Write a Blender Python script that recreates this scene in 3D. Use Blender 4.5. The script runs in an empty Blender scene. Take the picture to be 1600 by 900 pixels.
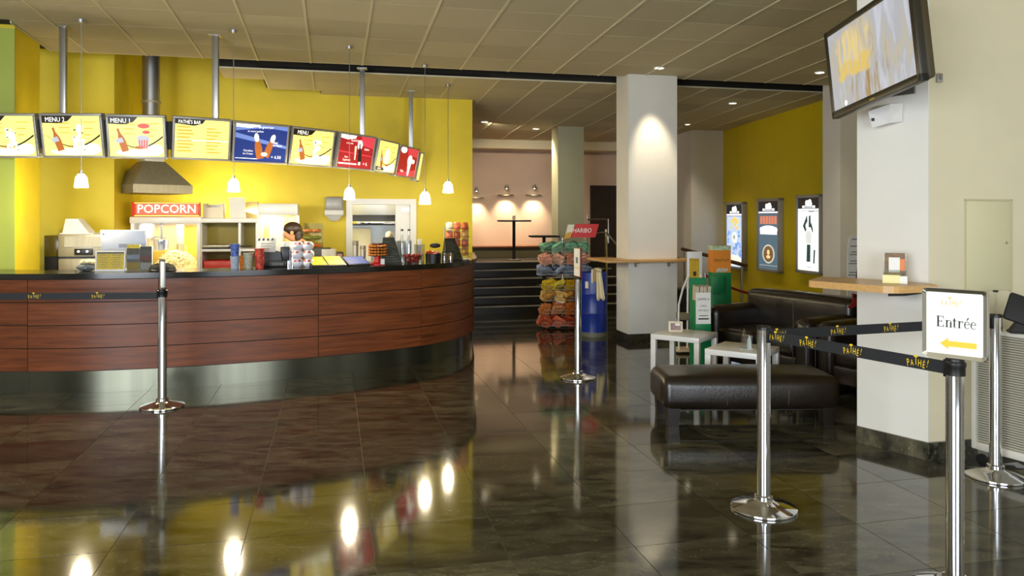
import bpy, bmesh, math, random
from mathutils import Vector, Matrix, Euler

# ------------------------------------------------------------------ camera, world, light, exposure
S = bpy.context.scene
COL = S.collection
R = random.Random(7)
F = 1200.0            # focal length in pixels of a 1600 px wide frame
HY = 340.0            # horizon row
EYE = 1.6

cam = bpy.data.cameras.new('camera')
cam.sensor_width = 36.0
cam.lens = 36.0 * F / 1600.0
cam.shift_y = -(450.0 - HY) / 1600.0
cam.clip_end = 200
camo = bpy.data.objects.new('camera', cam)
COL.objects.link(camo)
camo.location = (0, 0, EYE)
camo.rotation_euler = (math.pi / 2, 0, 0)
S.camera = camo

S.view_settings.view_transform = 'Standard'
S.view_settings.look = 'None'
S.view_settings.gamma = 1.0
S.view_settings.use_curve_mapping = False
S.view_settings.exposure = 0.0
S.cycles.use_denoising = True
S.cycles.max_bounces = 7
S.cycles.diffuse_bounces = 4
S.cycles.glossy_bounces = 4
S.cycles.transmission_bounces = 4
S.cycles.transparent_max_bounces = 8
S.cycles.sample_clamp_indirect = 4.0
S.cycles.caustics_reflective = False
S.cycles.caustics_refractive = False

world = bpy.data.worlds.new('world')
S.world = world
world.use_nodes = True
wn = world.node_tree.nodes
wn['Background'].inputs[0].default_value = (0.75, 0.85, 1.0, 1)
wn['Background'].inputs[1].default_value = 1.0

def lamp(name, kind, loc, energy, color, target=None, size=None, size_y=None, angle=None, blend=0.5, parent=None, radius=None):
    l = bpy.data.lights.new(name, kind)
    l.energy = energy
    l.color = color
    if kind == 'AREA':
        l.shape = 'RECTANGLE'
        l.size = size
        l.size_y = size_y or size
    if kind == 'SPOT':
        l.spot_size = math.radians(angle)
        l.spot_blend = blend
    if kind in ('SPOT', 'POINT'):
        l.shadow_soft_size = radius if radius is not None else 0.05
    o = bpy.data.objects.new(name, l)
    COL.objects.link(o)
    o.location = loc
    if target is not None:
        d = Vector(target) - Vector(loc)
        o.rotation_euler = d.to_track_quat('-Z', 'Y').to_euler()
    if parent is not None:
        o.parent = parent
    return o

# daylight coming in through the shop front behind the viewer
DAY = (0.86, 0.93, 1.0)
lamp('daylight', 'AREA', (-3.4, -2.3, 1.75), 480, DAY, target=(1.6, 6.0, 1.5), size=3.6, size_y=2.6)
lamp('daylight', 'AREA', (2.2, -2.4, 1.75), 250, DAY, target=(2.2, 6.0, 1.7), size=3.0, size_y=2.6)

# ------------------------------------------------------------------ helpers
CA, SA = 0.974, 0.2266          # the building's grid, turned 13.1 degrees
YAW = math.atan2(SA, CA)

def P(px, py, Y):               # measured picture position at a known distance
    return Vector(((px - 800) / F * Y, Y, EYE - (py - HY) / F * Y))
def X_(px, Y):
    return (px - 800) / F * Y
def Z_(py, Y):
    return EYE - (py - HY) / F * Y
def uv(x, y):
    return (x * CA + y * SA, -x * SA + y * CA)
def xy(u, v):
    return (u * CA - v * SA, u * SA + v * CA)

def lin(c):
    c /= 255.0
    return c / 12.92 if c <= 0.04045 else ((c + 0.055) / 1.055) ** 2.4
def rgb(r, g, b):
    return (lin(r), lin(g), lin(b), 1.0)

MATS = {}
def mat(name, col, rough=0.5, metal=0.0, spec=0.5, noise=0.0, nscale=20.0, bump=0.0, bscale=200.0, emit=0.0, ecol=None, ior=None, coat=0.0, stretch=None, alpha=1.0):
    if name in MATS:
        return MATS[name]
    m = bpy.data.materials.new(name)
    m.use_nodes = True
    nt = m.node_tree
    b = nt.nodes['Principled BSDF']
    b.inputs['Base Color'].default_value = col
    b.inputs['Roughness'].default_value = rough
    b.inputs['Metallic'].default_value = metal
    b.inputs['Specular IOR Level'].default_value = spec
    if ior:
        b.inputs['IOR'].default_value = ior
    if coat:
        b.inputs['Coat Weight'].default_value = coat
        b.inputs['Coat Roughness'].default_value = 0.08
    if emit:
        b.inputs['Emission Color'].default_value = ecol or col
        b.inputs['Emission Strength'].default_value = emit
    if alpha < 1:
        b.inputs['Alpha'].default_value = alpha
    if noise or bump:
        tc = nt.nodes.new('ShaderNodeTexCoord')
        src = tc.outputs['Object']
        if stretch:
            mp = nt.nodes.new('ShaderNodeMapping')
            mp.inputs['Scale'].default_value = stretch
            nt.links.new(src, mp.inputs['Vector'])
            src = mp.outputs['Vector']
    if noise:
        n = nt.nodes.new('ShaderNodeTexNoise')
        n.inputs['Scale'].default_value = nscale
        n.inputs['Detail'].default_value = 5
        nt.links.new(src, n.inputs['Vector'])
        cr = nt.nodes.new('ShaderNodeValToRGB')
        lo = [max(0, c * (1 - noise)) for c in col[:3]] + [1]
        hi = [min(1, c * (1 + noise)) for c in col[:3]] + [1]
        cr.color_ramp.elements[0].position = 0.3
        cr.color_ramp.elements[1].position = 0.7
        cr.color_ramp.elements[0].color = lo
        cr.color_ramp.elements[1].color = hi
        nt.links.new(n.outputs['Fac'], cr.inputs['Fac'])
        nt.links.new(cr.outputs['Color'], b.inputs['Base Color'])
    if bump:
        n2 = nt.nodes.new('ShaderNodeTexNoise')
        n2.inputs['Scale'].default_value = bscale
        n2.inputs['Detail'].default_value = 3
        nt.links.new(src, n2.inputs['Vector'])
        bp = nt.nodes.new('ShaderNodeBump')
        bp.inputs['Strength'].default_value = bump
        bp.inputs['Distance'].default_value = 0.01
        nt.links.new(n2.outputs['Fac'], bp.inputs['Height'])
        nt.links.new(bp.outputs['Normal'], b.inputs['Normal'])
    MATS[name] = m
    return m

def glassmat(name, tint=(1, 1, 1, 1), gloss=0.12, rough=0.03):
    if name in MATS:
        return MATS[name]
    m = bpy.data.materials.new(name)
    m.use_nodes = True
    nt = m.node_tree
    nt.nodes.clear()
    out = nt.nodes.new('ShaderNodeOutputMaterial')
    mix = nt.nodes.new('ShaderNodeMixShader')
    tr = nt.nodes.new('ShaderNodeBsdfTransparent')
    gl = nt.nodes.new('ShaderNodeBsdfGlossy')
    tr.inputs[0].default_value = tint
    gl.inputs['Roughness'].default_value = rough
    mix.inputs[0].default_value = gloss
    nt.links.new(tr.outputs[0], mix.inputs[1])
    nt.links.new(gl.outputs[0], mix.inputs[2])
    nt.links.new(mix.outputs[0], out.inputs[0])
    MATS[name] = m
    return m

_fontcache = {}
def text_geo(s):
    if s in _fontcache:
        return _fontcache[s]
    c = bpy.data.curves.new('lettering', 'FONT')
    c.body = s
    c.align_x = 'CENTER'
    c.resolution_u = 2
    o = bpy.data.objects.new('lettering', c)
    COL.objects.link(o)
    bpy.context.view_layer.update()
    dg = bpy.context.evaluated_depsgraph_get()
    me = bpy.data.meshes.new_from_object(o.evaluated_get(dg))
    vs = [(v.co.x, v.co.y) for v in me.vertices]
    fs = [tuple(p.vertices) for p in me.polygons]
    bpy.data.objects.remove(o)
    bpy.data.meshes.remove(me)
    bpy.data.curves.remove(c)
    _fontcache[s] = (vs, fs)
    return vs, fs

class MB:
    def __init__(self):
        self.bm = bmesh.new()
    def _new(self, n0):
        self.bm.verts.ensure_lookup_table()
        return self.bm.verts[n0:]
    def box(self, c, s, rz=0.0, bev=0.0, seg=2, rot=None):
        r = bmesh.ops.create_cube(self.bm, size=1.0)
        vs = r['verts']
        M = Matrix.Translation(c) @ (rot.to_matrix().to_4x4() if rot else Matrix.Rotation(rz, 4, 'Z')) @ Matrix.Diagonal((s[0], s[1], s[2], 1))
        bmesh.ops.transform(self.bm, matrix=M, verts=vs)
        if bev:
            es = list({e for v in vs for e in v.link_edges})
            bmesh.ops.bevel(self.bm, geom=es, offset=min(bev, 0.49 * min(s)), segments=seg, affect='EDGES', profile=0.5)
        return self
    def bb(self, x0, x1, y0, y1, z0, z1, bev=0.0, seg=2):
        return self.box(((x0 + x1) / 2, (y0 + y1) / 2, (z0 + z1) / 2), (abs(x1 - x0), abs(y1 - y0), abs(z1 - z0)), bev=bev, seg=seg)
    def tube(self, pts, r, n=8, caps=True):
        pts = [Vector(p) for p in pts]
        rs = r if isinstance(r, (list, tuple)) else [r] * len(pts)
        rings = []
        up = None
        for i, p in enumerate(pts):
            a = pts[max(0, i - 1)]
            b = pts[min(len(pts) - 1, i + 1)]
            t = (b - a).normalized()
            if up is None or abs(up.dot(t)) > 0.98:
                up = Vector((0, 0, 1)) if abs(t.z) < 0.9 else Vector((1, 0, 0))
            x = t.cross(up).normalized()
            y = x.cross(t).normalized()
            up = y
            rings.append([self.bm.verts.new(p + (x * math.cos(2 * math.pi * k / n) + y * math.sin(2 * math.pi * k / n)) * rs[i]) for k in range(n)])
        for a, b in zip(rings, rings[1:]):
            for k in range(n):
                self.bm.faces.new((a[k], a[(k + 1) % n], b[(k + 1) % n], b[k]))
        if caps:
            self.bm.faces.new(list(reversed(rings[0])))
            self.bm.faces.new(rings[-1])
        return self
    def cyl(self, p0, p1, r0, r1=None, n=20):
        return self.tube([p0, p1], [r0, r0 if r1 is None else r1], n)
    def lathe(self, prof, c=(0, 0, 0), n=24, axis='Z'):
        rings = []
        for r, z in prof:
            if r < 1e-6:
                rings.append([self.bm.verts.new((c[0], c[1], c[2] + z))])
            else:
                rings.append([self.bm.verts.new((c[0] + r * math.cos(2 * math.pi * k / n), c[1] + r * math.sin(2 * math.pi * k / n), c[2] + z)) for k in range(n)])
        for a, b in zip(rings, rings[1:]):
            for k in range(n):
                k2 = (k + 1) % n
                if len(a) == 1 and len(b) == 1:
                    continue
                if len(a) == 1:
                    self.bm.faces.new((a[0], b[k2], b[k]))
                elif len(b) == 1:
                    self.bm.faces.new((a[k], a[k2], b[0]))
                else:
                    self.bm.faces.new((a[k], a[k2], b[k2], b[k]))
        return self
    def prism(self, poly, z0, z1):
        z0f = z0 if callable(z0) else (lambda x, y: z0)
        z1f = z1 if callable(z1) else (lambda x, y: z1)
        a = [self.bm.verts.new((x, y, z0f(x, y))) for x, y in poly]
        b = [self.bm.verts.new((x, y, z1f(x, y))) for x, y in poly]
        n = len(poly)
        self.bm.faces.new(list(reversed(a)))
        self.bm.faces.new(b)
        for i in range(n):
            j = (i + 1) % n
            self.bm.faces.new((a[i], a[j], b[j], b[i]))
        return self
    def vprism(self, poly, y0, y1):
        """poly of (x, z), extruded along y"""
        a = [self.bm.verts.new((x, y0, z)) for x, z in poly]
        b = [self.bm.verts.new((x, y1, z)) for x, z in poly]
        n = len(poly)
        self.bm.faces.new(a)
        self.bm.faces.new(list(reversed(b)))
        for i in range(n):
            j = (i + 1) % n
            self.bm.faces.new((b[i], b[j], a[j], a[i]))
        return self
    def quad(self, pts):
        self.bm.faces.new([self.bm.verts.new(p) for p in pts])
        return self
    def hexa(self, q0, q1):
        """two quads (lists of four points) joined into a solid"""
        a = [self.bm.verts.new(p) for p in q0]
        b = [self.bm.verts.new(p) for p in q1]
        self.bm.faces.new(list(reversed(a)))
        self.bm.faces.new(b)
        for i in range(4):
            j = (i + 1) % 4
            self.bm.faces.new((a[i], a[j], b[j], b[i]))
        return self
    def blob(self, c, r, sub=2, jit=0.0, rot=None):
        q = bmesh.ops.create_icosphere(self.bm, subdivisions=sub, radius=1.0)
        rr = (r, r, r) if isinstance(r, (int, float)) else r
        M = Matrix.Translation(c) @ (rot.to_matrix().to_4x4() if rot else Matrix()) @ Matrix.Diagonal((rr[0], rr[1], rr[2], 1))
        for v in q['verts']:
            if jit:
                v.co *= 1 + R.uniform(-jit, jit)
        bmesh.ops.transform(self.bm, matrix=M, verts=q['verts'])
        return self
    def text(self, s, size, x, z, y, sx=1.0, rot=0.0, depth=0.0, shear=0.0):
        vs, fs = text_geo(s)
        cr, sr = math.cos(rot), math.sin(rot)
        vv = []
        for tx, ty in vs:
            tx = (tx + shear * ty) * size * sx
            ty = ty * size
            vv.append(self.bm.verts.new((x + tx * cr - ty * sr, y, z + tx * sr + ty * cr)))
        for f in fs:
            try:
                self.bm.faces.new([vv[i] for i in f])
            except ValueError:
                pass
        return self
    def disc(self, x, z, y, rx, rz=None, n=20, rot=0.0):
        rz = rx if rz is None else rz
        cr, sr = math.cos(rot), math.sin(rot)
        self.bm.faces.new([self.bm.verts.new((x + rx * math.cos(t) * cr - rz * math.sin(t) * sr, y, z + rx * math.cos(t) * sr + rz * math.sin(t) * cr)) for t in [2 * math.pi * k / n for k in range(n)]])
        return self
    def shape(self, pts, y):
        self.bm.faces.new([self.bm.verts.new((x, y, z)) for x, z in pts])
        return self
    def xform(self, M):
        bmesh.ops.transform(self.bm, matrix=M, verts=self.bm.verts)
        return self
    def mesh(self, name, m, smooth=True, fix=True):
        if fix:
            bmesh.ops.recalc_face_normals(self.bm, faces=self.bm.faces)
        me = bpy.data.meshes.new(name)
        self.bm.to_mesh(me)
        self.bm.free()
        me.materials.append(m)
        if smooth:
            me.shade_smooth()
            me.set_sharp_from_angle(angle=math.radians(38))
        return me
    def done(self, name, m, parent=None, loc=None, rz=0.0, smooth=True, label=None, cat=None, group=None, kind=None, fix=True):
        me = self.mesh(name, m, smooth, fix)
        return place(name, me, parent, loc, rz, label, cat, group, kind)

def place(name, me, parent=None, loc=None, rz=0.0, label=None, cat=None, group=None, kind=None):
    o = bpy.data.objects.new(name, me)
    COL.objects.link(o)
    if loc is not None:
        o.location = loc
    if rz:
        o.rotation_euler = (0, 0, rz)
    if parent is not None:
        o.parent = parent
    tag(o, label, cat, group, kind)
    return o

def tag(o, label=None, cat=None, group=None, kind=None):
    if label:
        o['label'] = label
    if cat:
        o['category'] = cat
    if group:
        o['group'] = group
    if kind:
        o['kind'] = kind
    return o

def thing(name, label, cat, loc=(0, 0, 0), rz=0.0, group=None, rx=0.0, kind=None):
    o = bpy.data.objects.new(name, None)
    COL.objects.link(o)
    o.empty_display_size = 0.1
    o.location = loc
    o.rotation_euler = (rx, 0, rz)
    return tag(o, label, cat, group, kind)

def dup(root, loc, rz=None, label=None, group=None):
    r = root.copy()
    COL.objects.link(r)
    r.location = loc
    if rz is not None:
        r.rotation_euler = (root.rotation_euler.x, 0, rz)
    if label:
        r['label'] = label
    if group:
        r['group'] = group
    for ch in list(root.children):
        c = ch.copy()
        COL.objects.link(c)
        c.parent = r
        for g in list(ch.children):
            d = g.copy()
            COL.objects.link(d)
            d.parent = c
    return r

# ------------------------------------------------------------------ materials
YEL = mat('yellow_paint', rgb(224, 200, 38), 0.55, noise=0.05, nscale=3, bump=0.02, bscale=300)
YEL2 = mat('ochre_yellow_panel', rgb(212, 188, 14), 0.5, noise=0.04, nscale=2)
GRN = mat('daylight_green_front', rgb(168, 180, 70), 0.55, noise=0.04, nscale=3)
WHT = mat('white_wall_paint', rgb(226, 222, 212), 0.6, noise=0.02, nscale=4, bump=0.02, bscale=400)
BEI = mat('cream_wall_paint', rgb(214, 203, 172), 0.6, noise=0.02, nscale=4, bump=0.02, bscale=400)
PNK = mat('rose_beige_wall_paint', rgb(200, 176, 158), 0.65, noise=0.03, nscale=3)
GRYC = mat('grey_green_column_paint', rgb(176, 172, 140), 0.6, noise=0.03, nscale=4)
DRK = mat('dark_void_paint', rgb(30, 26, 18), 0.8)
BLK = mat('black_plastic', rgb(18, 18, 18), 0.4)
BLKM = mat('matt_black', rgb(24, 23, 22), 0.7)
CHR = mat('polished_chrome', rgb(222, 222, 226), 0.08, 1.0)
STL = mat('brushed_steel', rgb(170, 163, 142), 0.42, 0.5, noise=0.08, nscale=30, stretch=(1, 1, 0.05))
STL2 = mat('satin_aluminium', rgb(176, 174, 170), 0.35, 0.9)
WHP = mat('white_plastic', rgb(232, 230, 224), 0.4)
WHL = mat('white_lacquer', rgb(228, 226, 220), 0.3)
PAP = mat('white_paper', rgb(236, 234, 226), 0.7)
WOOD = mat('pale_beech_wood', rgb(205, 160, 100), 0.35, noise=0.12, nscale=8, stretch=(1, 8, 8))
LEA = mat('black_brown_leather', rgb(30, 23, 17), 0.3, spec=0.6, noise=0.25, nscale=6, bump=0.12, bscale=60)
GLS = glassmat('clear_glass', gloss=0.012)
ACR = glassmat('clear_acrylic', (0.93, 0.95, 0.96, 1), 0.2)
TAPE = mat('black_woven_tape', rgb(26, 28, 32), 0.6, bump=0.05, bscale=600)
YLET = mat('yellow_lettering', rgb(240, 200, 20), 0.5)
BLET = mat('black_lettering', rgb(20, 20, 20), 0.6)
GLET = mat('grey_lettering', rgb(120, 120, 118), 0.7)
WLET = mat('white_lettering', rgb(240, 238, 232), 0.6)
REDP = mat('red_print', rgb(196, 30, 26), 0.45)

def emat(name, r, g, b, e):
    c = rgb(r, g, b)
    return mat(name, c, 0.4, emit=e, ecol=c)

# polished dark granite, one tone per tile
def granite(name, base, rough):
    m = bpy.data.materials.new(name)
    m.use_nodes = True
    nt = m.node_tree
    b = nt.nodes['Principled BSDF']
    geo = nt.nodes.new('ShaderNodeNewGeometry')
    oi = nt.nodes.new('ShaderNodeObjectInfo')
    mp = nt.nodes.new('ShaderNodeVectorMath'); mp.operation = 'MULTIPLY_ADD'
    nt.links.new(oi.outputs['Random'], mp.inputs[1])
    mp.inputs[0].default_value = (37, 51, 11)
    nt.links.new(geo.outputs['Position'], mp.inputs[2])
    mpp = nt.nodes.new('ShaderNodeMapping')
    mpp.inputs['Rotation'].default_value = (0, 0, 0.5)
    mpp.inputs['Scale'].default_value = (1.0, 2.6, 1)
    nt.links.new(mp.outputs[0], mpp.inputs[0])
    n1 = nt.nodes.new('ShaderNodeTexNoise'); n1.inputs['Scale'].default_value = 3.2; n1.inputs['Detail'].default_value = 9; n1.inputs['Roughness'].default_value = 0.68
    n1.inputs['Distortion'].default_value = 0.6
    nt.links.new(mpp.outputs[0], n1.inputs['Vector'])
    n2 = nt.nodes.new('ShaderNodeTexNoise'); n2.inputs['Scale'].default_value = 42; n2.inputs['Detail'].default_value = 4
    nt.links.new(mpp.outputs[0], n2.inputs['Vector'])
    cr = nt.nodes.new('ShaderNodeValToRGB')
    e = cr.color_ramp.elements
    e[0].position = 0.36; e[0].color = (base[0] * 0.22, base[1] * 0.22, base[2] * 0.22, 1)
    e[1].position = 0.72; e[1].color = (base[0] * 2.5, base[1] * 2.4, base[2] * 2.2, 1)
    nt.links.new(n1.outputs['Fac'], cr.inputs['Fac'])
    cr2 = nt.nodes.new('ShaderNodeValToRGB')
    e = cr2.color_ramp.elements
    e[0].position = 0.64; e[0].color = (0, 0, 0, 1)
    e[1].position = 0.74; e[1].color = (base[0] * 3.0, base[1] * 2.8, base[2] * 2.4, 1)
    nt.links.new(n2.outputs['Fac'], cr2.inputs['Fac'])
    add = nt.nodes.new('ShaderNodeVectorMath'); add.operation = 'ADD'
    nt.links.new(cr.outputs['Color'], add.inputs[0]); nt.links.new(cr2.outputs['Color'], add.inputs[1])
    mr = nt.nodes.new('ShaderNodeMapRange'); mr.inputs['To Min'].default_value = 0.65; mr.inputs['To Max'].default_value = 1.5
    nt.links.new(oi.outputs['Random'], mr.inputs['Value'])
    sc = nt.nodes.new('ShaderNodeVectorMath'); sc.operation = 'SCALE'
    nt.links.new(add.outputs[0], sc.inputs[0]); nt.links.new(mr.outputs[0], sc.inputs['Scale'])
    nt.links.new(sc.outputs[0], b.inputs['Base Color'])
    b.inputs['Roughness'].default_value = rough
    b.inputs['IOR'].default_value = 1.75
    bp = nt.nodes.new('ShaderNodeBump'); bp.inputs['Strength'].default_value = 0.015; bp.inputs['Distance'].default_value = 0.02
    n3 = nt.nodes.new('ShaderNodeTexNoise'); n3.inputs['Scale'].default_value = 2.2
    nt.links.new(geo.outputs['Position'], n3.inputs['Vector'])
    nt.links.new(n3.outputs['Fac'], bp.inputs['Height']); nt.links.new(bp.outputs['Normal'], b.inputs['Normal'])
    MATS[name] = m
    return m
GRAN = granite('polished_dark_granite', (0.046, 0.043, 0.028), 0.075)
GROUT = mat('grey_grout', rgb(136, 126, 100), 0.6)

def ceilmat(name, col):
    m = mat(name, col, 0.85, bump=0.15, bscale=120)
    nt = m.node_tree
    b = nt.nodes['Principled BSDF']
    oi = nt.nodes.new('ShaderNodeObjectInfo')
    mr = nt.nodes.new('ShaderNodeMapRange'); mr.inputs['To Min'].default_value = 0.9; mr.inputs['To Max'].default_value = 1.08
    nt.links.new(oi.outputs['Random'], mr.inputs['Value'])
    sc = nt.nodes.new('ShaderNodeVectorMath'); sc.operation = 'SCALE'
    sc.inputs[0].default_value = col[:3]
    nt.links.new(mr.outputs[0], sc.inputs['Scale'])
    nt.links.new(sc.outputs[0], b.inputs['Base Color'])
    return m
CTILE = ceilmat('mineral_ceiling_tile', rgb(200, 188, 152))
CRAIL = mat('cream_ceiling_rail', rgb(214, 204, 170), 0.5)

def veneer():
    m = bpy.data.materials.new('mahogany_veneer')
    m.use_nodes = True
    nt = m.node_tree
    b = nt.nodes['Principled BSDF']
    uvn = nt.nodes.new('ShaderNodeUVMap')
    oi = nt.nodes.new('ShaderNodeObjectInfo')
    va = nt.nodes.new('ShaderNodeVectorMath'); va.operation = 'MULTIPLY_ADD'
    nt.links.new(oi.outputs['Random'], va.inputs[1]); va.inputs[0].default_value = (13, 29, 0)
    nt.links.new(uvn.outputs[0], va.inputs[2])
    mp = nt.nodes.new('ShaderNodeMapping'); mp.inputs['Scale'].default_value = (0.7, 11, 1)
    nt.links.new(va.outputs[0], mp.inputs[0])
    n = nt.nodes.new('ShaderNodeTexNoise'); n.inputs['Scale'].default_value = 2.2; n.inputs['Detail'].default_value = 8; n.inputs['Roughness'].default_value = 0.6; n.inputs['Distortion'].default_value = 0.5
    nt.links.new(mp.outputs[0], n.inputs['Vector'])
    cr = nt.nodes.new('ShaderNodeValToRGB')
    e = cr.color_ramp.elements
    e[0].position = 0.28; e[0].color = rgb(86, 42, 18)
    e[1].position = 0.74; e[1].color = rgb(148, 80, 42)
    nt.links.new(n.outputs['Fac'], cr.inputs['Fac'])
    nt.links.new(cr.outputs['Color'], b.inputs['Base Color'])
    b.inputs['Roughness'].default_value = 0.38
    b.inputs['Specular IOR Level'].default_value = 0.4
    return m
VEN = veneer()
KICK = mat('dull_steel_plate', rgb(104, 104, 90), 0.2, 0.9, noise=0.3, nscale=4, stretch=(1, 1, 0.02))

# ------------------------------------------------------------------ setting: floor
root = thing('floor', 'dark polished granite tile floor', None, kind='structure')
del root['label']
TU, TV = 0.618, 0.522
OU, OV = 0.19, 3.50
MB().bb(-9, 9, -3.2, 19, -0.06, -0.004).done('grout_bed', GROUT, root, smooth=False)
tile_me = MB().bb(0.002, TU - 0.002, 0.002, TV - 0.002, -0.02, 0.0).mesh('tile', GRAN, smooth=False)
near, far = [], MB()
for i in range(-16, 16):
    for j in range(-12, 27):
        u, v = OU + i * TU, OV + j * TV
        cx, cy = xy(u + TU / 2, v + TV / 2)
        if abs(cx) > 8.6 or cy < -2.9 or cy > 18.5:
            continue
        ok = False
        for du, dv in ((0, 0), (1, 0), (0, 1), (1, 1)):
            x, y = xy(u + du * TU, v + dv * TV)
            if y > 2.5:
                px, py = 800 + F * x / y, HY + F * EYE / y
                if -10 < px < 1610 and py < 915:
                    ok = True
        # behind the bar: never in view
        if ok and cy > 7.4 and cx < -0.55 and cy > 7.3 + max(0, (cx + 3.3)) * 0.9:
            ok = False
        if ok and cy < 13:
            near.append((cy, u, v))
        else:
            far.box((u + TU / 2, v + TV / 2, -0.01), (TU - 0.003, TV - 0.003, 0.02))
near.sort()
for cy, u, v in near[:298]:
    x, y = xy(u, v)
    place('tile', tile_me, root, (x, y, 0), YAW)
for cy, u, v in near[298:]:
    far.box((u + TU / 2, v + TV / 2, -0.01), (TU - 0.003, TV - 0.003, 0.02))
far.done('tile', GRAN, root, rz=YAW, smooth=False, kind='stuff')

# ------------------------------------------------------------------ setting: ceiling
CZ0, CV0, CS = 3.44, 9.43, 0.04
def ceil_z(x, y):
    return CZ0 - CS * (uv(x, y)[1] - CV0)
def ceil_pt(px, py):
    Y = 8.0
    for _ in range(40):
        z = ceil_z(X_(px, Y), Y)
        Y = (z - EYE) * F / (HY - py)
    return Vector((X_(px, Y), Y, ceil_z(X_(px, Y), Y)))
TILT = math.atan(CS)
croot = thing('ceiling', None, None, xy(0, CV0) + (CZ0,), YAW, kind='structure', rx=-TILT)
CT_ = 0.6
ct_me = MB().bb(0.012, CT_ - 0.012, 0.004, CT_ - 0.004, 0.002, 0.02).mesh('tile', CTILE, smooth=False)
U0 = -0.26
offs = MB()
cnt = 0
def ceil_tile(u, v, w=CT_, d=CT_):
    """tile with its lower corner at u, v (v relative to the ceiling's edge line)"""
    global cnt
    vis = False
    for du, dv in ((0, 0), (1, 0), (0, 1), (1, 1)):
        x, y = xy(u + du * w, CV0 + v + dv * d)
        if y > 3:
            px = 800 + F * x / y
            py = HY - (ceil_z(x, y) - EYE) * F / y
            if -20 < px < 1620 and py > -20:
                vis = True
    if vis and w == CT_ and d == CT_:
        place('tile', ct_me, croot, (u, v, 0))
        cnt += 1
    elif vis:
        MB().bb(0.012, w - 0.012, 0.004, d - 0.004, 0.002, 0.02).done('tile', CTILE, croot, (u, v, 0), smooth=False)
        cnt += 1
    else:
        offs.bb(u + 0.012, u + w - 0.012, v + 0.004, v + d - 0.004, 0.002, 0.02)
for i in range(-12, 14):
    u = U0 + i * CT_
    for j in range(0, 20):
        v = -(j + 1) * CT_
        if u + CT_ <= -3.0 and CV0 + v > 8.2:
            continue
        if u < -3.03 < u + CT_ and CV0 + v + CT_ > 8.5:
            ceil_tile(-3.03, v, u + CT_ + 3.03, CT_)
            continue
        ceil_tile(u, v)
# the field behind the slot, stepping back along the bar
VB = 0.46
for j in range(0, 11):
    v = VB + j * CT_
    u_min = (-1.38, -0.9, -0.18)[j] if j < 3 else 2.0
    for i in range(-3, 14):
        u = U0 + i * CT_
        if u + CT_ <= u_min + 0.05:
            continue
        if u < u_min:
            ceil_tile(u_min, v, u + CT_ - u_min, CT_)
        else:
            ceil_tile(u, v)
if offs.bm.verts:
    offs.done('tile', CTILE, croot, smooth=False, kind='stuff')
# rails
for i in range(-12, 15):
    u = U0 + i * CT_
    v0, v1 = -12.0, 0.0
    if u < -3.03:
        v1 = -0.95
    MB().bb(u - 0.012, u + 0.012, v0, v1, -0.006, 0.012).done('ceiling_rail', CRAIL, croot, smooth=False)
    if i >= -1:
        s = VB
        if u < -0.9: s, e = VB, VB + CT_
        elif u < -0.18: s, e = VB, VB + 2 * CT_
        elif u < 2.0: s, e = VB, VB + 3 * CT_
        else: s, e = VB, VB + 11 * CT_
        if u > -1.38:
            MB().bb(u - 0.012, u + 0.012, s, e, -0.006, 0.012).done('ceiling_rail', CRAIL, croot, smooth=False)
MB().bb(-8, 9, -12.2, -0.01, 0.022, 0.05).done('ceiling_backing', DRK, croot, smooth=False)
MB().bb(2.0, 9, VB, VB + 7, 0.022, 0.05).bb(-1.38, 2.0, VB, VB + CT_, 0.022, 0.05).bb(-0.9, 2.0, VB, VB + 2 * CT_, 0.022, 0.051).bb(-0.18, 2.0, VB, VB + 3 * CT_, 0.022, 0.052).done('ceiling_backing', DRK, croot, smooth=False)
# edges of the slot
MB().bb(-3.03, 8, -0.016, 0.0, 0.0, 0.03).done('edge_trim', CRAIL, croot, smooth=False)
MB().bb(-1.38, 8, VB - 0.01, VB, -0.004, 0.015).done('edge_trim', CRAIL, croot, smooth=False)
MB().bb(-3.046, -3.03, -1.1, 0.0, -0.004, 0.04).done('edge_trim', CRAIL, croot, smooth=False)
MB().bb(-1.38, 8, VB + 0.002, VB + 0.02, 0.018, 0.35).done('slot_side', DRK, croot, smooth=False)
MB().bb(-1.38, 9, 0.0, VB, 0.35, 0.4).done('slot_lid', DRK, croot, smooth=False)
for k in range(22):
    u = -1.0 + k * 0.42
    MB().box((u, VB * 0.55, 0.2), (0.05, 0.3, 0.16), rz=0.4).done('baffle', BLKM, croot, smooth=False)
# the dark space above the tiles over the bar
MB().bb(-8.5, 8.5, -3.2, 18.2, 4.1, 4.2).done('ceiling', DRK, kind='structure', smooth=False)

# ------------------------------------------------------------------ setting: walls
def guv(*pts):
    return [xy(u, v) for u, v in pts]
WALLV = 11.35
# back wall of the bar, with the doorway to the kitchen
uA = uv(X_(549, 11.15), 11.15)[0]
YB = lambda px: WALLV / (CA - (px - 800) / F * SA)
def ub(px):
    Y = YB(px)
    return uv(X_(px, Y), Y)[0]
u_l, u_d0, u_d1, u_r = -3.75, ub(543), ub(648), ub(738)
DOORZ = Z_(313, YB(596))
wb = MB()
wb.prism(guv((u_l, WALLV), (u_d0, WALLV), (u_d0, WALLV + 0.2), (u_l, WALLV + 0.2)), 0, 4.1)
wb.done('wall_back', YEL, kind='structure', smooth=False)
MB().prism(guv((u_d1, WALLV), (u_r, WALLV), (u_r, WALLV + 0.2), (u_d1, WALLV + 0.2)), 0, 4.1).done('wall_back', YEL, kind='structure', smooth=False)
MB().prism(guv((u_d0, WALLV), (u_d1, WALLV), (u_d1, WALLV + 0.2), (u_d0, WALLV + 0.2)), DOORZ, 4.1).done('wall_back', YEL, kind='structure', smooth=False)
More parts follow.
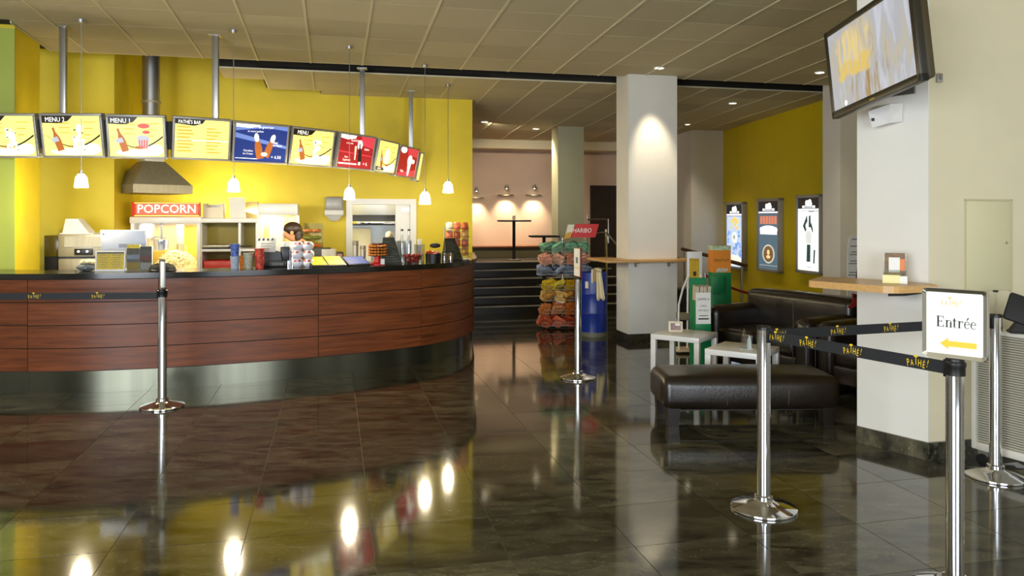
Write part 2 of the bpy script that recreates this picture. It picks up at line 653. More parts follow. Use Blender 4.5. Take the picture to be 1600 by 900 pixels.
MB().prism(guv((u_r - 0.12, WALLV + 0.2), (u_r, WALLV + 0.2), (u_r, 16.0), (u_r - 0.12, 16.0)), 0, 4.1).done('wall_passage', PNK, kind='structure', smooth=False)
# the projecting piece beside the hood
pA, pB = (-0.615 * 8.98, 8.98), (-0.518 * 9.16, 9.16)
uP0, vP = uv(*pA)
uP1 = uv(*pB)[0]
MB().prism(guv((uP0 - 1.2, vP), (uP1, vP), (uP1, WALLV + 0.1), (uP0 - 1.2, WALLV + 0.1)), 0, 4.1).done('wall_bar', YEL, kind='structure', smooth=False)
# yellow pillar at the bar end, greenish daylight painted onto its front sheet
upl, vpl = uv(-4.90, 7.57)
MB().prism(guv((upl - 0.14, vpl), (upl, vpl), (upl, vpl + 0.66), (upl - 0.14, vpl + 0.66)), 0, 3.5).done('pillar_bar', YEL, kind='structure', smooth=False)
MB().prism(guv((upl - 0.135, vpl - 0.012), (upl + 0.001, vpl - 0.012), (upl + 0.001, vpl), (upl - 0.135, vpl)), 1.09, 3.46).done('trim_pillar', GRN, kind='structure', smooth=False)
MB().prism(guv((upl - 0.165, vpl - 0.03), (upl - 0.14, vpl - 0.03), (upl - 0.14, vpl + 0.1), (upl - 0.165, vpl + 0.1)), 1.09, 3.46).done('trim_pillar', WHP, kind='structure', smooth=False)
# kitchen behind the doorway
MB().prism(guv((u_d0 - 0.8, 13.2), (u_d1 + 0.5, 13.2), (u_d1 + 0.5, 13.3), (u_d0 - 0.8, 13.3)), 0, 3.0).done('wall_kitchen', WHT, kind='structure', smooth=False)
MB().prism(guv((u_d0 - 0.9, WALLV + 0.2), (u_d0 - 0.8, WALLV + 0.2), (u_d0 - 0.8, 13.3), (u_d0 - 0.9, 13.3)), 0, 3.0).done('wall_kitchen', WHT, kind='structure', smooth=False)
MB().prism(guv((u_d0 - 0.9, WALLV + 0.2), (u_d1 + 0.6, WALLV + 0.2), (u_d1 + 0.6, 13.3), (u_d0 - 0.9, 13.3)), 2.6, 2.7).done('ceiling_kitchen', WHT, kind='structure', smooth=False)
# passage back wall and its ceiling band
VPB = 15.9
MB().prism(guv((u_r - 0.2, VPB), (8.6, VPB), (8.6, VPB + 0.2), (u_r - 0.2, VPB + 0.2)), 0, 4.1).done('wall_passage', PNK, kind='structure', smooth=False)
MB().prism(guv((u_r, VPB - 0.5), (6.6, VPB - 0.5), (6.6, VPB), (u_r, VPB)), 3.02, 3.5).done('trim_passage', BEI, kind='structure', smooth=False)
# yellow wall of the lounge: seamed panels
def ylx(Y):
    return 7.474 - 0.228 * Y
MB().prism([(ylx(15.3) + 0.03, 15.3), (ylx(5.4) + 0.03, 5.4), (ylx(5.4) + 0.2, 5.4), (ylx(15.3) + 0.2, 15.3)], 0, 4.1).done('wall_lounge', mat('dark_seam_paint', rgb(90, 74, 8), 0.6), kind='structure', smooth=False)
wl = bpy.data.objects['wall_lounge']
ypx = lambda px: 7.474 / ((px - 800) / F + 0.228)
ys = [15.2, ypx(1155), ypx(1208), ypx(1272), 9.0, 7.2, 5.4]
for a, b in zip(ys, ys[1:]):
    a -= 0.005; b += 0.005
    MB().prism([(ylx(a), a), (ylx(b), b), (ylx(b) + 0.03, b), (ylx(a) + 0.03, a)], 0.0, 4.0).done('wall_panel', YEL2, wl, smooth=False)
# white wall block at the far end of the lounge
ub4, vb4 = uv(3.43, 14.7)
MB().prism(guv((ub4, vb4), (ub4 + 1.0, vb4), (ub4 + 1.0, vb4 + 2.3), (ub4, vb4 + 2.3)), 0, 4.1).done('wall_lounge_end', WHT, kind='structure', smooth=False)
# columns
def column(name, u, v, w, d, top, m, plinth=0.10):
    MB().prism(guv((u, v), (u + w, v), (u + w, v + d), (u, v + d)), 0, top).done(name, m, kind='structure', smooth=False)
    e = 0.012
    if plinth:
        MB().prism(guv((u - e, v - e), (u + w + e, v - e), (u + w + e, v + d + e), (u - e, v + d + e)), 0, plinth).done('baseboard_' + name, GRAN, kind='structure', smooth=False)
uc1, vc1 = uv(1.456 * 9.88 / 9.6, 9.88)
column('column_hall', uc1, vc1, 0.676, 0.43, 3.9, WHT)
Yc2 = 10.45
uc2, vc2 = uv(X_(1313, Yc2), Yc2)
column('column_lounge', uc2, vc2, 0.6, 0.385, 3.9, WHT)
uc3, vc3 = uv(X_(872, 14.1), 14.1)
column('column_stairs', uc3, vc3, 0.5, 0.42, 3.6, GRYC, 0)
# big pillar carrying the television, and the wall that runs on from it
A_ = Vector((2.756, 5.08)); B_ = Vector((2.47, 5.49))
ud = Vector((CA, SA))
A2, B2 = A_ + ud * 4.4, B_ + ud * 4.4
MB().prism([tuple(A_), tuple(A2), tuple(B2), tuple(B_)], 0, 4.1).done('wall_right', BEI, kind='structure', smooth=False)
nl = Vector((-0.82, -0.572))
pl = [A_ + nl * 0.004, B_ + nl * 0.004, B_ + Vector((0.05, 0.03)), A_ + Vector((0.02, 0.01))]
MB().prism([tuple(p) for p in [A_ + nl * 0.006, A_ + Vector((0.004, 0.001)), B_ + Vector((0.004, 0.01)), B_ + nl * 0.006]], 0, 4.0).done('wall_right_face', WHT, kind='structure', smooth=False)
nf = Vector((SA, -CA))
MB().prism([tuple(p) for p in [B_ + nl * 0.02, A_ + nl * 0.02 + nf * 0.014, A_ + nf * 0.014 + ud * 4.2, A_ + ud * 4.2, A_, B_]], 0, 0.115).done('baseboard_right', GRAN, kind='structure', smooth=False)
# outer shell out of view
MB().prism([(-7.2, -3), (-7.0, -3), (-7.0, 10.5), (-7.2, 10.5)], 0, 4.1).done('wall_left', WHT, kind='structure', smooth=False)
MB().prism([(6.6, -3), (6.8, -3), (6.8, 6.6), (6.6, 6.6)], 0, 4.1).done('wall_right', WHT, kind='structure', smooth=False)
MB().bb(-7.2, 6.8, -3.2, -3.0, 3.1, 4.1).bb(-7.2, 6.8, -3.2, -3.0, 0, 0.35).bb(-7.2, -5.4, -3.2, -3, 0.35, 3.1).bb(-1.4, 0.5, -3.2, -3, 0.35, 3.1).bb(4.0, 6.8, -3.2, -3, 0.35, 3.1).done('wall_front', WHT, kind='structure', smooth=False)

# ------------------------------------------------------------------ stairs to the upper platform
us0, us1, vs0 = u_r + 0.005, 5.1, 12.47
MSTEP = mat('dark_stair_stone', rgb(38, 33, 26), 0.35, noise=0.2, nscale=12)
MNOSE = mat('worn_light_stair_nosing', rgb(176, 172, 152), 0.4)
st = thing('stairs', 'dark stone stairs with pale nosings beside the yellow bar wall', 'stairs', xy(us0, vs0) + (0,), YAW)
RIS, TRD = 0.13, 0.3
for k in range(6):
    last = (VPB - vs0) if k == 5 else None
    z1 = RIS * (k + 1)
    MB().bb(0, us1 - us0, TRD * k, VPB - vs0 - 0.005, RIS * k, z1 - 0.003).done('step', MSTEP, st, smooth=False)
    MB().bb(0, us1 - us0, TRD * k - 0.008, TRD * k + 0.04, z1 - 0.018, z1).done('nosing', MNOSE, st, smooth=False)
PLZ = RIS * 6
b = thing('wall_bench', 'long dark bench with a brown wooden top along the rose wall above the stairs', 'bench', xy(u_r, VPB - 0.55) + (PLZ,), YAW)
MB().bb(0, 2.45, 0.05, 0.53, 0, 0.2).done('bench_body', mat('olive_grey_bench_front', rgb(86, 78, 52), 0.6), b, smooth=False)
MB().bb(0, 2.45, 0, 0.54, 0.2, 0.235, bev=0.006).done('seat_top', mat('dark_brown_wood', rgb(110, 62, 34), 0.4, noise=0.15, nscale=6), b)

def high_table(px, ytop, Y, zb, w, lab):
    x = X_(px, Y)
    t = thing('high_table', lab, 'table', (x, Y, zb), 0.1, 'dark standing tables above the stairs')
    h = Z_(ytop, Y) - zb
    MB().bb(-w / 2, w / 2, -w / 2, w / 2, h - 0.03, h, bev=0.006).done('table_top', BLKM, t)
    MB().cyl((0, 0, 0.02), (0, 0, h - 0.03), 0.03, n=14).done('post', BLKM, t)
    MB().lathe([(0, 0), (0.14, 0), (0.14, 0.012), (0.03, 0.03), (0, 0.03)], n=24).done('base', STL2, t)
    return t, h
t1, h1 = high_table(803, 344, 14.75, PLZ, 0.6, 'dark standing table whose whole top shows under the wall lamps')
high_table(850, 368, 13.70, RIS * 3, 0.5, 'lower dark standing table half hidden by the grey green column')
c = thing('candle_glass', 'tiny pale glass standing on the taller standing table', 'glass', (X_(803, 14.75), 14.75, PLZ + h1))
MB().lathe([(0, 0), (0.03, 0), (0.035, 0.09), (0.03, 0.09), (0.026, 0.01), (0, 0.01)], n=14).done('tumbler', ACR, c)
MB().cyl((0, 0, 0.011), (0, 0, 0.06), 0.018, n=12).done('candle', PAP, c)

# wall washers in the passage
WARM = (1.0, 0.8, 0.52)
for px, py in ((743, 296), (790, 292), (833, 292)):
    Yw = VPB / (CA - (px - 800) / F * SA) - 0.02
    z = Z_(py, Yw)
    t = thing('wall_lamp', {743: 'small wall lamp beside the yellow bar corner', 790: 'small wall lamp straight above the taller standing table', 833: 'small wall lamp next to the grey green column'}[px], 'lamp', (X_(px, Yw), Yw, z), YAW, 'wall lamps in the passage')
    MB().bb(-0.02, 0.02, -0.11, 0.0, -0.02, 0.02).done('arm', STL2, t)
    MB().lathe([(0, 0.05), (0.02, 0.05), (0.05, -0.04), (0.04, -0.04), (0, 0.02)], c=(0, -0.11, 0), n=16).done('lamp_head', STL2, t)
    MB().lathe([(0, -0.02), (0.03, -0.03), (0, -0.05)], c=(0, -0.11, 0), n=12).done('bulb', emat('hot_bulb', 255, 226, 170, 14), t)
    MB().bb(-0.17, 0.17, -0.05, 0.0, -0.18, -0.168).done('glass_shelf', mat('smoked_glass_edge', rgb(60, 58, 50), 0.2), t)
    lamp('wall_lamp_light', 'SPOT', (0, -0.11, -0.05), 150, WARM, target=(0, -0.06, -1.2), angle=84, blend=1.0, parent=t, radius=0.03)
# chrome handrail of the stairs and dark doorway beyond
t = thing('stair_handrail', 'chrome tube handrail beside the stairs behind the blue barrel', 'handrail', (0, 0, 0))
q0, q1 = P(947, 358, 12.2), P(963, 390, 11.6)
MB().tube([(q0.x, q0.y, 0), q0], 0.02).tube([P(918, 343, 13.6), P(950, 343, 13.2), P(950, 380, 13.2)], 0.015).tube([P(918, 336, 13.6), P(918, 400, 13.6)], 0.015).done('post', CHR, t)
MB().tube([P(924, 366, 12.6), q0 + Vector((0, 0, -0.05)), P(975, 396, 11.4)], 0.014).done('rail', CHR, t)
dk = MB().prism(guv((uv(X_(940, 16), 16)[0], VPB - 0.06), (uv(X_(1010, 16), 16)[0], VPB - 0.06), (uv(X_(1010, 16), 16)[0], VPB), (uv(X_(940, 16), 16)[0], VPB)), 0, 2.3)
dk.done('door_1', mat('dark_opening_panel', rgb(40, 28, 18), 0.5), kind='structure', smooth=False)  # panel in place of an opening, its darkness put into the colour

# ------------------------------------------------------------------ bar counter
CPTS = [(-6.95, 7.75), (-6.2, 7.32), (-5.45, 7.07), (-4.66, 6.99), (-3.92, 7.02), (-3.24, 7.18), (-2.59, 7.42), (-1.95, 7.73), (-1.3, 8.14), (-0.87, 8.53), (-0.6, 8.98), (-0.49, 9.45), (-0.49, 9.95), (-0.53, 10.5), (-0.59, 11.28)]
def catmull(pts, n=12):
    out = []
    p = [Vector(q) for q in pts]
    p = [p[0] * 2 - p[1]] + p + [p[-1] * 2 - p[-2]]
    for i in range(1, len(p) - 2):
        for k in range(n):
            t = k / n
            out.append(0.5 * ((2 * p[i]) + (p[i + 1] - p[i - 1]) * t + (2 * p[i - 1] - 5 * p[i] + 4 * p[i + 1] - p[i + 2]) * t * t + (3 * p[i] - p[i - 1] - 3 * p[i + 1] + p[i + 2]) * t ** 3))
    out.append(p[-2])
    return out
CURVE = catmull(CPTS)
ARC = [0.0]
for a, b in zip(CURVE, CURVE[1:]):
    ARC.append(ARC[-1] + (b - a).length)
def cpt(s):
    s = min(max(s, 0), ARC[-1])
    for i in range(len(ARC) - 1):
        if ARC[i + 1] >= s:
            f = (s - ARC[i]) / max(1e-9, ARC[i + 1] - ARC[i])
            p = CURVE[i].lerp(CURVE[i + 1], f)
            t = (CURVE[min(i + 2, len(CURVE) - 1)] - CURVE[max(i - 1, 0)]).normalized()
            return p, Vector((t.y, -t.x))
def s_at_px(px):
    for i in range(len(CURVE) - 1):
        if 800 + F * CURVE[i].x / CURVE[i].y >= px:
            return ARC[i]
    return ARC[-1]
def front_y(px):
    a = None
    for c in CURVE:
        q = 800 + F * c.x / c.y
        if q >= px:
            if a is None:
                return c.y
            f = (px - a[0]) / (q - a[0])
            return a[1] + f * (c.y - a[1])
        a = (q, c.y)
    return CURVE[-1].y

def curved_slab(s0, s1, o0, o1, z0, z1, n=10, uvs=False):
    mb = MB()
    bm = mb.bm
    rows = []
    for k in range(n + 1):
        s = s0 + (s1 - s0) * k / n
        p, nn = cpt(s)
        a, b = p + nn * o0, p + nn * o1
        rows.append((s, [bm.verts.new((a.x, a.y, z0)), bm.verts.new((b.x, b.y, z0)), bm.verts.new((b.x, b.y, z1)), bm.verts.new((a.x, a.y, z1))]))
    ly = bm.loops.layers.uv.new('UVMap') if uvs else None
    for (sa, a), (sb, b) in zip(rows, rows[1:]):
        for i in range(4):
            j = (i + 1) % 4
            f = bm.faces.new((a[i], b[i], b[j], a[j]))
            if uvs:
                zs = (z0, z0, z1, z1)
                for lp, (ss, zz) in zip(f.loops, ((sa, zs[i]), (sb, zs[i]), (sb, zs[j]), (sa, zs[j]))):
                    lp[ly].uv = (ss, zz)
    bm.faces.new(list(reversed(rows[0][1])))
    bm.faces.new(rows[-1][1])
    return mb

CT = 1.09
bar = thing('bar_counter', 'long curved snack bar front in reddish wood planks over a steel kick plate', 'counter')
joints = [0.35, s_at_px(40) - 0.9, s_at_px(40), s_at_px(243), s_at_px(496), s_at_px(658), s_at_px(658) + 1.15, ARC[-1] - 0.02]
zr = [0.196, 0.406, 0.616, 0.826, 1.036]
for a, b in zip(joints, joints[1:]):
    for z0, z1 in zip(zr, zr[1:]):
        curved_slab(a + 0.003, b - 0.003, -0.022, 0.0, z0 + 0.004, z1 - 0.004, 10, True).done('panel', VEN, bar)
    curved_slab(a + 0.001, b - 0.001, -0.045, -0.025, 0.0, 0.19, 10).done('kick_plate', KICK, bar)
curved_slab(0.3, ARC[-1] - 0.02, -0.44, -0.024, 0.19, 1.036, 60).done('carcass', BLKM, bar)
curved_slab(0.3, ARC[-1] - 0.02, -0.40, -0.05, 0.0, 0.19, 60).done('carcass', BLKM, bar)
MTOP = mat('black_granite_worktop', rgb(26, 25, 20), 0.15, noise=0.3, nscale=60)
curved_slab(0.25, ARC[-1] - 0.01, -0.5, 0.03, CT - 0.05, CT, 80).done('worktop', MTOP, label='black stone worktop running the whole length of the curved bar', cat='worktop')

# back counter along the bar wall
t = thing('back_counter', 'low service counter behind the bar carrying the popcorn machine', 'counter', xy(-2.5, 10.1) + (0,), YAW)
u1 = ub(530) + 2.5
MB().bb(0, u1, 0.03, 1.2, 0.08, 0.86).done('body', STL, t, smooth=False)
MB().bb(-0.02, u1 + 0.02, 0, 1.22, 0.86, 0.9, bev=0.005).done('top', STL2, t)
for k in range(5):
    w = u1 / 5
    d = MB().bb(w * k + 0.01, w * k + w - 0.01, 0.008, 0.03, 0.1, 0.84, bev=0.003).done('door', STL, t)
    MB().bb(w * k + w - 0.08, w * k + w - 0.05, -0.02, 0.008, 0.5, 0.65).done('handle', CHR, d)
# low side counter carrying the fryer
t = thing('side_counter', 'steel side counter under the steel frying cabinet', 'counter', (0, 0, 0))
uf0, vf0 = uv(X_(70, 8.25), 8.25)
MB().prism(guv((uf0, vf0 - 0.0), (uf0 + 1.35, vf0), (uf0 + 1.35, vf0 + 0.75), (uf0, vf0 + 0.75)), 0, 0.88).done('body', STL, t, smooth=False)
MB().prism(guv((uf0 - 0.02, vf0 - 0.02), (uf0 + 1.37, vf0 - 0.02), (uf0 + 1.37, vf0 + 0.77), (uf0 - 0.02, vf0 + 0.77)), 0.88, 0.92).done('top', STL2, t, smooth=False)
FZ = 0.92

# ------------------------------------------------------------------ doorway to the kitchen
pd0, pd1 = ub(543), ub(648)
Wd = pd1 - pd0
d = thing('door_1', None, None, xy(pd0, WALLV) + (0,), YAW, kind='structure')
MB().bb(-0.02, 0.07, -0.03, 0.2, 0, DOORZ + 0.02).bb(Wd - 0.07, Wd + 0.02, -0.03, 0.2, 0, DOORZ + 0.02).bb(0.07, Wd - 0.07, -0.03, 0.2, DOORZ - 0.06, DOORZ + 0.02).done('door_frame', WHL, d, smooth=False)
leaf = MB().bb(Wd * 0.715, Wd - 0.07, 0.06, 0.1, 0.01, DOORZ - 0.06).done('door_leaf', WHL, d, smooth=False)
MB().bb(Wd * 0.8, Wd * 0.94, 0.045, 0.06, DOORZ - 0.16, DOORZ - 0.11).done('door_plate', STL2, leaf)
t = thing('kitchen_hood', 'steel kitchen extractor canopy seen through the white doorway', 'hood', xy(pd0 + 0.06, WALLV + 1.0) + (0,), YAW)
KZ = lambda py: Z_(py, YB(596) + 1.0)
MB().bb(-0.1, Wd, 0.0, 0.7, KZ(336), 2.5, bev=0.004).done('canopy', mat('bright_steel', rgb(205, 205, 205), 0.35, 0.85), t)
MB().bb(-0.1, Wd, 0.03, 0.7, KZ(346), KZ(336)).done('filter_slot', BLK, t)
MB().bb(-0.1, Wd, -0.01, 0.05, KZ(350), KZ(346), bev=0.004).done('rail', CHR, t)
t = thing('kitchen_unit', 'pale blue steel kitchen unit below the extractor canopy', 'cabinet', xy(pd0 + 0.06, WALLV + 1.05) + (0,), YAW)
MB().bb(-0.1, Wd, 0.3, 0.75, 0, KZ(352)).done('back_panel', mat('pale_blue_steel', rgb(176, 188, 206), 0.4, 0.3), t, smooth=False)
MB().bb(0.02, 0.33, 0.1, 0.3, 0.9, KZ(356), bev=0.01).done('white_cabinet', WHL, t)
MB().bb(-0.1, Wd, 0.02, 0.3, 0.0, 0.9).done('base_cabinet', STL, t, smooth=False)
kl = xy(pd0 + Wd * 0.4, WALLV + 0.6)
lamp('kitchen_light', 'AREA', (kl[0], kl[1], 2.55), 55, (0.96, 0.98, 1.0), target=(kl[0], kl[1], 0), size=0.8, size_y=0.4)

# ------------------------------------------------------------------ extractor hood over the popcorn machine
Yh = 9.75
hx, hz0, hz1, hz2 = X_(240, Yh), Z_(303, Yh), Z_(290, Yh), Z_(253, Yh)
t = thing('extractor_hood', 'steel pyramid extractor hood with a round flue above the popcorn machine', 'hood', (hx - 0.03, Yh, 0), math.radians(46))
w, d = 0.72, 0.78
def ringz(w, d, z):
    return [(-w / 2, -d / 2, z), (w / 2, -d / 2, z), (w / 2, d / 2, z), (-w / 2, d / 2, z)]
MB().hexa(ringz(w, d, hz0), ringz(w, d, hz1)).done('rim', STL, t, smooth=False)
MB().hexa(ringz(w - 0.01, d - 0.01, hz1), ringz(0.26, 0.24, hz2)).done('cone', STL, t, smooth=False)
MB().bb(-0.12, 0.12, -0.11, 0.11, hz2, hz2 + 0.06, bev=0.005).done('collar', WHP, t)
MB().cyl((0, 0, hz2 + 0.06), (0, 0, 4.1), 0.105, n=28).done('flue', STL2, t)
MB().cyl((0, 0, 3.05), (0, 0, 3.08), 0.115, n=28).done('flue_joint', STL, t)

# ------------------------------------------------------------------ backlit menu boards hung over the bar
MFR = mat('board_frame_aluminium', rgb(168, 164, 156), 0.4, 0.35)
E_Y = emat('lit_yellow_menu', 255, 234, 122, 1.0)
E_YP = emat('lit_pale_yellow', 255, 250, 206, 1.1)
E_W = emat('lit_white', 255, 252, 240, 1.15)
E_K = emat('lit_black_print', 30, 22, 12, 0.6)
E_OR = emat('lit_orange_print', 172, 98, 42, 0.75)
E_TX = emat('lit_ochre_text', 196, 156, 30, 0.8)
E_BL = emat('lit_blue_menu', 34, 52, 118, 0.8)
E_BL2 = emat('lit_light_blue', 110, 132, 196, 0.8)
E_RD = emat('lit_red_menu', 160, 20, 26, 0.8)
E_RD2 = emat('lit_light_red', 214, 60, 76, 0.8)
E_GY = emat('lit_grey_print', 176, 176, 186, 0.8)
E_GN = emat('lit_green_print', 70, 110, 60, 0.7)
boards = [  # px, py bottom left, Y; px, py bottom right, Y; kind
    (-38, 248, 7.38, 61, 246, 7.4, 'a'), (67.5, 246.5, 7.4, 164, 247, 7.42, 'b'), (168.5, 248.5, 7.43, 260.5, 248, 7.53, 'c'),
    (268.5, 249.5, 7.56, 359.5, 251.5, 7.85, 'list'), (361.5, 252.5, 7.88, 448, 258.5, 8.3, 'blue'), (450.5, 258, 8.33, 518, 262.5, 8.8, 'd'),
    (524, 262.5, 8.86, 580.6, 268, 9.45, 'red'), (584.5, 269, 9.5, 616, 273.5, 10.1, 'e'), (618, 274, 10.15, 648, 281, 10.8, 'red2'), (649.5, 283, 10.86, 655, 285, 11.0, 'edge')]
blabel = {'a': 'backlit yellow menu board hung first in the row beside the daylit pillar', 'b': 'backlit yellow menu board headed MENU 2 with a bottle', 'c': 'backlit yellow menu board headed MENU 1 with a red and white popcorn tub',
          'list': 'backlit plain yellow board with small price lines and no pictures', 'blue': 'backlit dark blue menu board with two ice cream tubs', 'd': 'backlit yellow menu board between the blue and the first red board',
          'red': 'backlit red menu board with a dark bottle and white capitals', 'e': 'narrow backlit yellow menu board between the two red boards', 'red2': 'steeply angled backlit red menu board with a pale cone', 'edge': 'backlit yellow board seen edge on where the row ends at the wall'}
def bottle(mb, x, z, h, rot, y):
    w = h * 0.14
    prof = [(-w, 0), (w, 0), (w * 1.05, h * 0.45), (w * 0.8, h * 0.62), (w * 0.35, h * 0.8), (w * 0.35, h), (-w * 0.35, h), (-w * 0.35, h * 0.8), (-w * 0.8, h * 0.62), (-w * 1.05, h * 0.45)]
    c, s = math.cos(rot), math.sin(rot)
    mb.shape([(x + a * c - b_ * s, z + a * s + b_ * c) for a, b_ in prof], y)
def swoosh(mb, W, y):
    up, dn = [], []
    for k in range(13):
        f = k / 12
        x = -W * 0.46 + W * 0.92 * f
        zc = 0.24 - 0.155 * math.sin(math.pi * (f * 0.8 + 0.05)) ** 1.2 + 0.04 * f
        th = 0.002 + 0.008 * f
        up.append((x, zc + th)); dn.append((x, zc - th))
    for k in range(12):
        mb.shape([dn[k], dn[k + 1], up[k + 1], up[k]], y)
TLT = math.radians(11)
BH = 0.425
for pa, ya, Ya, pb, yb, Yb_, kind in boards:
    a, bq = P(pa, ya, Ya), P(pb, yb, Yb_)
    dv = bq - a
    W = math.hypot(dv.x, dv.y)
    zc = (a.z + bq.z) / 2
    o = thing('menu_board', blabel[kind], 'menu board', ((a.x + bq.x) / 2, (a.y + bq.y) / 2, zc), math.atan2(dv.y, dv.x), 'backlit menu boards over the bar', rx=TLT)
    fr = 0.022
    MB().bb(-W / 2, W / 2, 0, 0.09, 0, fr, bev=0.004).bb(-W / 2, W / 2, 0, 0.09, BH - fr, BH, bev=0.004).bb(-W / 2, -W / 2 + fr, 0, 0.09, fr, BH - fr, bev=0.004).bb(W / 2 - fr, W / 2, 0, 0.09, fr, BH - fr, bev=0.004).done('frame', MFR, o)
    MB().bb(-W / 2 + 0.01, W / 2 - 0.01, 0.05, 0.085, 0.01, BH - 0.01).done('back_box', BLKM, o, smooth=False)
    MB().bb(W / 2 - 0.01, W / 2 + 0.05, 0.05, 0.08, 0.09, BH - 0.06).done('link_plate', BLKM, o, smooth=False)
    face = {'blue': E_BL, 'red': E_RD, 'red2': E_RD}.get(kind, E_Y)
    MB().bb(-W / 2 + fr, W / 2 - fr, 0.008, 0.05, fr, BH - fr).done('lit_panel', face, o, smooth=False)
    y1, y2, y3 = 0.0066, 0.0056, 0.0046
    hw = W / 2 - fr
    if kind in 'abcde' and len(kind) == 1:
        g = MB()
        g.disc(hw * 0.62, 0.085, y1, hw * 0.34, 0.055).disc(0.0, 0.06, y1 + 0.0003, hw * 0.8, 0.035)
        g.done('pale_patch', E_YP, o, smooth=False, kind='stuff')
        k = MB()
        swoosh(k, W * 0.98, y2)
        hd = BH - 0.09
        if kind != 'e':
            k.shape([(-hw, BH - fr), (-hw, hd), (-hw * 0.4, hd - 0.004), (-hw * 0.1, hd + 0.02), (0.02, BH - fr)], y2)
        else:
            k.shape([(-hw, 0.03), (-hw, 0.085), (-hw * 0.2, 0.075), (-hw * 0.1, 0.035)], y2)
        k.done('black_print', E_K, o, smooth=False, kind='stuff')
        x = MB()
        if kind in 'bcad':
            x.text({'a': 'MENU 3', 'b': 'MENU 2', 'c': 'MENU 1', 'd': 'MENU 4'}[kind][:6 if kind in 'bc' else 4], 0.062, -hw * 0.55, hd + 0.012, y3, sx=0.85)
        else:
            x.text('MENU', 0.04, -hw * 0.6, 0.042, y3)
        x.disc(hw * 0.72, 0.1, y3, 0.055, 0.04)
        x.done('white_print', E_W, o, smooth=False, kind='stuff')
        tx = MB()
        for q in range(3):
            tx.bb(-hw * 0.45, -hw * 0.05, y2, y2 + 0.0003, 0.33 - q * 0.045, 0.338 - q * 0.045)
            tx.bb(hw * 0.42, hw * (0.85 - 0.1 * q), y2, y2 + 0.0003, 0.34 - q * 0.06, 0.348 - q * 0.06)
        tx.done('price_lines', E_TX, o, smooth=False, kind='stuff')
        bt = MB()
        if kind != 'a':
            bottle(bt, -hw * 0.42, 0.07, 0.23, 0.28, y3)
        bt.disc(hw * 0.1, 0.11, y3, 0.05, 0.015)
        bt.done('drink_picture', E_OR, o, smooth=False, kind='stuff')
        if kind != 'a':
            MB().shape([(-hw * 0.42 - 0.075, 0.145), (-hw * 0.42 - 0.01, 0.162), (-hw * 0.42 - 0.027, 0.205), (-hw * 0.42 - 0.085, 0.19)], y3 - 0.0006).done('bottle_label', E_GY, o)
        if kind == 'c':
            MB().shape([(0.02, 0.1), (0.1, 0.1), (0.115, 0.2), (0.005, 0.2)], y3).disc(0.06, 0.2, y3 - 0.0003, 0.06, 0.03).done('tub_picture', E_GY, o, smooth=False, kind='stuff')
            rr = MB()
            for q in range(4):
                rr.shape([(0.022 + 0.02 * q, 0.1), (0.032 + 0.02 * q, 0.1), (0.03 + 0.024 * q, 0.185), (0.018 + 0.024 * q, 0.185)], y3 - 0.0006)
            rr.disc(0.07, 0.32, y3, 0.055, 0.025).disc(0.09, 0.26, y3, 0.035, 0.018)
            rr.done('red_print', emat('lit_pink_red', 206, 84, 70, 0.8), o, smooth=False, kind='stuff')
        elif kind != 'e':
            pc_ = MB()
            for q in range(16):
                pc_.disc(0.06 + R.uniform(-0.045, 0.045), 0.2 + R.uniform(-0.1, 0.1), y3 - 0.0001 * q, R.uniform(0.014, 0.028))
            pc_.done('popcorn_picture', E_YP, o, smooth=False, kind='stuff')
            MB().disc(0.03, 0.27, y3 - 0.0024, 0.014, 0.008).disc(0.1, 0.24, y3 - 0.0024, 0.012, 0.006).disc(0.02, 0.2, y3 - 0.0024, 0.012, 0.006).disc(hw * 0.4, 0.08, y3 - 0.0024, 0.008, 0.006).done('dark_print', E_GN, o, smooth=False, kind='stuff')
        else:
            MB().disc(0.0, 0.22, y3, 0.08, 0.1).done('popcorn_picture', E_YP, o, smooth=False, kind='stuff')
    elif kind == 'list':
        MB().shape([(-hw, BH - fr), (-hw, BH - 0.07), (-hw * 0.3, BH - 0.085), (hw * 0.0, BH - 0.06), (hw * 0.1, BH - fr)], y2).done('black_print', E_K, o, smooth=False, kind='stuff')
        MB().text("PATHÉ'S BAR", 0.05, -hw * 0.48, BH - 0.066, y3, sx=0.72).done('white_print', E_W, o, smooth=False, kind='stuff')
        tx = MB()
        for q in range(8):
            z = 0.32 - q * 0.034
            tx.bb(-hw * 0.92, -hw * (0.45 - 0.2 * ((q * 7) % 3) / 3), y2, y2 + 0.0003, z, z + 0.012)
            tx.bb(hw * 0.15, hw * (0.5 + 0.3 * ((q * 5) % 3) / 3), y2, y2 + 0.0003, z - 0.006, z + 0.004)
        tx.done('price_lines', E_TX, o, smooth=False, kind='stuff')
        MB().bb(-hw, hw, y1, y1 + 0.0003, 0.19, 0.2).done('pale_band', E_YP, o)
    elif kind == 'blue':
        MB().shape([(-hw, BH - fr), (-hw, 0.33), (hw * 0.2, 0.38), (hw, 0.36), (hw, BH - fr)], y1).shape([(-hw, 0.26), (hw, 0.17), (hw, 0.2), (-hw, 0.31)], y1).done('light_swirl', E_BL2, o, smooth=False, kind='stuff')
        x = MB()
        x.shape([(-hw, BH - fr), (-hw, 0.37), (-hw * 0.5, 0.365), (-hw * 0.1, 0.385), (-hw * 0.08, BH - fr)], y2)
        x.text('un grand pur', 0.036, hw * 0.15, 0.372, y3, sx=0.9, rot=0.04).text('et votre parfum', 0.03, -hw * 0.25, 0.325, y3, sx=0.9, rot=0.03)
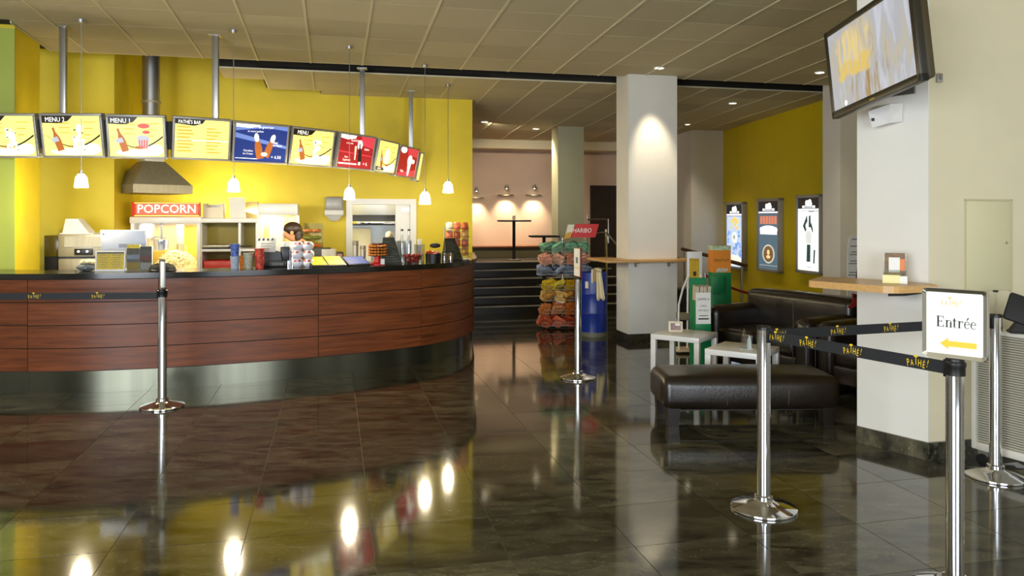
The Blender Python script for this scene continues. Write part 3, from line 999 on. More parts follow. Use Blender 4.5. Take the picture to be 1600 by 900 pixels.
        x.text('Maxi', 0.03, hw * 0.55, 0.22, y3).text('Bon Napoli', 0.028, hw * 0.62, 0.19, y3, sx=0.9).text('Caroline', 0.03, -hw * 0.48, 0.12, y3).text('Ice Cream', 0.026, -hw * 0.48, 0.09, y3)
        x.text('+ 6.50', 0.045, hw * 0.62, 0.06, y3).bb(-hw * 0.95, -hw * 0.1, y3, y3 + 0.0002, 0.045, 0.051)
        x.done('white_print', E_W, o, smooth=False, kind='stuff')
        k = MB()
        bottle(k, 0.0, 0.05, 0.27, 0.24, y3)
        bottle(k, 0.06, 0.07, 0.24, -0.3, y3 - 0.0004)
        k.done('tub_picture', E_OR, o, smooth=False, kind='stuff')
        MB().disc(-0.055, 0.27, y3 - 0.001, 0.025, 0.045, rot=0.24).disc(0.125, 0.27, y3 - 0.001, 0.025, 0.045, rot=-0.3).disc(0.04, 0.1, y3 - 0.001, 0.035, 0.02).done('cream_picture', E_YP, o, smooth=False, kind='stuff')
    elif kind == 'red':
        MB().shape([(hw * 0.2, BH - fr), (hw * 0.25, 0.3), (hw, 0.27), (hw, BH - fr)], y1).shape([(-hw, 0.2), (hw, 0.17), (hw, 0.18), (-hw, 0.215)], y1).done('light_swirl', E_RD2, o, smooth=False, kind='stuff')
        x = MB()
        x.shape([(-hw, BH - fr), (-hw, 0.365), (-hw * 0.6, 0.35), (-hw * 0.15, 0.37), (-hw * 0.1, BH - fr)], y2)
        x.text('Grand pour', 0.042, -hw * 0.1, 0.335, y3, sx=0.9, rot=0.05).text('et vos amis', 0.03, -hw * 0.45, 0.3, y3, sx=0.9)
        x.text('Ballon', 0.036, hw * 0.6, 0.245, y3).text('Maxi', 0.032, -hw * 0.55, 0.135, y3).text('Superstar', 0.036, -hw * 0.5, 0.1, y3).bb(-hw * 0.95, hw * 0.1, y3, y3 + 0.0003, 0.06, 0.075)
        x.text('+ 6.', 0.06, hw * 0.62, 0.06, y3)
        x.disc(0.05, 0.3, y3, 0.045, 0.055).shape([(0.06, 0.06), (0.1, 0.06), (0.09, 0.13), (0.065, 0.13)], y3)
        x.done('white_print', E_W, o, smooth=False, kind='stuff')
        k = MB(); bottle(k, 0.085, 0.1, 0.22, 0.2, y3 - 0.0006)
        k.done('bottle_picture', E_K, o)
        MB().shape([(-0.02, 0.12), (-0.005, 0.12), (-0.01, 0.28), (-0.04, 0.28)], y3 - 0.001).done('straw_picture', E_YP, o)
    elif kind == 'red2':
        MB().shape([(-hw * 0.2, BH - fr), (-hw * 0.1, 0.31), (hw, 0.29), (hw, BH - fr)], y1).shape([(-hw, fr), (hw, fr), (hw, 0.12), (-hw, 0.05)], y1).done('light_swirl', E_RD2, o, smooth=False, kind='stuff')
        x = MB()
        x.disc(-hw * 0.6, 0.37, y2, 0.1, 0.045)
        x.disc(0.06, 0.24, y3, 0.08, 0.07).disc(0.18, 0.23, y3, 0.05, 0.03).shape([(0.0, 0.2), (0.12, 0.2), (0.08, 0.03), (0.04, 0.03)], y3)
        x.text('Pathé', 0.05, -hw * 0.5, 0.07, y3)
        x.done('white_print', E_W, o, smooth=False, kind='stuff')

# posts carrying the boards
for px, yt, Y, zb in ((99, 53, 7.6, 2.45), (337, 68, 7.95, 2.45), (566, 103, 9.47, 2.45), (642, 148, 10.85, 2.45)):
    x = X_(px, Y)
    zt = ceil_z(x, Y) + 0.01
    t = thing('ceiling_post', {99: 'grey ceiling post holding the board headed MENU 2', 337: 'grey ceiling post holding the plain yellow price board', 566: 'grey ceiling post holding the red board with a bottle', 642: 'grey ceiling post holding the steeply angled red board'}[px], 'post', (x, Y, 0), 0.1, 'ceiling posts of the menu boards')
    w = 0.03
    MB().bb(-w, w, -w * 0.8, w * 0.8, zb - 0.25, zt, bev=0.004).done('post', STL2, t)
    MB().bb(-w * 2, w * 2, -w * 2, w * 2, zt - 0.012, zt).done('ceiling_plate', STL2, t)

# ------------------------------------------------------------------ pendant lamps over the bar
SHADE = mat('frosted_lamp_shade', (1, 0.95, 0.82, 1), 0.4, emit=11, ecol=(1, 0.86, 0.58, 1))
pend = [(127, 284, 7.35, 'glowing pendant lamp hanging in front of the board headed MENU 2'), (365, 291, 7.75, 'glowing pendant lamp hanging under the gap beside the blue menu board'), (546, 304, 8.4, 'glowing pendant lamp hanging beside the paper towel dispenser'), (664, 311, 9.3, 'glowing pendant lamp hanging beside the kitchen door frame'), (700, 294, 10.4, 'glowing pendant lamp hanging closest to the yellow wall end')]
for (px, py, Y, lab), PW in zip(pend, (56, 50, 44, 24, 13)):
    p = P(px, py, Y)
    t = thing('pendant_lamp', lab, 'lamp', p, 0, 'small pendant lamps over the bar')
    k = 1.0 if Y < 9 else 1.15
    MB().lathe([(0.0, 0.075 * k), (0.025 * k, 0.075 * k), (0.05 * k, 0.04 * k), (0.062 * k, -0.055 * k), (0.052 * k, -0.055 * k), (0.04 * k, 0.035 * k), (0, 0.05 * k)], n=24).done('lamp_shade', SHADE, t)
    MB().cyl((0, 0, 0.075 * k), (0, 0, 0.11 * k), 0.016, n=12).done('lamp_holder', STL2, t)
    zc = (ceil_z(p.x, p.y) if uv(p.x, p.y)[1] < CV0 + 2 else 3.3) - p.z
    MB().cyl((0, 0, 0.1), (0, 0, zc), 0.004, n=6).done('cable', STL2, t)
    MB().lathe([(0, zc), (0.04, zc), (0.03, zc - 0.03), (0, zc - 0.03)], n=14).done('ceiling_rose', STL2, t)
    lamp('pendant_light', 'POINT', (0, 0, -0.09), PW, (1.0, 0.86, 0.60), parent=t, radius=0.05)

# ------------------------------------------------------------------ things on the bar worktop
def on_bar(px0, px1, ytop, dy=0.25):
    pc = (px0 + px1) / 2
    Y = front_y(pc) + dy
    return X_(pc, Y), Y, (px1 - px0) / F * Y, Z_(ytop, Y) - CT
def bar_rz(px):
    p, n = cpt(s_at_px(px))
    return math.atan2(n.x, -n.y)

# framed yellow notice
x, y, w, h = on_bar(149, 194, 392, 0.2)
t = thing('framed_notice', 'white framed yellow price notice standing on the worktop before the pale screen', 'notice', (x, y, CT), 0.12, rx=math.radians(-6))
MB().bb(-w / 2, w / 2, 0, 0.015, 0, 0.022, bev=0.003).bb(-w / 2, w / 2, 0, 0.015, h - 0.012, h, bev=0.003).bb(-w / 2, -w / 2 + 0.014, 0, 0.015, 0.02, h - 0.01, bev=0.003).bb(w / 2 - 0.014, w / 2, 0, 0.015, 0.02, h - 0.01, bev=0.003).done('frame', WHP, t)
MB().bb(-w / 2 + 0.01, w / 2 - 0.01, 0.005, 0.012, 0.015, h - 0.008).done('yellow_sheet', mat('yellow_sheet', rgb(206, 178, 60), 0.6, noise=0.15, nscale=60), t)
k = MB()
for q in range(6):
    for c in (-0.25, 0.2):
        k.bb(w * (c - 0.13), w * (c + 0.14), 0.0035, 0.0048, h * (0.78 - 0.11 * q), h * (0.80 - 0.11 * q))
k.done('text_lines', GLET, t, smooth=False, kind='stuff')
MB().bb(-w / 2 + 0.016, w / 2 - 0.016, 0.003, 0.0048, h * 0.87, h * 0.93).done('heading_strip', mat('slate_print', rgb(70, 80, 90), 0.6), t)
MB().bb(-w * 0.2, w * 0.2, 0.015, 0.09, 0, 0.01).done('foot', WHP, t)

# two leaflet holders
def leaflet_holder(px0, px1, ytop, dy, lab, cols, rz=0.1, split=(0.0, 0.3, 0.6, 0.85, 1.0)):
    x, y, w, h = on_bar(px0, px1, ytop, dy)
    t = thing('leaflet_holder', lab, 'leaflet holder', (x, y, CT), rz, 'leaflet holders on the worktop')
    MB().bb(-w / 2, w / 2, 0.0, 0.006, 0, h * 0.45).bb(-w / 2, w / 2, 0.045, 0.05, 0, h * 0.95).bb(-w / 2, w / 2, 0, 0.05, 0, 0.006).done('acrylic_pocket', ACR, t, smooth=False)
    lf = MB().bb(-w * 0.46, w * 0.46, 0.012, 0.04, 0.01, h).done('leaflet', PAP, t, smooth=False)
    for k in range(len(cols)):
        MB().bb(-w * 0.46, w * 0.46, 0.010, 0.0116, 0.012 + (h - 0.012) * split[k], 0.012 + (h - 0.012) * split[k + 1]).done('printed_band', cols[k], lf, smooth=False)
    return t
cm = lambda n, r, g, b: mat(n, rgb(r, g, b), 0.5, noise=0.25, nscale=50)
leaflet_holder(197, 218, 382, 0.2, 'leaflet holder with yellow topped leaflets beside the framed notice', [cm('ochre_print', 200, 160, 40), cm('slate_blue_print', 110, 118, 130), cm('dark_print_olive', 70, 66, 50), cm('yellow_print', 214, 186, 40)])
leaflet_holder(218, 237, 385, 0.2, 'leaflet holder with dark leaflets and a pale foot before the popcorn machine', [cm('pale_grey_print', 200, 196, 190), cm('dark_red_print', 90, 36, 24), cm('dark_grey_print', 66, 62, 56), cm('dark_olive_print', 50, 46, 34)])

# crumpled grey cloth
x, y, w, h = on_bar(122, 149, 405, 0.3)
t = thing('folded_cloth', 'crumpled grey and cream cloth beside the framed notice', 'cloth', (x, y, CT), 0.2)
MB().blob((0, 0, h * 0.34), (w * 0.5, 0.08, h * 0.34), 3, 0.1).done('grey_cloth', mat('grey_blue_cloth', rgb(110, 116, 118), 0.9, noise=0.3, nscale=40, bump=0.5, bscale=40), t)
MB().blob((w * 0.08, 0.0, h * 0.78), (w * 0.42, 0.07, h * 0.24), 3, 0.12).done('cream_cloth', mat('cream_cloth', rgb(200, 188, 150), 0.9, noise=0.2, nscale=40, bump=0.5, bscale=40), t)

# pale back of the till screen
x, y, w, h = on_bar(161, 229, 359, 0.42)
t = thing('till_screen', 'pale grey blue back of a till screen standing behind the framed notice', 'screen', (x, y, CT), 0.1, rx=math.radians(8))
MB().bb(-w / 2, w / 2, 0, 0.035, h * 0.25, h, bev=0.012).done('screen_back', mat('pale_blue_grey_plastic', rgb(206, 212, 226), 0.45), t)
MB().bb(-w * 0.1, w * 0.22, -0.003, 0.0, h * 0.56, h * 0.66).done('badge', mat('badge_grey', rgb(150, 156, 178), 0.5), t)
MB().disc(-w * 0.42, h * 0.9, -0.001, 0.008).done('screw', GLET, t)
MB().bb(-0.05, 0.05, 0.01, 0.04, 0.0, h * 0.3).bb(-0.12, 0.12, -0.06, 0.1, -0.012, 0.012, bev=0.004).done('stand', WHP, t)

# black dome
x, y, w, h = on_bar(235, 273, 411, 0.2)
t = thing('black_bowl', 'black upturned bowl on the worktop behind the stanchion pole', 'bowl', (x, y, CT))
MB().lathe([(w * 0.5, 0), (w * 0.5, h * 0.35), (w * 0.42, h * 0.75), (w * 0.22, h * 0.97), (0, h)], n=28).done('bowl', BLKM, t)
MB().lathe([(w * 0.52, 0), (w * 0.53, 0.008), (w * 0.5, 0.014)], n=28).done('bowl_rim', BLK, t)

# cups
def cup_mesh(r0, r1, h, m, n=20):
    return MB().lathe([(0, 0.004), (r0, 0.004), (r0, 0), (r1, h), (r1 + 0.004, h), (r1 + 0.004, h + 0.005), (r1 - 0.003, h + 0.004), (r0 - 0.003, 0.008), (0, 0.008)], n=n).mesh('cup', m)
MBC = mat('blue_cup_print', rgb(70, 96, 170), 0.45, noise=0.8, nscale=36)
MGC = mat('grey_blue_cup_print', rgb(170, 180, 200), 0.45, noise=0.25, nscale=40)
MRC = mat('red_cup_print', rgb(206, 70, 52), 0.45, noise=0.85, nscale=36)
MYC = mat('grey_tub_print', rgb(176, 172, 150), 0.5, noise=0.3, nscale=50)
x, y, w, h = on_bar(360, 374, 382, 0.22)
gm, bm_ = cup_mesh(w * 0.40, w * 0.5, h * 0.5, MGC), cup_mesh(w * 0.40, w * 0.5, h * 0.5, MBC)
place('cup', gm, None, (x, y, CT), label='pale grey cup under the blue cup, beside the white shelf unit', cat='cup', group='printed cups on the worktop')
place('cup', bm_, None, (x, y, CT + h * 0.5), label='blue printed cup stacked on the pale grey cup', cat='cup', group='printed cups on the worktop')
x, y, w, h = on_bar(374, 381, 400, 0.3)
place('cup', cup_mesh(w * 0.4, w * 0.55, h, mat('orange_cup_print', rgb(220, 130, 40), 0.45, noise=0.4, nscale=40)), None, (x, y, CT), label='small orange cup squeezed between the blue cup and the grey tub', cat='cup', group='printed cups on the worktop')
x, y, w, h = on_bar(380, 396, 396, 0.22)
place('tub', cup_mesh(w * 0.36, w * 0.5, h, MYC), None, (x, y, CT), label='grey speckled tub between the blue cup and the red cups', cat='tub')
x, y, w, h = on_bar(398, 413, 388, 0.2)
rm = cup_mesh(w * 0.40, w * 0.5, h * 0.31, MRC)
for q, lab in enumerate(('red printed cup at the foot of the red stack', 'red printed cup in the middle of the red stack', 'red printed cup on top of the red stack')):
    place('cup', rm, None, (x, y, CT + q * h * 0.325), rz=q * 1.3, label=lab, cat='cup', group='red cups stacked on the worktop')

# till with a clapperboard card
x, y, w, h = on_bar(404, 446, 386, 0.36)
t = thing('cash_till', 'black cash till behind the red cups carrying a clapperboard card', 'till', (x, y, CT), 0.25)
MB().bb(-w / 2, w / 2, -0.02, 0.22, 0, 0.07, bev=0.008).done('till_base', BLK, t)
MB().vprism([(-w * 0.45, 0.07), (w * 0.35, 0.07), (w * 0.3, h * 0.75), (-w * 0.4, h)], 0.0, 0.12).done('till_housing', BLK, t)
MB().bb(-w * 0.5, -w * 0.2, 0.02, 0.1, 0.07, h * 0.98, bev=0.006).done('till_side', BLKM, t)
MB().bb(w * 0.3, w * 0.62, 0.03, 0.09, h * 0.3, h * 1.0, bev=0.008).done('customer_display', BLK, t)
k = MB()
for q in range(6):
    k.bb(w * (0.0 + 0.07 * q), w * (0.05 + 0.07 * q), -0.024, -0.02, 0.02, 0.045)
k.done('keys', GLET, t, smooth=False, kind='stuff')
x, y, w, h = on_bar(402, 430, 371, 0.3)
zb = Z_(393, y) - CT
t = thing('clapperboard_card', 'grey clapperboard shaped notice leaning on the black till', 'notice', (x, y, CT + zb - 0.005), 0.15, rx=math.radians(-8))
MB().bb(-w / 2, w / 2, 0, 0.008, 0, h - zb, bev=0.002).done('card', mat('pale_grey_card', rgb(206, 206, 196), 0.6), t)
k = MB()
for q in range(4):
    x0 = -w * 0.48 + q * w * 0.24
    k.vprism([(x0, (h - zb) * 0.83), (x0 + w * 0.1, (h - zb) * 0.83), (x0 + w * 0.15, (h - zb) * 0.98), (x0 + w * 0.05, (h - zb) * 0.98)], -0.002, 0)
k.done('clapper_stripes', BLET, t, smooth=False, kind='stuff')
k = MB()
for q in range(3):
    k.bb(-w * 0.3, w * (0.35 - 0.08 * q), -0.0015, 0, (h - zb) * (0.6 - 0.18 * q), (h - zb) * (0.64 - 0.18 * q))
k.done('text_lines', GLET, t, smooth=False, kind='stuff')

# straws holder
x, y, w, h = on_bar(438, 462, 374, 0.4)
t = thing('utensil_holder', 'steel utensil holder with pale sachets beside the round white tubs', 'holder', (x, y, CT))
for q in range(3):
    MB().cyl(((q - 1) * w * 0.3, 0, 0), ((q - 1) * w * 0.3, 0, h * 0.58), w * 0.15, n=16).done('steel_cup', CHR, t)
for q in range(5):
    MB().box(((q - 2) * w * 0.19, R.uniform(-0.01, 0.01), h * 0.72), (w * 0.2, 0.01, h * 0.4), rot=Euler((0.1, R.uniform(-0.3, 0.3), R.uniform(-0.4, 0.4)))).done('sachet', PAP, t, smooth=False)

# round white tubs, three tiers
MWT = mat('white_tub_plastic', rgb(220, 222, 230), 0.35)
MLB = mat('red_tub_label', rgb(190, 66, 44), 0.5, noise=0.5, nscale=60)
MLG = mat('green_tub_foot', rgb(60, 96, 70), 0.5)
def tub_proto(r):
    t = thing('sweet_tub', 'round white sweet tub with a red label in the three tier stack on the worktop', 'tub', (0, 0, 0), 0, 'round white sweet tubs stacked on the worktop')
    MB().lathe([(0, 0), (r * 0.6, 0), (r * 0.92, r * 0.35), (r, r * 0.75), (r * 0.9, r * 1.15), (r * 0.6, r * 1.4), (0, r * 1.42)], n=22).done('tub_body', MWT, t)
    MB().lathe([(r * 0.62, r * 1.38), (r * 0.64, r * 1.46), (0, r * 1.5)], n=22).done('lid', MWT, t)
    for a in (-2.0, -1.1):
        m = MB()
        for k in range(5):
            a0 = a - 0.28 + k * 0.112
            m.quad([(math.cos(q) * r * rr, math.sin(q) * r * rr, z) for q, rr, z in ((a0, 0.985, r * 0.98), (a0 + 0.112, 0.985, r * 0.98), (a0 + 0.112, 0.83, r * 1.28), (a0, 0.83, r * 1.28))])
        m.done('label', MLB, t)
    return t
x, y, w, h = on_bar(458, 489, 377, 0.28)
r = h / 3 / 1.5
pr = tub_proto(r)
first = True
for tier, offs_ in enumerate(((-0.95, 0.95), (-1.0, 0.95), (-0.9, 0.85))):
    for q in offs_:
        loc = (x + q * r * 1.02, y, CT + tier * r * 1.5)
        lab = 'round white sweet tub, %s tier of the stack, beside the %s' % (('bottom', 'middle', 'top')[tier], 'black till' if q < 0 else 'yellow mats')
        if first:
            pr.location = loc; pr.rotation_euler = (0, 0, 0.2); first = False
            pr['label'] = lab
        else:
            dup(pr, loc, R.uniform(-0.3, 0.4), label=lab)

# trays with yellow and blue mats
def mat_tray(px0, px1, dy, lab, cols, tilt, rz, h0):
    x, y, w, h = on_bar(px0, px1, 400, dy)
    t = thing('counter_mat', lab, 'mat', (x, y, CT), rz, 'counter mats on the worktop')
    d = 0.24
    MB().hexa([(-w / 2, 0, 0), (w / 2, 0, 0), (w / 2, d, 0), (-w / 2, d, 0)], [(-w / 2, 0, 0.018), (w / 2, 0, 0.018), (w / 2, d, h0), (-w / 2, d, h0)]).done('wedge_base', BLK, t, smooth=False)
    for a, b, c in cols:
        f = lambda v: 0.018 + (h0 - 0.018) * v + 0.001
        MB().hexa([(w * a, d * 0.06, f(0.06)), (w * b, d * 0.06, f(0.06)), (w * b, d * 0.94, f(0.94)), (w * a, d * 0.94, f(0.94))], [(w * a, d * 0.06, f(0.06) + 0.003), (w * b, d * 0.06, f(0.06) + 0.003), (w * b, d * 0.94, f(0.94) + 0.003), (w * a, d * 0.94, f(0.94) + 0.003)]).done('mat_panel', c, t, smooth=False)
MYL = mat('bright_yellow_mat', rgb(232, 206, 20), 0.5)
MBL = mat('blue_mat_print', rgb(52, 74, 150), 0.5, noise=0.4, nscale=40)
mat_tray(487, 543, 0.12, 'black wedge shaped counter mat with two yellow panels', [(-0.46, -0.05, MYL), (0.0, 0.46, MYL)], 0, bar_rz(515), 0.10)
mat_tray(545, 580, 0.12, 'black counter mat with a blue printed panel beside the yellow one', [(-0.46, 0.46, MBL)], 0, bar_rz(560), 0.09)

# tall steel tumblers, lattice sweet stand, price pyramids ...
x, y, w, h = on_bar(551, 571, 376, 0.42)
for q, (dx, lab) in enumerate(((-0.28, 'tall steel tumbler stack standing nearer the yellow counter mat'), (0.3, 'tall steel tumbler stack standing nearer the lattice sweet stand'))):
    t = thing('tumbler_stack', lab, 'tumblers', (x + dx * w, y, CT), 0, 'steel tumbler stacks on the worktop')
    hh = h * (1.0 if q == 0 else 0.8)
    MB().cyl((0, 0, 0), (0, 0, hh), w * 0.2, w * 0.24, n=18).done('tumbler', STL, t)
    for j in range(3):
        MB().lathe([(w * 0.24, hh * (0.82 + 0.07 * j)), (w * 0.26, hh * (0.835 + 0.07 * j)), (w * 0.24, hh * (0.85 + 0.07 * j))], n=18).done('tumbler_rim', CHR, t)
x, y, w, h = on_bar(575, 605, 380, 0.22)
t = thing('sweet_stand', 'copper coloured lattice stand full of wrapped sweets before a dark price board', 'stand', (x, y, CT), 0.3)
MLAT = mat('amber_wrapped_sweet', rgb(196, 116, 40), 0.35, noise=0.3, nscale=30)
MB().lathe([(0, 0), (w * 0.42, 0), (w * 0.42, 0.012), (w * 0.2, 0.03), (w * 0.16, h * 0.4), (0, h * 0.4)], n=18).done('red_foot', REDP, t)
k = MB()
for j in range(5):
    zc = h * (0.42 + 0.13 * j)
    k.lathe([(w * 0.46, zc), (w * 0.49, zc + 0.002), (w * 0.46, zc + 0.004)], n=20)
k.done('ring', mat('dark_copper_wire', rgb(90, 46, 16), 0.35, 0.6), t)
MB().cyl((0, 0, h * 0.4), (0, 0, h), w * 0.3, n=16).done('drum', mat('dark_copper_wire', rgb(90, 46, 16), 0.35), t)
k = MB()
for j in range(4):
    for q in range(16):
        a = 2 * math.pi * q / 16
        k.blob((w * 0.42 * math.cos(a), w * 0.42 * math.sin(a), h * (0.48 + 0.13 * j)), (w * 0.085, w * 0.085, h * 0.058), 2)
k.done('sweets', MLAT, t, kind='stuff')
MB().bb(w * 0.1, w * 0.3, -w * 0.45, -w * 0.42, 0.01, 0.07).done('price_tag', PAP, t)

def price_board(px0, px1, ytop, lab, top_frac, dy=0.28, lean=0.0):
    x, y, w, h = on_bar(px0, px1, ytop, dy)
    t = thing('price_board', lab, 'price board', (x, y, CT), bar_rz((px0 + px1) / 2) * 0.5, 'dark slanted price boards on the worktop')
    a0, a1 = top_frac
    MB().hexa([(-w / 2, -0.06, 0), (w / 2, -0.06, 0), (w / 2, 0.1, 0), (-w / 2, 0.1, 0)], [(w * a0, 0.0, h), (w * a1, 0.0, h), (w * a1, 0.02, h), (w * a0, 0.02, h)]).done('board', mat('dark_slate', rgb(38, 38, 28), 0.5), t, smooth=False)
    k = MB()
    for q in range(9):
        f = 0.1 + q * 0.09
        xl = -w / 2 + (w * a0 + w / 2) * f + w * 0.06
        xr = w / 2 + (w * a1 - w / 2) * f - w * (0.08 + 0.1 * (q % 3))
        yy = -0.06 + 0.06 * f - 0.0015
        k.hexa([(xl, yy - 0.0008, h * f), (xr, yy - 0.0008, h * f), (xr, yy + 0.003, h * f), (xl, yy + 0.003, h * f)], [(xl, yy + 0.0002, h * (f + 0.02)), (xr, yy + 0.0002, h * (f + 0.02)), (xr, yy + 0.004, h * (f + 0.02)), (xl, yy + 0.004, h * (f + 0.02))])
    k.done('text_lines', mat('chalk_olive', rgb(104, 104, 80), 0.8), t, smooth=False, kind='stuff')
    return t, x, y, w, h
tt, x, y, w, h = price_board(596, 627, 371, 'dark slanted price board behind the lattice sweet stand', (-0.42, 0.15), 0.32)
t = thing('bust_figurine', 'small pale round topped figurine standing behind the lattice stand', 'figurine', (x - w * 0.22, y + 0.16, CT))
hb = Z_(361, y + 0.16) - CT
MB().cyl((0, 0, 0), (0, 0, hb - 0.1), 0.03, n=12).done('body', PAP, t)
MB().blob((0, 0, hb - 0.045), (0.045, 0.045, 0.045), 2).done('head', mat('pale_sand_plaster', rgb(214, 186, 140), 0.6), t)
# clear tumblers and straws
x, y, w, h = on_bar(620, 641, 376, 0.5)
for q in range(2):
    t = thing('clear_cup_stack', ('stack of clear plastic cups between the slanted board and its twin', 'second stack of clear plastic cups next to the straws')[q], 'cups', (x + (q - 0.5) * w * 0.62, y, CT), 0, 'clear cup stacks on the worktop')
    MB().cyl((0, 0, 0), (0, 0, h), w * 0.24, w * 0.29, n=18).done('cup', mat('frosted_clear_plastic', rgb(176, 184, 190), 0.25, spec=0.6), t)
    for j in range(4):
        MB().lathe([(w * 0.285, h * (0.75 + 0.07 * j)), (w * 0.31, h * (0.76 + 0.07 * j)), (w * 0.285, h * (0.77 + 0.07 * j))], n=18).done('cup_rim', WHP, t)
x, y, w, h = on_bar(647, 664, 373, 0.45)
t = thing('straw_holder', 'clear straw holder packed with white straws behind the bowl of red sweets', 'straw holder', (x, y, CT))
MB().lathe([(0, 0), (w * 0.46, 0), (w * 0.5, h * 0.75), (w * 0.47, h * 0.75), (w * 0.43, 0.01), (0, 0.01)], n=18).done('jar', ACR, t)
k = MB()
for q in range(16):
    a, rr = R.uniform(0, 6.28), R.uniform(0, w * 0.36)
    k.cyl((rr * math.cos(a) * 0.8, rr * math.sin(a) * 0.8, 0.012), (rr * math.cos(a) * 1.15, rr * math.sin(a) * 1.15, h * R.uniform(0.92, 1.0)), 0.004, n=6)
k.done('straws', WHP, t, kind='stuff')
# bowl of red sweets
x, y, w, h = on_bar(628, 662, 398, 0.2)
t = thing('sweet_bowl', 'glass bowl full of red sweets at the front edge of the worktop', 'bowl', (x, y, CT))
MB().lathe([(0, 0), (w * 0.26, 0), (w * 0.42, h * 0.4), (w * 0.5, h), (w * 0.48, h), (w * 0.4, h * 0.42), (w * 0.24, 0.008), (0, 0.008)], n=28).done('glass_bowl', ACR, t)
k = MB()
for q in range(110):
    a, rr = R.uniform(0, 6.28), math.sqrt(R.random())
    z = R.uniform(0.12, 1.0)
    R_ = w * (0.24 + 0.2 * z)
    k.blob((rr * R_ * math.cos(a), rr * R_ * math.sin(a), h * z), (0.014, 0.012, 0.01), 1, rot=Euler((R.random() * 3, R.random() * 3, 0)))
k.done('red_sweets', mat('red_wrapped_sweet', rgb(176, 40, 26), 0.3, noise=0.4, nscale=30), t, kind='stuff')
# black pot with red and orange sweets
x, y, w, h = on_bar(663, 691, 385, 0.3)
zc = Z_(396, y) - CT
t = thing('sweet_pot', 'black pot heaped with red and orange packets beside the bowl of red sweets', 'pot', (x, y, CT))
MB().lathe([(0, 0), (w * 0.42, 0), (w * 0.46, zc), (w * 0.42, zc), (w * 0.38, 0.01), (0, 0.01)], n=24).done('pot', BLK, t)
for q in range(14):
    a, rr = R.uniform(0, 6.28), R.uniform(0, w * 0.34)
    MB().box((rr * math.cos(a), rr * math.sin(a), zc + R.uniform(-0.01, 0.035)), (0.055, 0.035, 0.016), rot=Euler((R.uniform(-0.6, 0.6), R.uniform(-0.6, 0.6), a)), bev=0.005, seg=1).done('packet', (REDP, mat('orange_packet', rgb(222, 112, 40), 0.4), mat('pink_packet', rgb(214, 150, 130), 0.4))[q % 3], t)
MB().blob((w * 0.1, 0, h + 0.01), (w * 0.32, 0.03, 0.03), 2).done('dark_packet', BLKM, t)
# glass jars
for q, (a, b, lab) in enumerate(((690, 699, 'small glass jar of brown sweets beside the black pot'), (699, 709, 'small glass jar of amber sweets before the slanted board at the bar end'))):
    x, y, w, h = on_bar(a, b, 393, 0.22)
    t = thing('sweet_jar', lab, 'jar', (x, y, CT), 0, 'small sweet jars on the worktop')
    MB().lathe([(0, 0), (w * 0.46, 0), (w * 0.48, h * 0.85), (w * 0.4, h * 0.9), (w * 0.37, h * 0.88), (w * 0.42, h * 0.8), (w * 0.4, 0.008), (0, 0.008)], n=16).done('jar', ACR, t)
    MB().cyl((0, 0, 0.01), (0, 0, h * 0.75), w * 0.38, n=14).done('sweets', mat(('brown_sweets', 'amber_sweets')[q], (rgb(120, 66, 40), rgb(170, 120, 50))[q], 0.4, noise=0.5, nscale=60), t)
    MB().cyl((0, 0, h * 0.88), (0, 0, h), w * 0.44, n=16).done('lid', BLK, t)
price_board(694, 722, 372, 'dark slanted price board next to the crisp packet rack', (-0.5, 0.1), 0.36)
# packet rack at the bar end
x, y, w, h = on_bar(698, 737, 352, 0.75)
x0 = X_(718, 9.6)
t = thing('packet_rack', 'wire rack of crisp packets where the bar meets the yellow wall end', 'rack', (x0 - 0.03, 9.62, CT), 0.25)
rw, rh = 0.30, Z_(353, 9.6) - CT
MB().tube([(-rw / 2, 0.06, 0), (-rw / 2, 0.06, rh)], 0.006, 6).tube([(rw / 2, 0.06, 0), (rw / 2, 0.06, rh)], 0.006, 6).done('upright', CHR, t)
for j in range(4):
    z = 0.02 + j * rh * 0.26
    MB().bb(-rw / 2, rw / 2, -0.05, 0.08, z, z + 0.006).tube([(-rw / 2, -0.05, z + 0.04), (rw / 2, -0.05, z + 0.04)], 0.004, 6).done('wire_shelf', CHR, t)
pm = []
for q, c in enumerate(((206, 96, 60), (214, 150, 70), (226, 196, 166), (180, 84, 50), (216, 170, 80))):
    m = MB().box((0, 0, 0.055), (0.085, 0.05, 0.105), bev=0.02, seg=2)
    pm.append(m.mesh('crisp_packet', mat('packet_print_' + 'abcde'[q], rgb(*c), 0.35, noise=0.7, nscale=34)))
cr, sr = math.cos(0.25), math.sin(0.25)
for j in range(4):
    for q in range(3):
        lx, ly, lz = (q - 1) * 0.098, 0.01, 0.028 + j * rh * 0.26
        place('crisp_packet', pm[(j * 2 + q * 3 + j // 2) % 5], None, (x0 - 0.03 + lx * cr - ly * sr, 9.62 + lx * sr + ly * cr, CT + lz), 0.25 + R.uniform(-0.15, 0.15), label='%s crisp packet on the %s shelf of the wire rack' % (('price board side', 'middle', 'wall side')[q], ('bottom', 'second lowest', 'third', 'top')[j]), cat='packet', group=('crisp packets on the bottom wire shelf', 'crisp packets on the lower middle wire shelf', 'crisp packets on the upper middle wire shelf', 'crisp packets on the top wire shelf')[j])
pz = P(740, 411, 9.2)
t = thing('small_plate', 'small white plate at the very end of the worktop', 'plate', (-0.56, 9.22, CT))
MB().lathe([(0, 0.002), (0.03, 0.002), (0.06, 0.014), (0.062, 0.016), (0.03, 0.008), (0, 0.008)], n=20).done('plate', WHP, t)
t = thing('card_reader', 'black card reader lying between the round tubs and the yellow mats', 'card reader', on_bar(488, 500, 412, 0.3)[:2] + (CT,), 0.4)
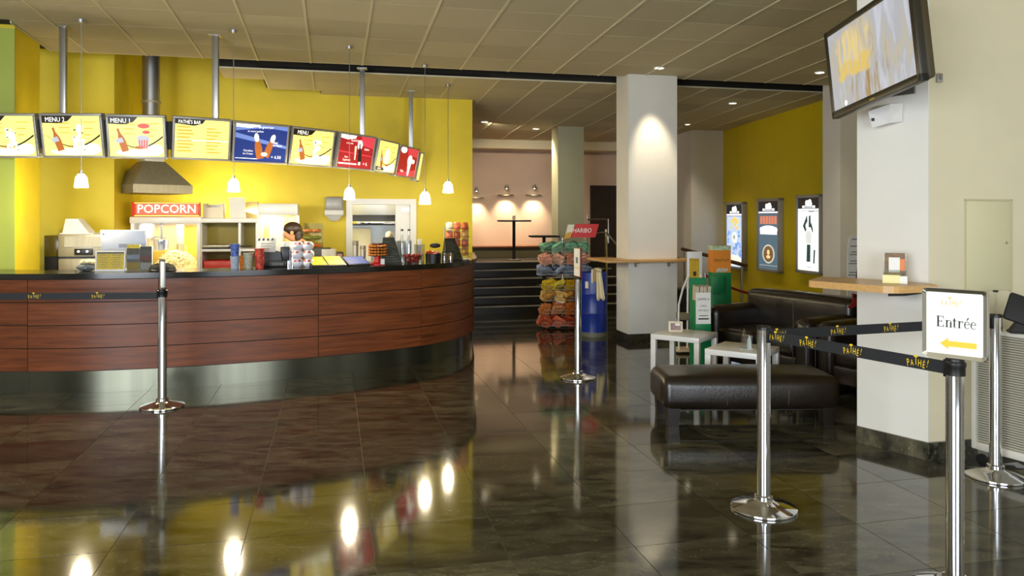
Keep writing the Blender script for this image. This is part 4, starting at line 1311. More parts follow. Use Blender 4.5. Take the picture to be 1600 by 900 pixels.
MB().box((0, 0.16, 0.03), (0.08, 0.15, 0.05), bev=0.01).done('body', BLK, t)
MB().bb(-0.03, 0.03, 0.2, 0.225, 0.055, 0.06).done('display', GLET, t)

# ------------------------------------------------------------------ equipment behind the bar
def at_v(px, v):
    Y = v / (CA - (px - 800) / F * SA)
    return X_(px, Y), Y
BC = 0.9
# fryer / warming cabinet
fx, fy = at_v(124, vf0 + 0.12)
t = thing('frying_cabinet', 'steel frying cabinet with a dark control panel and two lit dials', 'frying cabinet', (fx, fy, FZ), YAW)
fw, fh = 62 / F * fy, Z_(366, fy) - FZ
MB().bb(-fw / 2, fw / 2, 0.03, 0.5, 0, fh * 0.46, bev=0.006).done('lower_housing', STL, t)
MB().bb(-fw / 2, fw / 2, 0.02, 0.5, fh * 0.5, fh, bev=0.006).done('upper_housing', STL, t)
MB().bb(-fw / 2, fw / 2, 0.05, 0.5, fh * 0.46, fh * 0.5).done('dark_gap', BLK, t)
MB().hexa([(-fw * 0.35, 0.0, fh * 0.72), (fw * 0.5, 0.0, fh * 0.72), (fw * 0.5, 0.03, fh * 0.72), (-fw * 0.35, 0.03, fh * 0.72)], [(-fw * 0.35, 0.015, fh * 0.95), (fw * 0.5, 0.015, fh * 0.95), (fw * 0.5, 0.03, fh * 0.95), (-fw * 0.35, 0.03, fh * 0.95)]).done('sloping_flap', STL, t, smooth=False)
pnl = MB().bb(-fw * 0.12, fw * 0.3, 0.0, 0.03, fh * 0.54, fh * 0.68, bev=0.003).done('control_panel', BLK, t)
for q in (-0.02, 0.18):
    MB().cyl((fw * q, -0.006, fh * 0.62), (fw * q, 0.002, fh * 0.62), 0.012, n=14).done('dial', emat('lit_dial', 255, 250, 230, 2.0), pnl)
MB().bb(-fw / 2 - 0.17, -fw / 2 - 0.01, 0.12, 0.4, 0, fh * 0.5, bev=0.005).done('side_box', BLKM, t)
MB().bb(-fw / 2 - 0.17, -fw / 2 - 0.01, 0.12, 0.4, fh * 0.5, fh * 0.97, bev=0.005).done('side_guard', mat('smoked_acrylic', rgb(96, 84, 30), 0.2), t)
t2 = thing('heat_lamp_box', 'bright white box lid standing on top of the steel frying cabinet', 'box', (fx - fw * 0.12, fy, FZ + fh), YAW)
MB().hexa([(-0.15, 0.08, 0), (0.13, 0.08, 0), (0.13, 0.34, 0), (-0.15, 0.34, 0)], [(-0.12, 0.1, 0.17), (0.0, 0.1, 0.17), (0.0, 0.3, 0.17), (-0.12, 0.3, 0.17)]).done('lid_box', PAP, t2, smooth=False)
MB().bb(-0.17, 0.17, 0.07, 0.36, 0, 0.012).done('rim', WHP, t2)

# popcorn machine
VEQ = 10.3
mx, my = at_v(259, VEQ)
mw = 101 / F * my
z = lambda py: Z_(py, my) - BC
t = thing('popcorn_machine', 'glass popcorn machine with a red lettered POPCORN sign and heaped popcorn', 'popcorn machine', (mx, my, BC), YAW)
MB().bb(-mw / 2, mw / 2, 0, 0.55, 0, z(424), bev=0.004).done('base', STL, t) if z(424) > 0.02 else None
zb_ = 0.03
zt_ = z(349)
for sx in (-1, 1):
    for yy in (0.0, 0.51):
        MB().bb(sx * (mw / 2 - 0.02) - 0.02, sx * (mw / 2 - 0.02) + 0.02, yy, yy + 0.04, zb_, zt_).done('corner_post', WHL, t, smooth=False)
MB().bb(-mw / 2, mw / 2, 0.0, 0.55, 0.0, zb_).done('floor_tray', STL, t, smooth=False)
MB().bb(-mw / 2 - 0.01, mw / 2 + 0.01, -0.01, 0.56, zt_, z(339), bev=0.004).done('top_cover', WHL, t)
MB().bb(-mw / 2 + 0.04, mw / 2 - 0.04, 0.015, 0.02, zb_, zt_).done('front_glass', GLS, t, smooth=False)
MB().bb(-mw / 2 + 0.02, mw / 2 - 0.02, 0.53, 0.54, zb_, zt_).done('back_panel', mat('yellow_back_panel', rgb(214, 178, 60), 0.5), t, smooth=False)
sg = MB().bb(-mw * 0.48, mw * 0.5, -0.03, 0.06, z(338.5), z(316), bev=0.006).done('sign_box', mat('red_sign', rgb(214, 60, 20), 0.4), t)
zs0, zs1 = z(338.5), z(316)
MB().bb(-mw * 0.42, mw * 0.47, -0.033, -0.03, zs0 + 0.022, zs1 - 0.022).done('lit_field', emat('lit_orange_field', 226, 74, 30, 0.7), sg)
MB().text('POPCORN', 0.148, mw * 0.025, zs0 + 0.047, -0.035, sx=0.98).done('letters', emat('lit_white_letters', 255, 250, 214, 1.6), sg)
MB().bb(-mw * 0.44, mw * 0.49, -0.034, -0.03, zs0 + 0.006, zs0 + 0.016).bb(-mw * 0.44, mw * 0.49, -0.034, -0.03, zs1 - 0.016, zs1 - 0.006).done('yellow_border', emat('lit_yellow_border', 255, 214, 90, 1.2), sg)
# kettle
kt = MB().lathe([(0, -0.09), (0.085, -0.08), (0.1, 0.0), (0.1, 0.05), (0.105, 0.055), (0.0, 0.07)], c=(-mw * 0.13, 0.28, z(384) + 0.02), n=24).done('kettle', CHR, t)
MB().tube([(-mw * 0.13 - 0.12, 0.28, z(384) + 0.07), (-mw * 0.13 - 0.05, 0.2, z(384) + 0.11), (-mw * 0.13 + 0.1, 0.2, z(384) + 0.09)], 0.008, 8).done('kettle_handle', BLK, kt)
MB().cyl((-mw * 0.13, 0.28, z(384) + 0.09), (-mw * 0.13, 0.28, zt_), 0.015, n=12).done('kettle_hanger', BLKM, kt)
MB().cyl((mw * 0.14, 0.3, zb_), (mw * 0.14, 0.3, zt_), 0.045, n=20).done('steel_column', STL, t)
MB().bb(-mw / 2 + 0.05, -mw / 2 + 0.2, 0.2, 0.4, z(372), zt_).done('motor_box', STL2, t)
# popcorn heap: every piece real, far past counting
base = MB()
for q in range(1100):
    a = R.uniform(0, 6.28); rr = math.sqrt(R.random())
    px_, py_ = rr * math.cos(a), rr * math.sin(a)
    hgt = max(0.03, (1 - rr ** 2.4) * (z(393) - zb_))
    base.blob((mw * 0.1 + px_ * mw * 0.36, 0.25 + py_ * 0.21, zb_ + hgt * R.uniform(0.6, 1.0)), R.uniform(0.016, 0.026), 1, 0.25)
base.done('popcorn', mat('buttered_popcorn', rgb(252, 238, 180), 0.7), t, kind='stuff')
lamp('popcorn_light', 'AREA', (0.05, 0.25, zt_ - 0.02), 12, (1, 0.86, 0.55), target=(0.05, 0.25, 0), size=0.5, size_y=0.2, parent=t)

# white shelf unit beside it
sx_, sy_ = at_v(357, VEQ)
sw = 87 / F * sy_
z = lambda py: Z_(py, sy_) - BC
t = thing('shelf_unit', 'white open warming shelf unit with red trays between the two glass machines', 'shelf unit', (sx_, sy_, BC), YAW)
MB().bb(-sw / 2, sw / 2, 0, 0.5, z(348), z(341), bev=0.004).done('top_board', WHL, t)
for xx in (-sw / 2, sw * 0.16, sw / 2 - 0.03):
    MB().bb(xx, xx + 0.03, 0.05, 0.5, 0, z(348)).done('upright', WHL, t, smooth=False)
MB().bb(-sw / 2 + 0.03, sw / 2 - 0.03, 0.03, 0.5, z(393), z(389)).done('shelf', WHL, t, smooth=False)
MB().bb(-sw / 2 + 0.03, sw * 0.16, 0.04, 0.48, z(387), z(383), bev=0.003).done('steel_tray', STL, t)
MB().bb(-sw / 2 + 0.03, sw / 2 - 0.03, 0.47, 0.49, 0.0, z(348)).done('back_panel', mat('olive_back_panel', rgb(150, 132, 24), 0.5), t, smooth=False)
MB().bb(-sw / 2 + 0.04, sw * 0.15, 0.06, 0.42, 0.0, 0.155, bev=0.02).done('red_tray', mat('red_tray', rgb(200, 40, 30), 0.4), t)
MB().bb(sw * 0.0, sw * 0.4, 0.02, 0.06, z(386), z(384)).done('rail', BLKM, t)
tt_ = z(341) + BC
def on_shelf(px0, px1, ytop, lab, name, m, dy, wmul=1.0, dep=0.1, rx=0.0):
    xx, yy = at_v((px0 + px1) / 2, VEQ + dy)
    w = (px1 - px0) / F * yy
    h = Z_(ytop, yy) - tt_
    q = thing(name, lab, 'box' if 'box' in name else 'notice', (xx, yy, tt_), YAW, rx=rx)
    return q, w, h
q, w, h = on_shelf(318, 348, 318, 'pale cardboard box with a notched front on top of the white shelf unit', 'cardboard_box', PAP, 0.2)
MB().bb(-w / 2, w / 2, 0, 0.2, 0, h * 0.72).bb(-w / 2, -w * 0.32, 0, 0.2, h * 0.72, h).bb(w * 0.3, w / 2, 0, 0.2, h * 0.72, h).done('box_body', mat('pale_cardboard', rgb(236, 226, 200), 0.7), q, smooth=False)
MB().bb(-w * 0.32, w * 0.3, 0.19, 0.2, h * 0.7, h * 0.95).done('box_flap', PAP, q, smooth=False)
q, w, h = on_shelf(358, 384, 308, 'tall white sheet leaning upright on top of the white shelf unit', 'white_sheet', PAP, 0.2, rx=math.radians(-9))
MB().vprism([(-w * 0.4, 0), (w * 0.5, 0), (w * 0.36, h), (-w * 0.5, h)], 0, 0.012).done('sheet', PAP, q, smooth=False)
MB().bb(-w * 0.2, w * 0.3, 0.012, 0.1, 0, 0.02).done('sheet_foot', PAP, q, smooth=False)
q, w, h = on_shelf(384, 402, 315, 'beige carton between the tall white sheet and the lit hot cabinet', 'carton_box', PAP, 0.3)
MB().bb(-w / 2, w / 2, 0, 0.15, 0, h, bev=0.003).done('carton', mat('beige_card', rgb(190, 168, 110), 0.7), q)
MB().bb(-w / 2 - 0.002, w / 2 + 0.002, -0.002, 0.15, h * 0.45, h * 0.5).done('carton_band', PAP, q)

# hot cabinet
hx_, hy_ = at_v(434, VEQ)
hw = 60 / F * hy_
z = lambda py: Z_(py, hy_) - BC
t = thing('hot_cabinet', 'brightly lit glass hot cabinet with a white hood behind the person', 'hot cabinet', (hx_, hy_, BC), YAW)
MB().bb(-hw / 2, hw / 2, 0, 0.5, z(336), z(318), bev=0.01).done('hood', WHL, t)
for xx in (-hw / 2, hw / 2 - 0.03):
    for yy in (0.0, 0.46):
        MB().bb(xx, xx + 0.03, yy, yy + 0.03, 0.0, z(336)).done('corner_post', WHL, t, smooth=False)
MB().bb(-hw / 2, hw / 2, 0, 0.5, 0, 0.06).done('base', STL, t, smooth=False)
MB().bb(-hw / 2 + 0.03, hw / 2 - 0.03, 0.47, 0.48, 0.06, z(336)).done('back_panel', mat('cream_back_panel', rgb(226, 206, 130), 0.5), t, smooth=False)
MB().bb(-hw / 2 + 0.03, hw / 2 - 0.03, 0.01, 0.014, 0.06, z(336)).done('front_glass', GLS, t, smooth=False)
MB().bb(-hw * 0.25, hw * 0.1, 0.2, 0.4, 0.06, z(340)).done('white_drum', PAP, t, smooth=False)
MB().bb(-hw / 2 + 0.03, hw / 2 - 0.03, 0.02, 0.46, 0.3, 0.31).done('glass_shelf', GLS, t, smooth=False)
lamp('cabinet_light', 'AREA', (0, 0.25, z(337)), 7, (1, 0.9, 0.66), target=(0, 0.25, 0), size=0.4, size_y=0.3, parent=t)
lamp('machine_glow', 'AREA', xy(*(lambda p: (uv(*p)[0], 10.7))((hx_ - 0.6, hy_))) + (1.62,), 26, (1, 0.9, 0.64), target=xy(uv(hx_, hy_)[0] - 0.4, WALLV) + (2.2,), size=1.2, size_y=0.2)

# snack display with three tiers
dx_, dy_ = at_v(489, VEQ + 0.15)
t = thing('snack_display', 'clear three tier display of filled rolls on a black stand beside the hot cabinet', 'display', (dx_, dy_, BC), YAW)
z = lambda py: Z_(py, dy_) - BC
dw = 30 / F * dy_
MB().bb(-dw * 0.6, dw * 0.9, 0, 0.3, 0, z(388), bev=0.004).done('black_stand', BLK, t)
MB().bb(-dw / 2, dw / 2, 0.24, 0.25, z(388), z(349)).bb(-dw / 2, -dw / 2 + 0.006, 0.02, 0.25, z(388), z(352)).bb(dw / 2 - 0.006, dw / 2, 0.02, 0.25, z(388), z(352)).done('acrylic_case', ACR, t, smooth=False)
for j, py in enumerate((387, 375, 364)):
    MB().bb(-dw / 2, dw / 2, 0.02, 0.24, z(py) - 0.006, z(py)).done('clear_shelf', ACR, t, smooth=False)
RC = [mat('orange_filling', rgb(206, 96, 40), 0.6, noise=0.4, nscale=40), mat('olive_green_filling', rgb(110, 116, 40), 0.6, noise=0.4, nscale=40), mat('red_brown_filling', rgb(190, 110, 60), 0.6, noise=0.4, nscale=40)]
for j, py in enumerate((387, 375, 364)):
    for q in (-0.27, 0.18):
        lx, ly = dw * q, 0.12
        wx, wy = dx_ + lx * CA - ly * SA, dy_ + lx * SA + ly * CA
        me = MB().blob((0, 0, 0.025), (dw * 0.26, 0.05, 0.026), 2, 0.06).mesh('filled_roll', RC[j])
        place('filled_roll', me, None, (wx, wy, BC + z(py)), YAW, label='%s filled roll, %s tier of the snack display, beside the %s' % (('orange', 'green', 'red brown')[j], ('lowest', 'middle', 'top')[j], 'hot cabinet' if q < 0 else 'kitchen doorway'), cat='roll', group='filled rolls in the snack display, tier ' + ('one', 'two', 'three')[j])
tx_, ty_ = at_v(513, VEQ + 0.2)
t = thing('tape_roll', 'white paper roll standing beside the snack display', 'paper roll', (tx_, ty_, BC), YAW)
zz = Z_(389, ty_) - BC
MB().lathe([(0.03, 0), (0.1, 0), (0.1, zz), (0.03, zz), (0.03, 0)], n=22).done('paper', PAP, t)
MB().lathe([(0.022, 0), (0.03, 0), (0.03, zz + 0.004), (0.022, zz + 0.004), (0.022, 0)], n=18).done('core', mat('brown_card_core', rgb(150, 116, 76), 0.8), t)
tx_, ty_ = at_v(525, VEQ + 0.3)
t = thing('label_printer', 'low black label printer beside the kitchen doorway', 'printer', (tx_, ty_, BC), YAW)
zz = Z_(394, ty_) - BC
MB().bb(-0.1, 0.1, 0, 0.2, 0, zz, bev=0.012).done('body', BLK, t)
MB().bb(0.02, 0.08, -0.003, 0, zz * 0.7, zz * 0.9).done('label', mat('pink_label', rgb(214, 150, 140), 0.6), t)

# paper towel dispenser on the wall
wx_, wy_ = at_v(522, WALLV - 0.005)
t = thing('towel_dispenser', 'white paper towel dispenser with a grey window on the yellow wall', 'dispenser', (wx_, wy_, 0), YAW)
zt = lambda py: Z_(py, wy_)
MB().bb(-0.125, 0.125, -0.2, 0.0, zt(329), zt(308), bev=0.03, seg=3).done('grey_window', mat('grey_translucent', rgb(158, 158, 156), 0.3), t)
MB().bb(-0.135, 0.135, -0.21, 0.0, zt(337), zt(328), bev=0.02, seg=3).done('white_body', WHP, t)
MB().hexa([(-0.05, -0.12, zt(345)), (0.05, -0.12, zt(345)), (0.05, 0, zt(345)), (-0.05, 0, zt(345))], [(-0.11, -0.18, zt(337)), (0.11, -0.18, zt(337)), (0.11, 0, zt(337)), (-0.11, 0, zt(337))]).done('outlet', WHP, t, smooth=False)

# two small bottles whose dark caps show against the door leaf
for px, lab in ((628, 'clear bottle with a dark cap standing nearer the kitchen doorway opening'), (639, 'clear bottle with a dark cap standing nearer the yellow wall')):
    x, y, w, h = on_bar(px - 4, px + 4, 357.5, 0.62 - 0.18)
    t = thing('clear_bottle', lab, 'bottle', (x, y, CT), 0, 'clear bottles with dark caps')
    MB().lathe([(0, 0), (0.03, 0), (0.03, h * 0.55), (0.012, h * 0.8), (0.012, h * 0.94), (0, h * 0.94)], n=14).done('bottle', ACR, t)
    MB().lathe([(0, h), (0.016, h * 0.985), (0.018, h * 0.94), (0, h * 0.93)], n=12).done('cap', BLK, t)

# ------------------------------------------------------------------ person behind the bar
def person():
    bx, by = X_(455, 8.95) + 0.27, 9.02
    t = thing('person', 'person with dark hair in dark brown clothes leaning forward behind the bar', 'person', (bx, by, 0), -1.25)
    sk = thing  # noqa
    me = bpy.data.meshes.new('body')
    V, E, RAD = [], [], []
    def v(p, r, parent=None):
        V.append(p); RAD.append(r)
        if parent is not None:
            E.append((parent, len(V) - 1))
        return len(V) - 1
    pel = v((0, 0.02, 0.90), (0.155, 0.11))
    wst = v((0, -0.04, 1.03), (0.13, 0.095), pel)
    chs = v((0, -0.13, 1.19), (0.16, 0.11), wst)
    upc = v((0, -0.18, 1.27), (0.13, 0.09), chs)
    nk = v((0, -0.22, 1.335), (0.05, 0.05), upc)
    jw = v((0, -0.275, 1.385), (0.065, 0.072), nk)
    hd = v((0, -0.285, 1.44), (0.08, 0.092), jw)
    tp = v((0, -0.275, 1.49), (0.06, 0.07), hd)
    ns = v((0, -0.375, 1.405), (0.014, 0.014), jw)
    for s in (-1, 1):
        hip = v((s * 0.09, 0.02, 0.85), (0.085, 0.085), pel)
        kn = v((s * 0.10, -0.01, 0.47), (0.055, 0.055), hip)
        an = v((s * 0.10, 0.03, 0.09), (0.036, 0.036), kn)
        v((s * 0.11, -0.12, 0.035), (0.034, 0.03), an)
        sh = v((s * 0.18, -0.17, 1.26), (0.055, 0.055), upc)
        el = v((s * 0.25, -0.16, 1.02), (0.042, 0.042), sh)
        wr = v((s * 0.20, -0.36, 0.98), (0.027, 0.027), el)
        pm_ = v((s * 0.185, -0.43, 0.975), (0.034, 0.02), wr)
        for k, (dx, L) in enumerate(((-0.028, 0.062), (-0.010, 0.072), (0.009, 0.068), (0.026, 0.052))):
            f1 = v((s * 0.185 + dx, -0.475, 0.97), (0.009, 0.009), pm_)
            f2 = v((s * 0.185 + dx * 1.1, -0.475 - L * 0.55, 0.958), (0.008, 0.008), f1)
            v((s * 0.185 + dx * 1.1, -0.475 - L * 0.9, 0.935), (0.007, 0.007), f2)
        t1_ = v((s * 0.185 - s * 0.038, -0.42, 0.965), (0.01, 0.01), pm_)
        v((s * 0.185 - s * 0.055, -0.455, 0.95), (0.008, 0.008), t1_)
    me.from_pydata(V, E, [])
    o = place('body', me, t)
    o.modifiers.new('skin', 'SKIN').use_smooth_shade = True
    sv = me.skin_vertices[0].data
    for i, r in enumerate(RAD):
        sv[i].radius = r
        sv[i].use_root = (i == 0)
    sd = o.modifiers.new('smooth', 'SUBSURF')
    sd.levels = 1; sd.render_levels = 1
    # clothing colour by height and reach: skin shows at the head and hands only
    m = mat('skin_and_brown_clothes', rgb(70, 44, 30), 0.7)
    nt = m.node_tree
    b = nt.nodes['Principled BSDF']
    tc = nt.nodes.new('ShaderNodeTexCoord')
    sp = nt.nodes.new('ShaderNodeSeparateXYZ')
    nt.links.new(tc.outputs['Object'], sp.inputs[0])
    g1 = nt.nodes.new('ShaderNodeMath'); g1.operation = 'GREATER_THAN'; g1.inputs[1].default_value = 1.325
    g2 = nt.nodes.new('ShaderNodeMath'); g2.operation = 'LESS_THAN'; g2.inputs[1].default_value = -0.30
    nt.links.new(sp.outputs['Z'], g1.inputs[0]); nt.links.new(sp.outputs['Y'], g2.inputs[0])
    mx_ = nt.nodes.new('ShaderNodeMath'); mx_.operation = 'MAXIMUM'
    nt.links.new(g1.outputs[0], mx_.inputs[0]); nt.links.new(g2.outputs[0], mx_.inputs[1])
    mix = nt.nodes.new('ShaderNodeMix'); mix.data_type = 'RGBA'
    mix.inputs[6].default_value = rgb(70, 44, 30); mix.inputs[7].default_value = rgb(206, 146, 104)
    nt.links.new(mx_.outputs[0], mix.inputs[0]); nt.links.new(mix.outputs[2], b.inputs['Base Color'])
    me.materials.append(m)
    hm = mat('dark_brown_hair', rgb(44, 28, 16), 0.5, noise=0.3, nscale=40)
    h = MB()
    h.blob((0, -0.262, 1.468), (0.096, 0.105, 0.085), 3, 0.02)
    h.blob((0, -0.205, 1.40), (0.08, 0.06, 0.095), 3, 0.03)
    h.blob((0.05, -0.2, 1.36), (0.035, 0.035, 0.07), 2, 0.04)
    h.done('hair', hm, t)
    for s in (-1, 1):
        e = MB().blob((s * 0.032, -0.357, 1.435), (0.012, 0.008, 0.008), 2).done('eye', WHP, t)
        MB().blob((s * 0.032, -0.364, 1.435), 0.005, 1).done('iris', BLK, e)
        MB().blob((s * 0.085, -0.275, 1.425), (0.01, 0.02, 0.03), 2).done('ear', mat('skin', rgb(206, 146, 104), 0.6), t)
    MB().blob((0, -0.352, 1.372), (0.025, 0.008, 0.006), 2).done('mouth', mat('lip', rgb(170, 80, 70), 0.5), t)
    MB().lathe([(0.066, 1.30), (0.058, 1.325), (0.05, 1.32)], c=(0, -0.205, 0), n=20).done('collar', mat('brown_collar', rgb(60, 36, 24), 0.8), t)
person()

# ------------------------------------------------------------------ barrier posts and tapes
def pathe(mb, cx, cz, w, y, flip=1):
    """the arched yellow brand lettering printed on tapes and signs"""
    chars = [('P', -0.42, -0.05, 0.15, 1.0), ('A', -0.24, -0.01, 0.1, 0.85), ('T', -0.06, 0.05, 0.02, 1.25), ('H', 0.11, -0.0, -0.05, 1.0), ('É', 0.29, -0.04, -0.12, 0.95), ('!', 0.45, 0.03, -0.25, 1.05)]
    for ch, x, z, r, s in chars:
        mb.text(ch, w * 0.46 * s, cx + x * w * flip, cz + z * w - 0.16 * w, y, sx=0.56, rot=r)
    mb.bb(cx - 0.14 * w, cx + 0.02 * w, y, y + 0.0002, cz + 0.28 * w, cz + 0.32 * w)
    return mb

def barrier_post(name, lab, x, y, group='chrome barrier posts', cap=True):
    t = thing(name, lab, 'barrier post', (x, y, 0), 0, group)
    MB().lathe([(0, 0), (0.176, 0), (0.178, 0.006), (0.176, 0.014), (0.165, 0.02), (0.10, 0.038), (0.055, 0.05), (0.05, 0.056), (0, 0.056)], n=56).done('base', CHR, t)
    MB().lathe([(0.049, 0.05), (0.049, 0.075), (0.037, 0.08)], n=32).done('base_collar', CHR, t)
    MB().cyl((0, 0, 0.052), (0, 0, 0.985 if cap else 0.95), 0.0355, n=36).done('post', CHR, t)
    if cap:
        MB().lathe([(0.0365, 0.985), (0.0365, 1.0), (0.03, 1.006), (0, 1.006)], n=32).done('cap', BLK, t)
    else:
        MB().lathe([(0.040, 0.93), (0.040, 0.965), (0.043, 0.97), (0.043, 0.985), (0.036, 0.99), (0.036, 1.0), (0, 1.0)], n=32).done('collar', BLK, t)
    return t
def tape_head(t, d, z=0.955):
    """slot housing on the post's side facing direction d"""
    d = Vector((d[0], d[1])).normalized()
    MB().box((d.x * 0.034, d.y * 0.034, z), (0.02, 0.03, 0.075), rz=math.atan2(d.y, d.x), bev=0.003).done('tape_head', BLK, t)
def barrier_tape(lab, a, b, z, logos, zb=None, lw=0.1):
    a, b = Vector(a), Vector(b)
    d = b - a
    L = d.length
    dn = d.normalized()
    a2, b2 = a + dn * 0.042, b - dn * 0.042
    if dn.x < 0:
        a2, b2 = b2, a2; dn = -dn
        logos = [1 - q for q in logos]
    L = (b2 - a2).length
    t = thing('barrier_tape', lab, 'barrier tape', (a2.x, a2.y, z), math.atan2(dn.y, dn.x), 'black barrier tapes')
    MB().bb(0, L, -0.001, 0.001, -0.028, 0.028).done('strap', TAPE, t, smooth=False)
    for q in logos:
        pathe(MB(), L * q, 0.0, lw, -0.0018).done('logo', YLET, t, smooth=False)
    return t
posts = {'A': (1.383, 4.22), 'L': (-2.955, 6.49), 'B': (0.657, 7.65), 'E': (2.985, 4.74), 'N': (1.886, 3.27), 'Q': (-6.1, 6.35), 'S': (2.6, 3.58)}
pA_ = barrier_post('barrier_post', 'chrome barrier post with two tapes leading off it, before the leather footstool', *posts['A'])
pL_ = barrier_post('barrier_post', 'chrome barrier post before the curved bar, with a thin sign plate on top', *posts['L'], cap=False)
pB_ = barrier_post('barrier_post', 'slim looking chrome barrier post with a white sign seen side on, by the blue barrel', *posts['B'])
pE_ = barrier_post('barrier_post', 'chrome barrier post standing before the white mobile radiator', *posts['E'])
pN_ = barrier_post('barrier_post', 'nearest chrome barrier post carrying the framed Entrée sign', *posts['N'], cap=False)
pQ_ = barrier_post('barrier_post', 'chrome barrier post at the far end of the tape along the bar', *posts['Q'])
pS_ = barrier_post('barrier_post', 'chrome barrier post beside the radiator corner whose base alone reaches into view', *posts['S'])
V2 = lambda k: Vector(posts[k])
for t, k, ks in ((pA_, 'A', 'NE'), (pN_, 'N', 'A'), (pE_, 'E', 'A'), (pL_, 'L', 'Q'), (pQ_, 'Q', 'L')):
    for o_ in ks:
        tape_head(t, V2(o_) - V2(k))
barrier_tape('black tape with four yellow logos running to the post of the Entrée sign', posts['A'], posts['N'], 0.955, [0.05, 0.26, 0.53, 0.87])
barrier_tape('black tape with yellow logos passing before the white pillar to the radiator post', posts['A'], posts['E'], 0.955, [0.03, 0.285, 0.52, 0.78])
barrier_tape('black tape stretched along the wood planks of the curved bar', posts['L'], posts['Q'], 0.94, [0.16, 0.33, 0.5, 0.67, 0.84])

# sign frames on posts
def sign_frame(t, z0, w, h, yaw, mframe, face=True, thick=0.022):
    s = thing('sign', None, None)
    s.parent = t
    s.location = (0, 0, z0); s.rotation_euler = (0, 0, yaw)
    r = 0.011
    c = 0.02
    def rr(w, h, c, n=5):
        pts = []
        for cx, cz, a0 in ((w / 2 - c, h - c, 0), (-w / 2 + c, h - c, 90), (-w / 2 + c, c, 180), (w / 2 - c, c, 270)):
            for k in range(n + 1):
                a = math.radians(a0 + 90 * k / n)
                pts.append((cx + c * math.cos(a), cz + c * math.sin(a)))
        return pts
    o_, i_ = rr(w, h, c), rr(w - 0.034, h - 0.034, 0.008)
    i_ = [(x, z + 0.017) for x, z in i_]
    m = MB(); bm = m.bm
    n = len(o_)
    A0 = [bm.verts.new((x, -thick / 2, z)) for x, z in i_]
    A1 = [bm.verts.new((x * 0.985, -thick / 2 - 0.006, z + (0.002 if z < h / 2 else -0.002))) for x, z in o_]
    A2 = [bm.verts.new((x, -thick / 2, z)) for x, z in o_]
    B2 = [bm.verts.new((x, thick / 2, z)) for x, z in o_]
    B1 = [bm.verts.new((x * 0.985, thick / 2 + 0.006, z + (0.002 if z < h / 2 else -0.002))) for x, z in o_]
    B0 = [bm.verts.new((x, thick / 2, z)) for x, z in i_]
    for P_, Q_ in ((A0, A1), (A1, A2), (A2, B2), (B2, B1), (B1, B0)):
        for k in range(n):
            bm.faces.new((P_[k], P_[(k + 1) % n], Q_[(k + 1) % n], Q_[k]))
    m.done('frame', mframe, s)
    MB().bb(-w / 2 + 0.012, w / 2 - 0.012, -thick / 2 + 0.001, thick / 2 - 0.001, 0.012, h - 0.012).done('sheet', PAP, s, smooth=False)
    return s
# Entrée sign: parts sit directly under the post (post > sign > frame, sheet, lettering)
sg = sign_frame(pN_, 1.0, 0.252, 0.297, -math.radians(46), CHR)
k = MB(); yv = -0.0115
pathe(k, -0.012, 0.237, 0.075, yv)
k.done('logo', mat('pale_gold_lettering', rgb(226, 190, 100), 0.5), sg, smooth=False)
def serif_word(mb, y, x0, z0, s):
    """Entrée in a serif face built stroke by stroke; s is the cap height"""
    def st(x, z, w, h):
        mb.bb(x0 + x * s, x0 + (x + w) * s, y, y + 0.0003, z0 + z * s, z0 + (z + h) * s)
    def arc(cx, cz, rx, rz, a0, a1, w0, w1, n=12):
        pin, pout = [], []
        for q in range(n + 1):
            f = q / n
            a = math.radians(a0 + (a1 - a0) * f)
            w = w0 + (w1 - w0) * math.sin(math.pi * f)
            pin.append((x0 + (cx + (rx - w) * math.cos(a)) * s, z0 + (cz + (rz - w * 0.6) * math.sin(a)) * s))
            pout.append((x0 + (cx + rx * math.cos(a)) * s, z0 + (cz + rz * math.sin(a)) * s))
        for q in range(n):
            mb.shape([pin[q], pin[q + 1], pout[q + 1], pout[q]], y)
    # E
    st(0.06, 0, 0.14, 1); st(0, 0, 0.62, 0.05); st(0, 0.95, 0.6, 0.05); st(0.1, 0.49, 0.36, 0.05)
    st(0.56, 0.0, 0.05, 0.24); st(0.55, 0.78, 0.05, 0.22); st(0.42, 0.4, 0.04, 0.23)
    x = 0.74
    def stem(x, h):
        st(x, 0, 0.12, h); st(x - 0.07, 0, 0.26, 0.04)
    # n
    stem(x + 0.07, 0.66); st(x, 0.62, 0.1, 0.04); stem(x + 0.40, 0.5)
    arc(x + 0.345, 0.46, 0.175, 0.22, 160, 0, 0.05, 0.07)
    # t
    x += 0.62
    st(x + 0.08, 0.06, 0.12, 0.8); st(x, 0.62, 0.34, 0.05); arc(x + 0.22, 0.12, 0.14, 0.13, 180, 320, 0.06, 0.05)
    # r
    x += 0.42
    stem(x + 0.07, 0.66); st(x, 0.62, 0.1, 0.04); arc(x + 0.33, 0.46, 0.15, 0.2, 170, 50, 0.05, 0.07)
    mb.disc(x0 + (x + 0.41) * s, z0 + 0.58 * s, y, 0.06 * s)
    # é e
    x += 0.54
    for q in range(2):
        cx = x + 0.22
        arc(cx, 0.33, 0.23, 0.34, 10, 320, 0.05, 0.09, 18)
        st(cx - 0.17, 0.37, 0.37, 0.045)
        if q == 0:
            mb.shape([(x0 + (cx - 0.04) * s, z0 + 0.76 * s), (x0 + (cx + 0.03) * s, z0 + 0.74 * s), (x0 + (cx + 0.17) * s, z0 + 1.0 * s), (x0 + (cx + 0.06) * s, z0 + 1.0 * s)], y)
        x += 0.52
    return mb
serif_word(MB(), yv, -0.068, 0.132, 0.046).done('lettering', BLET, sg, smooth=False)
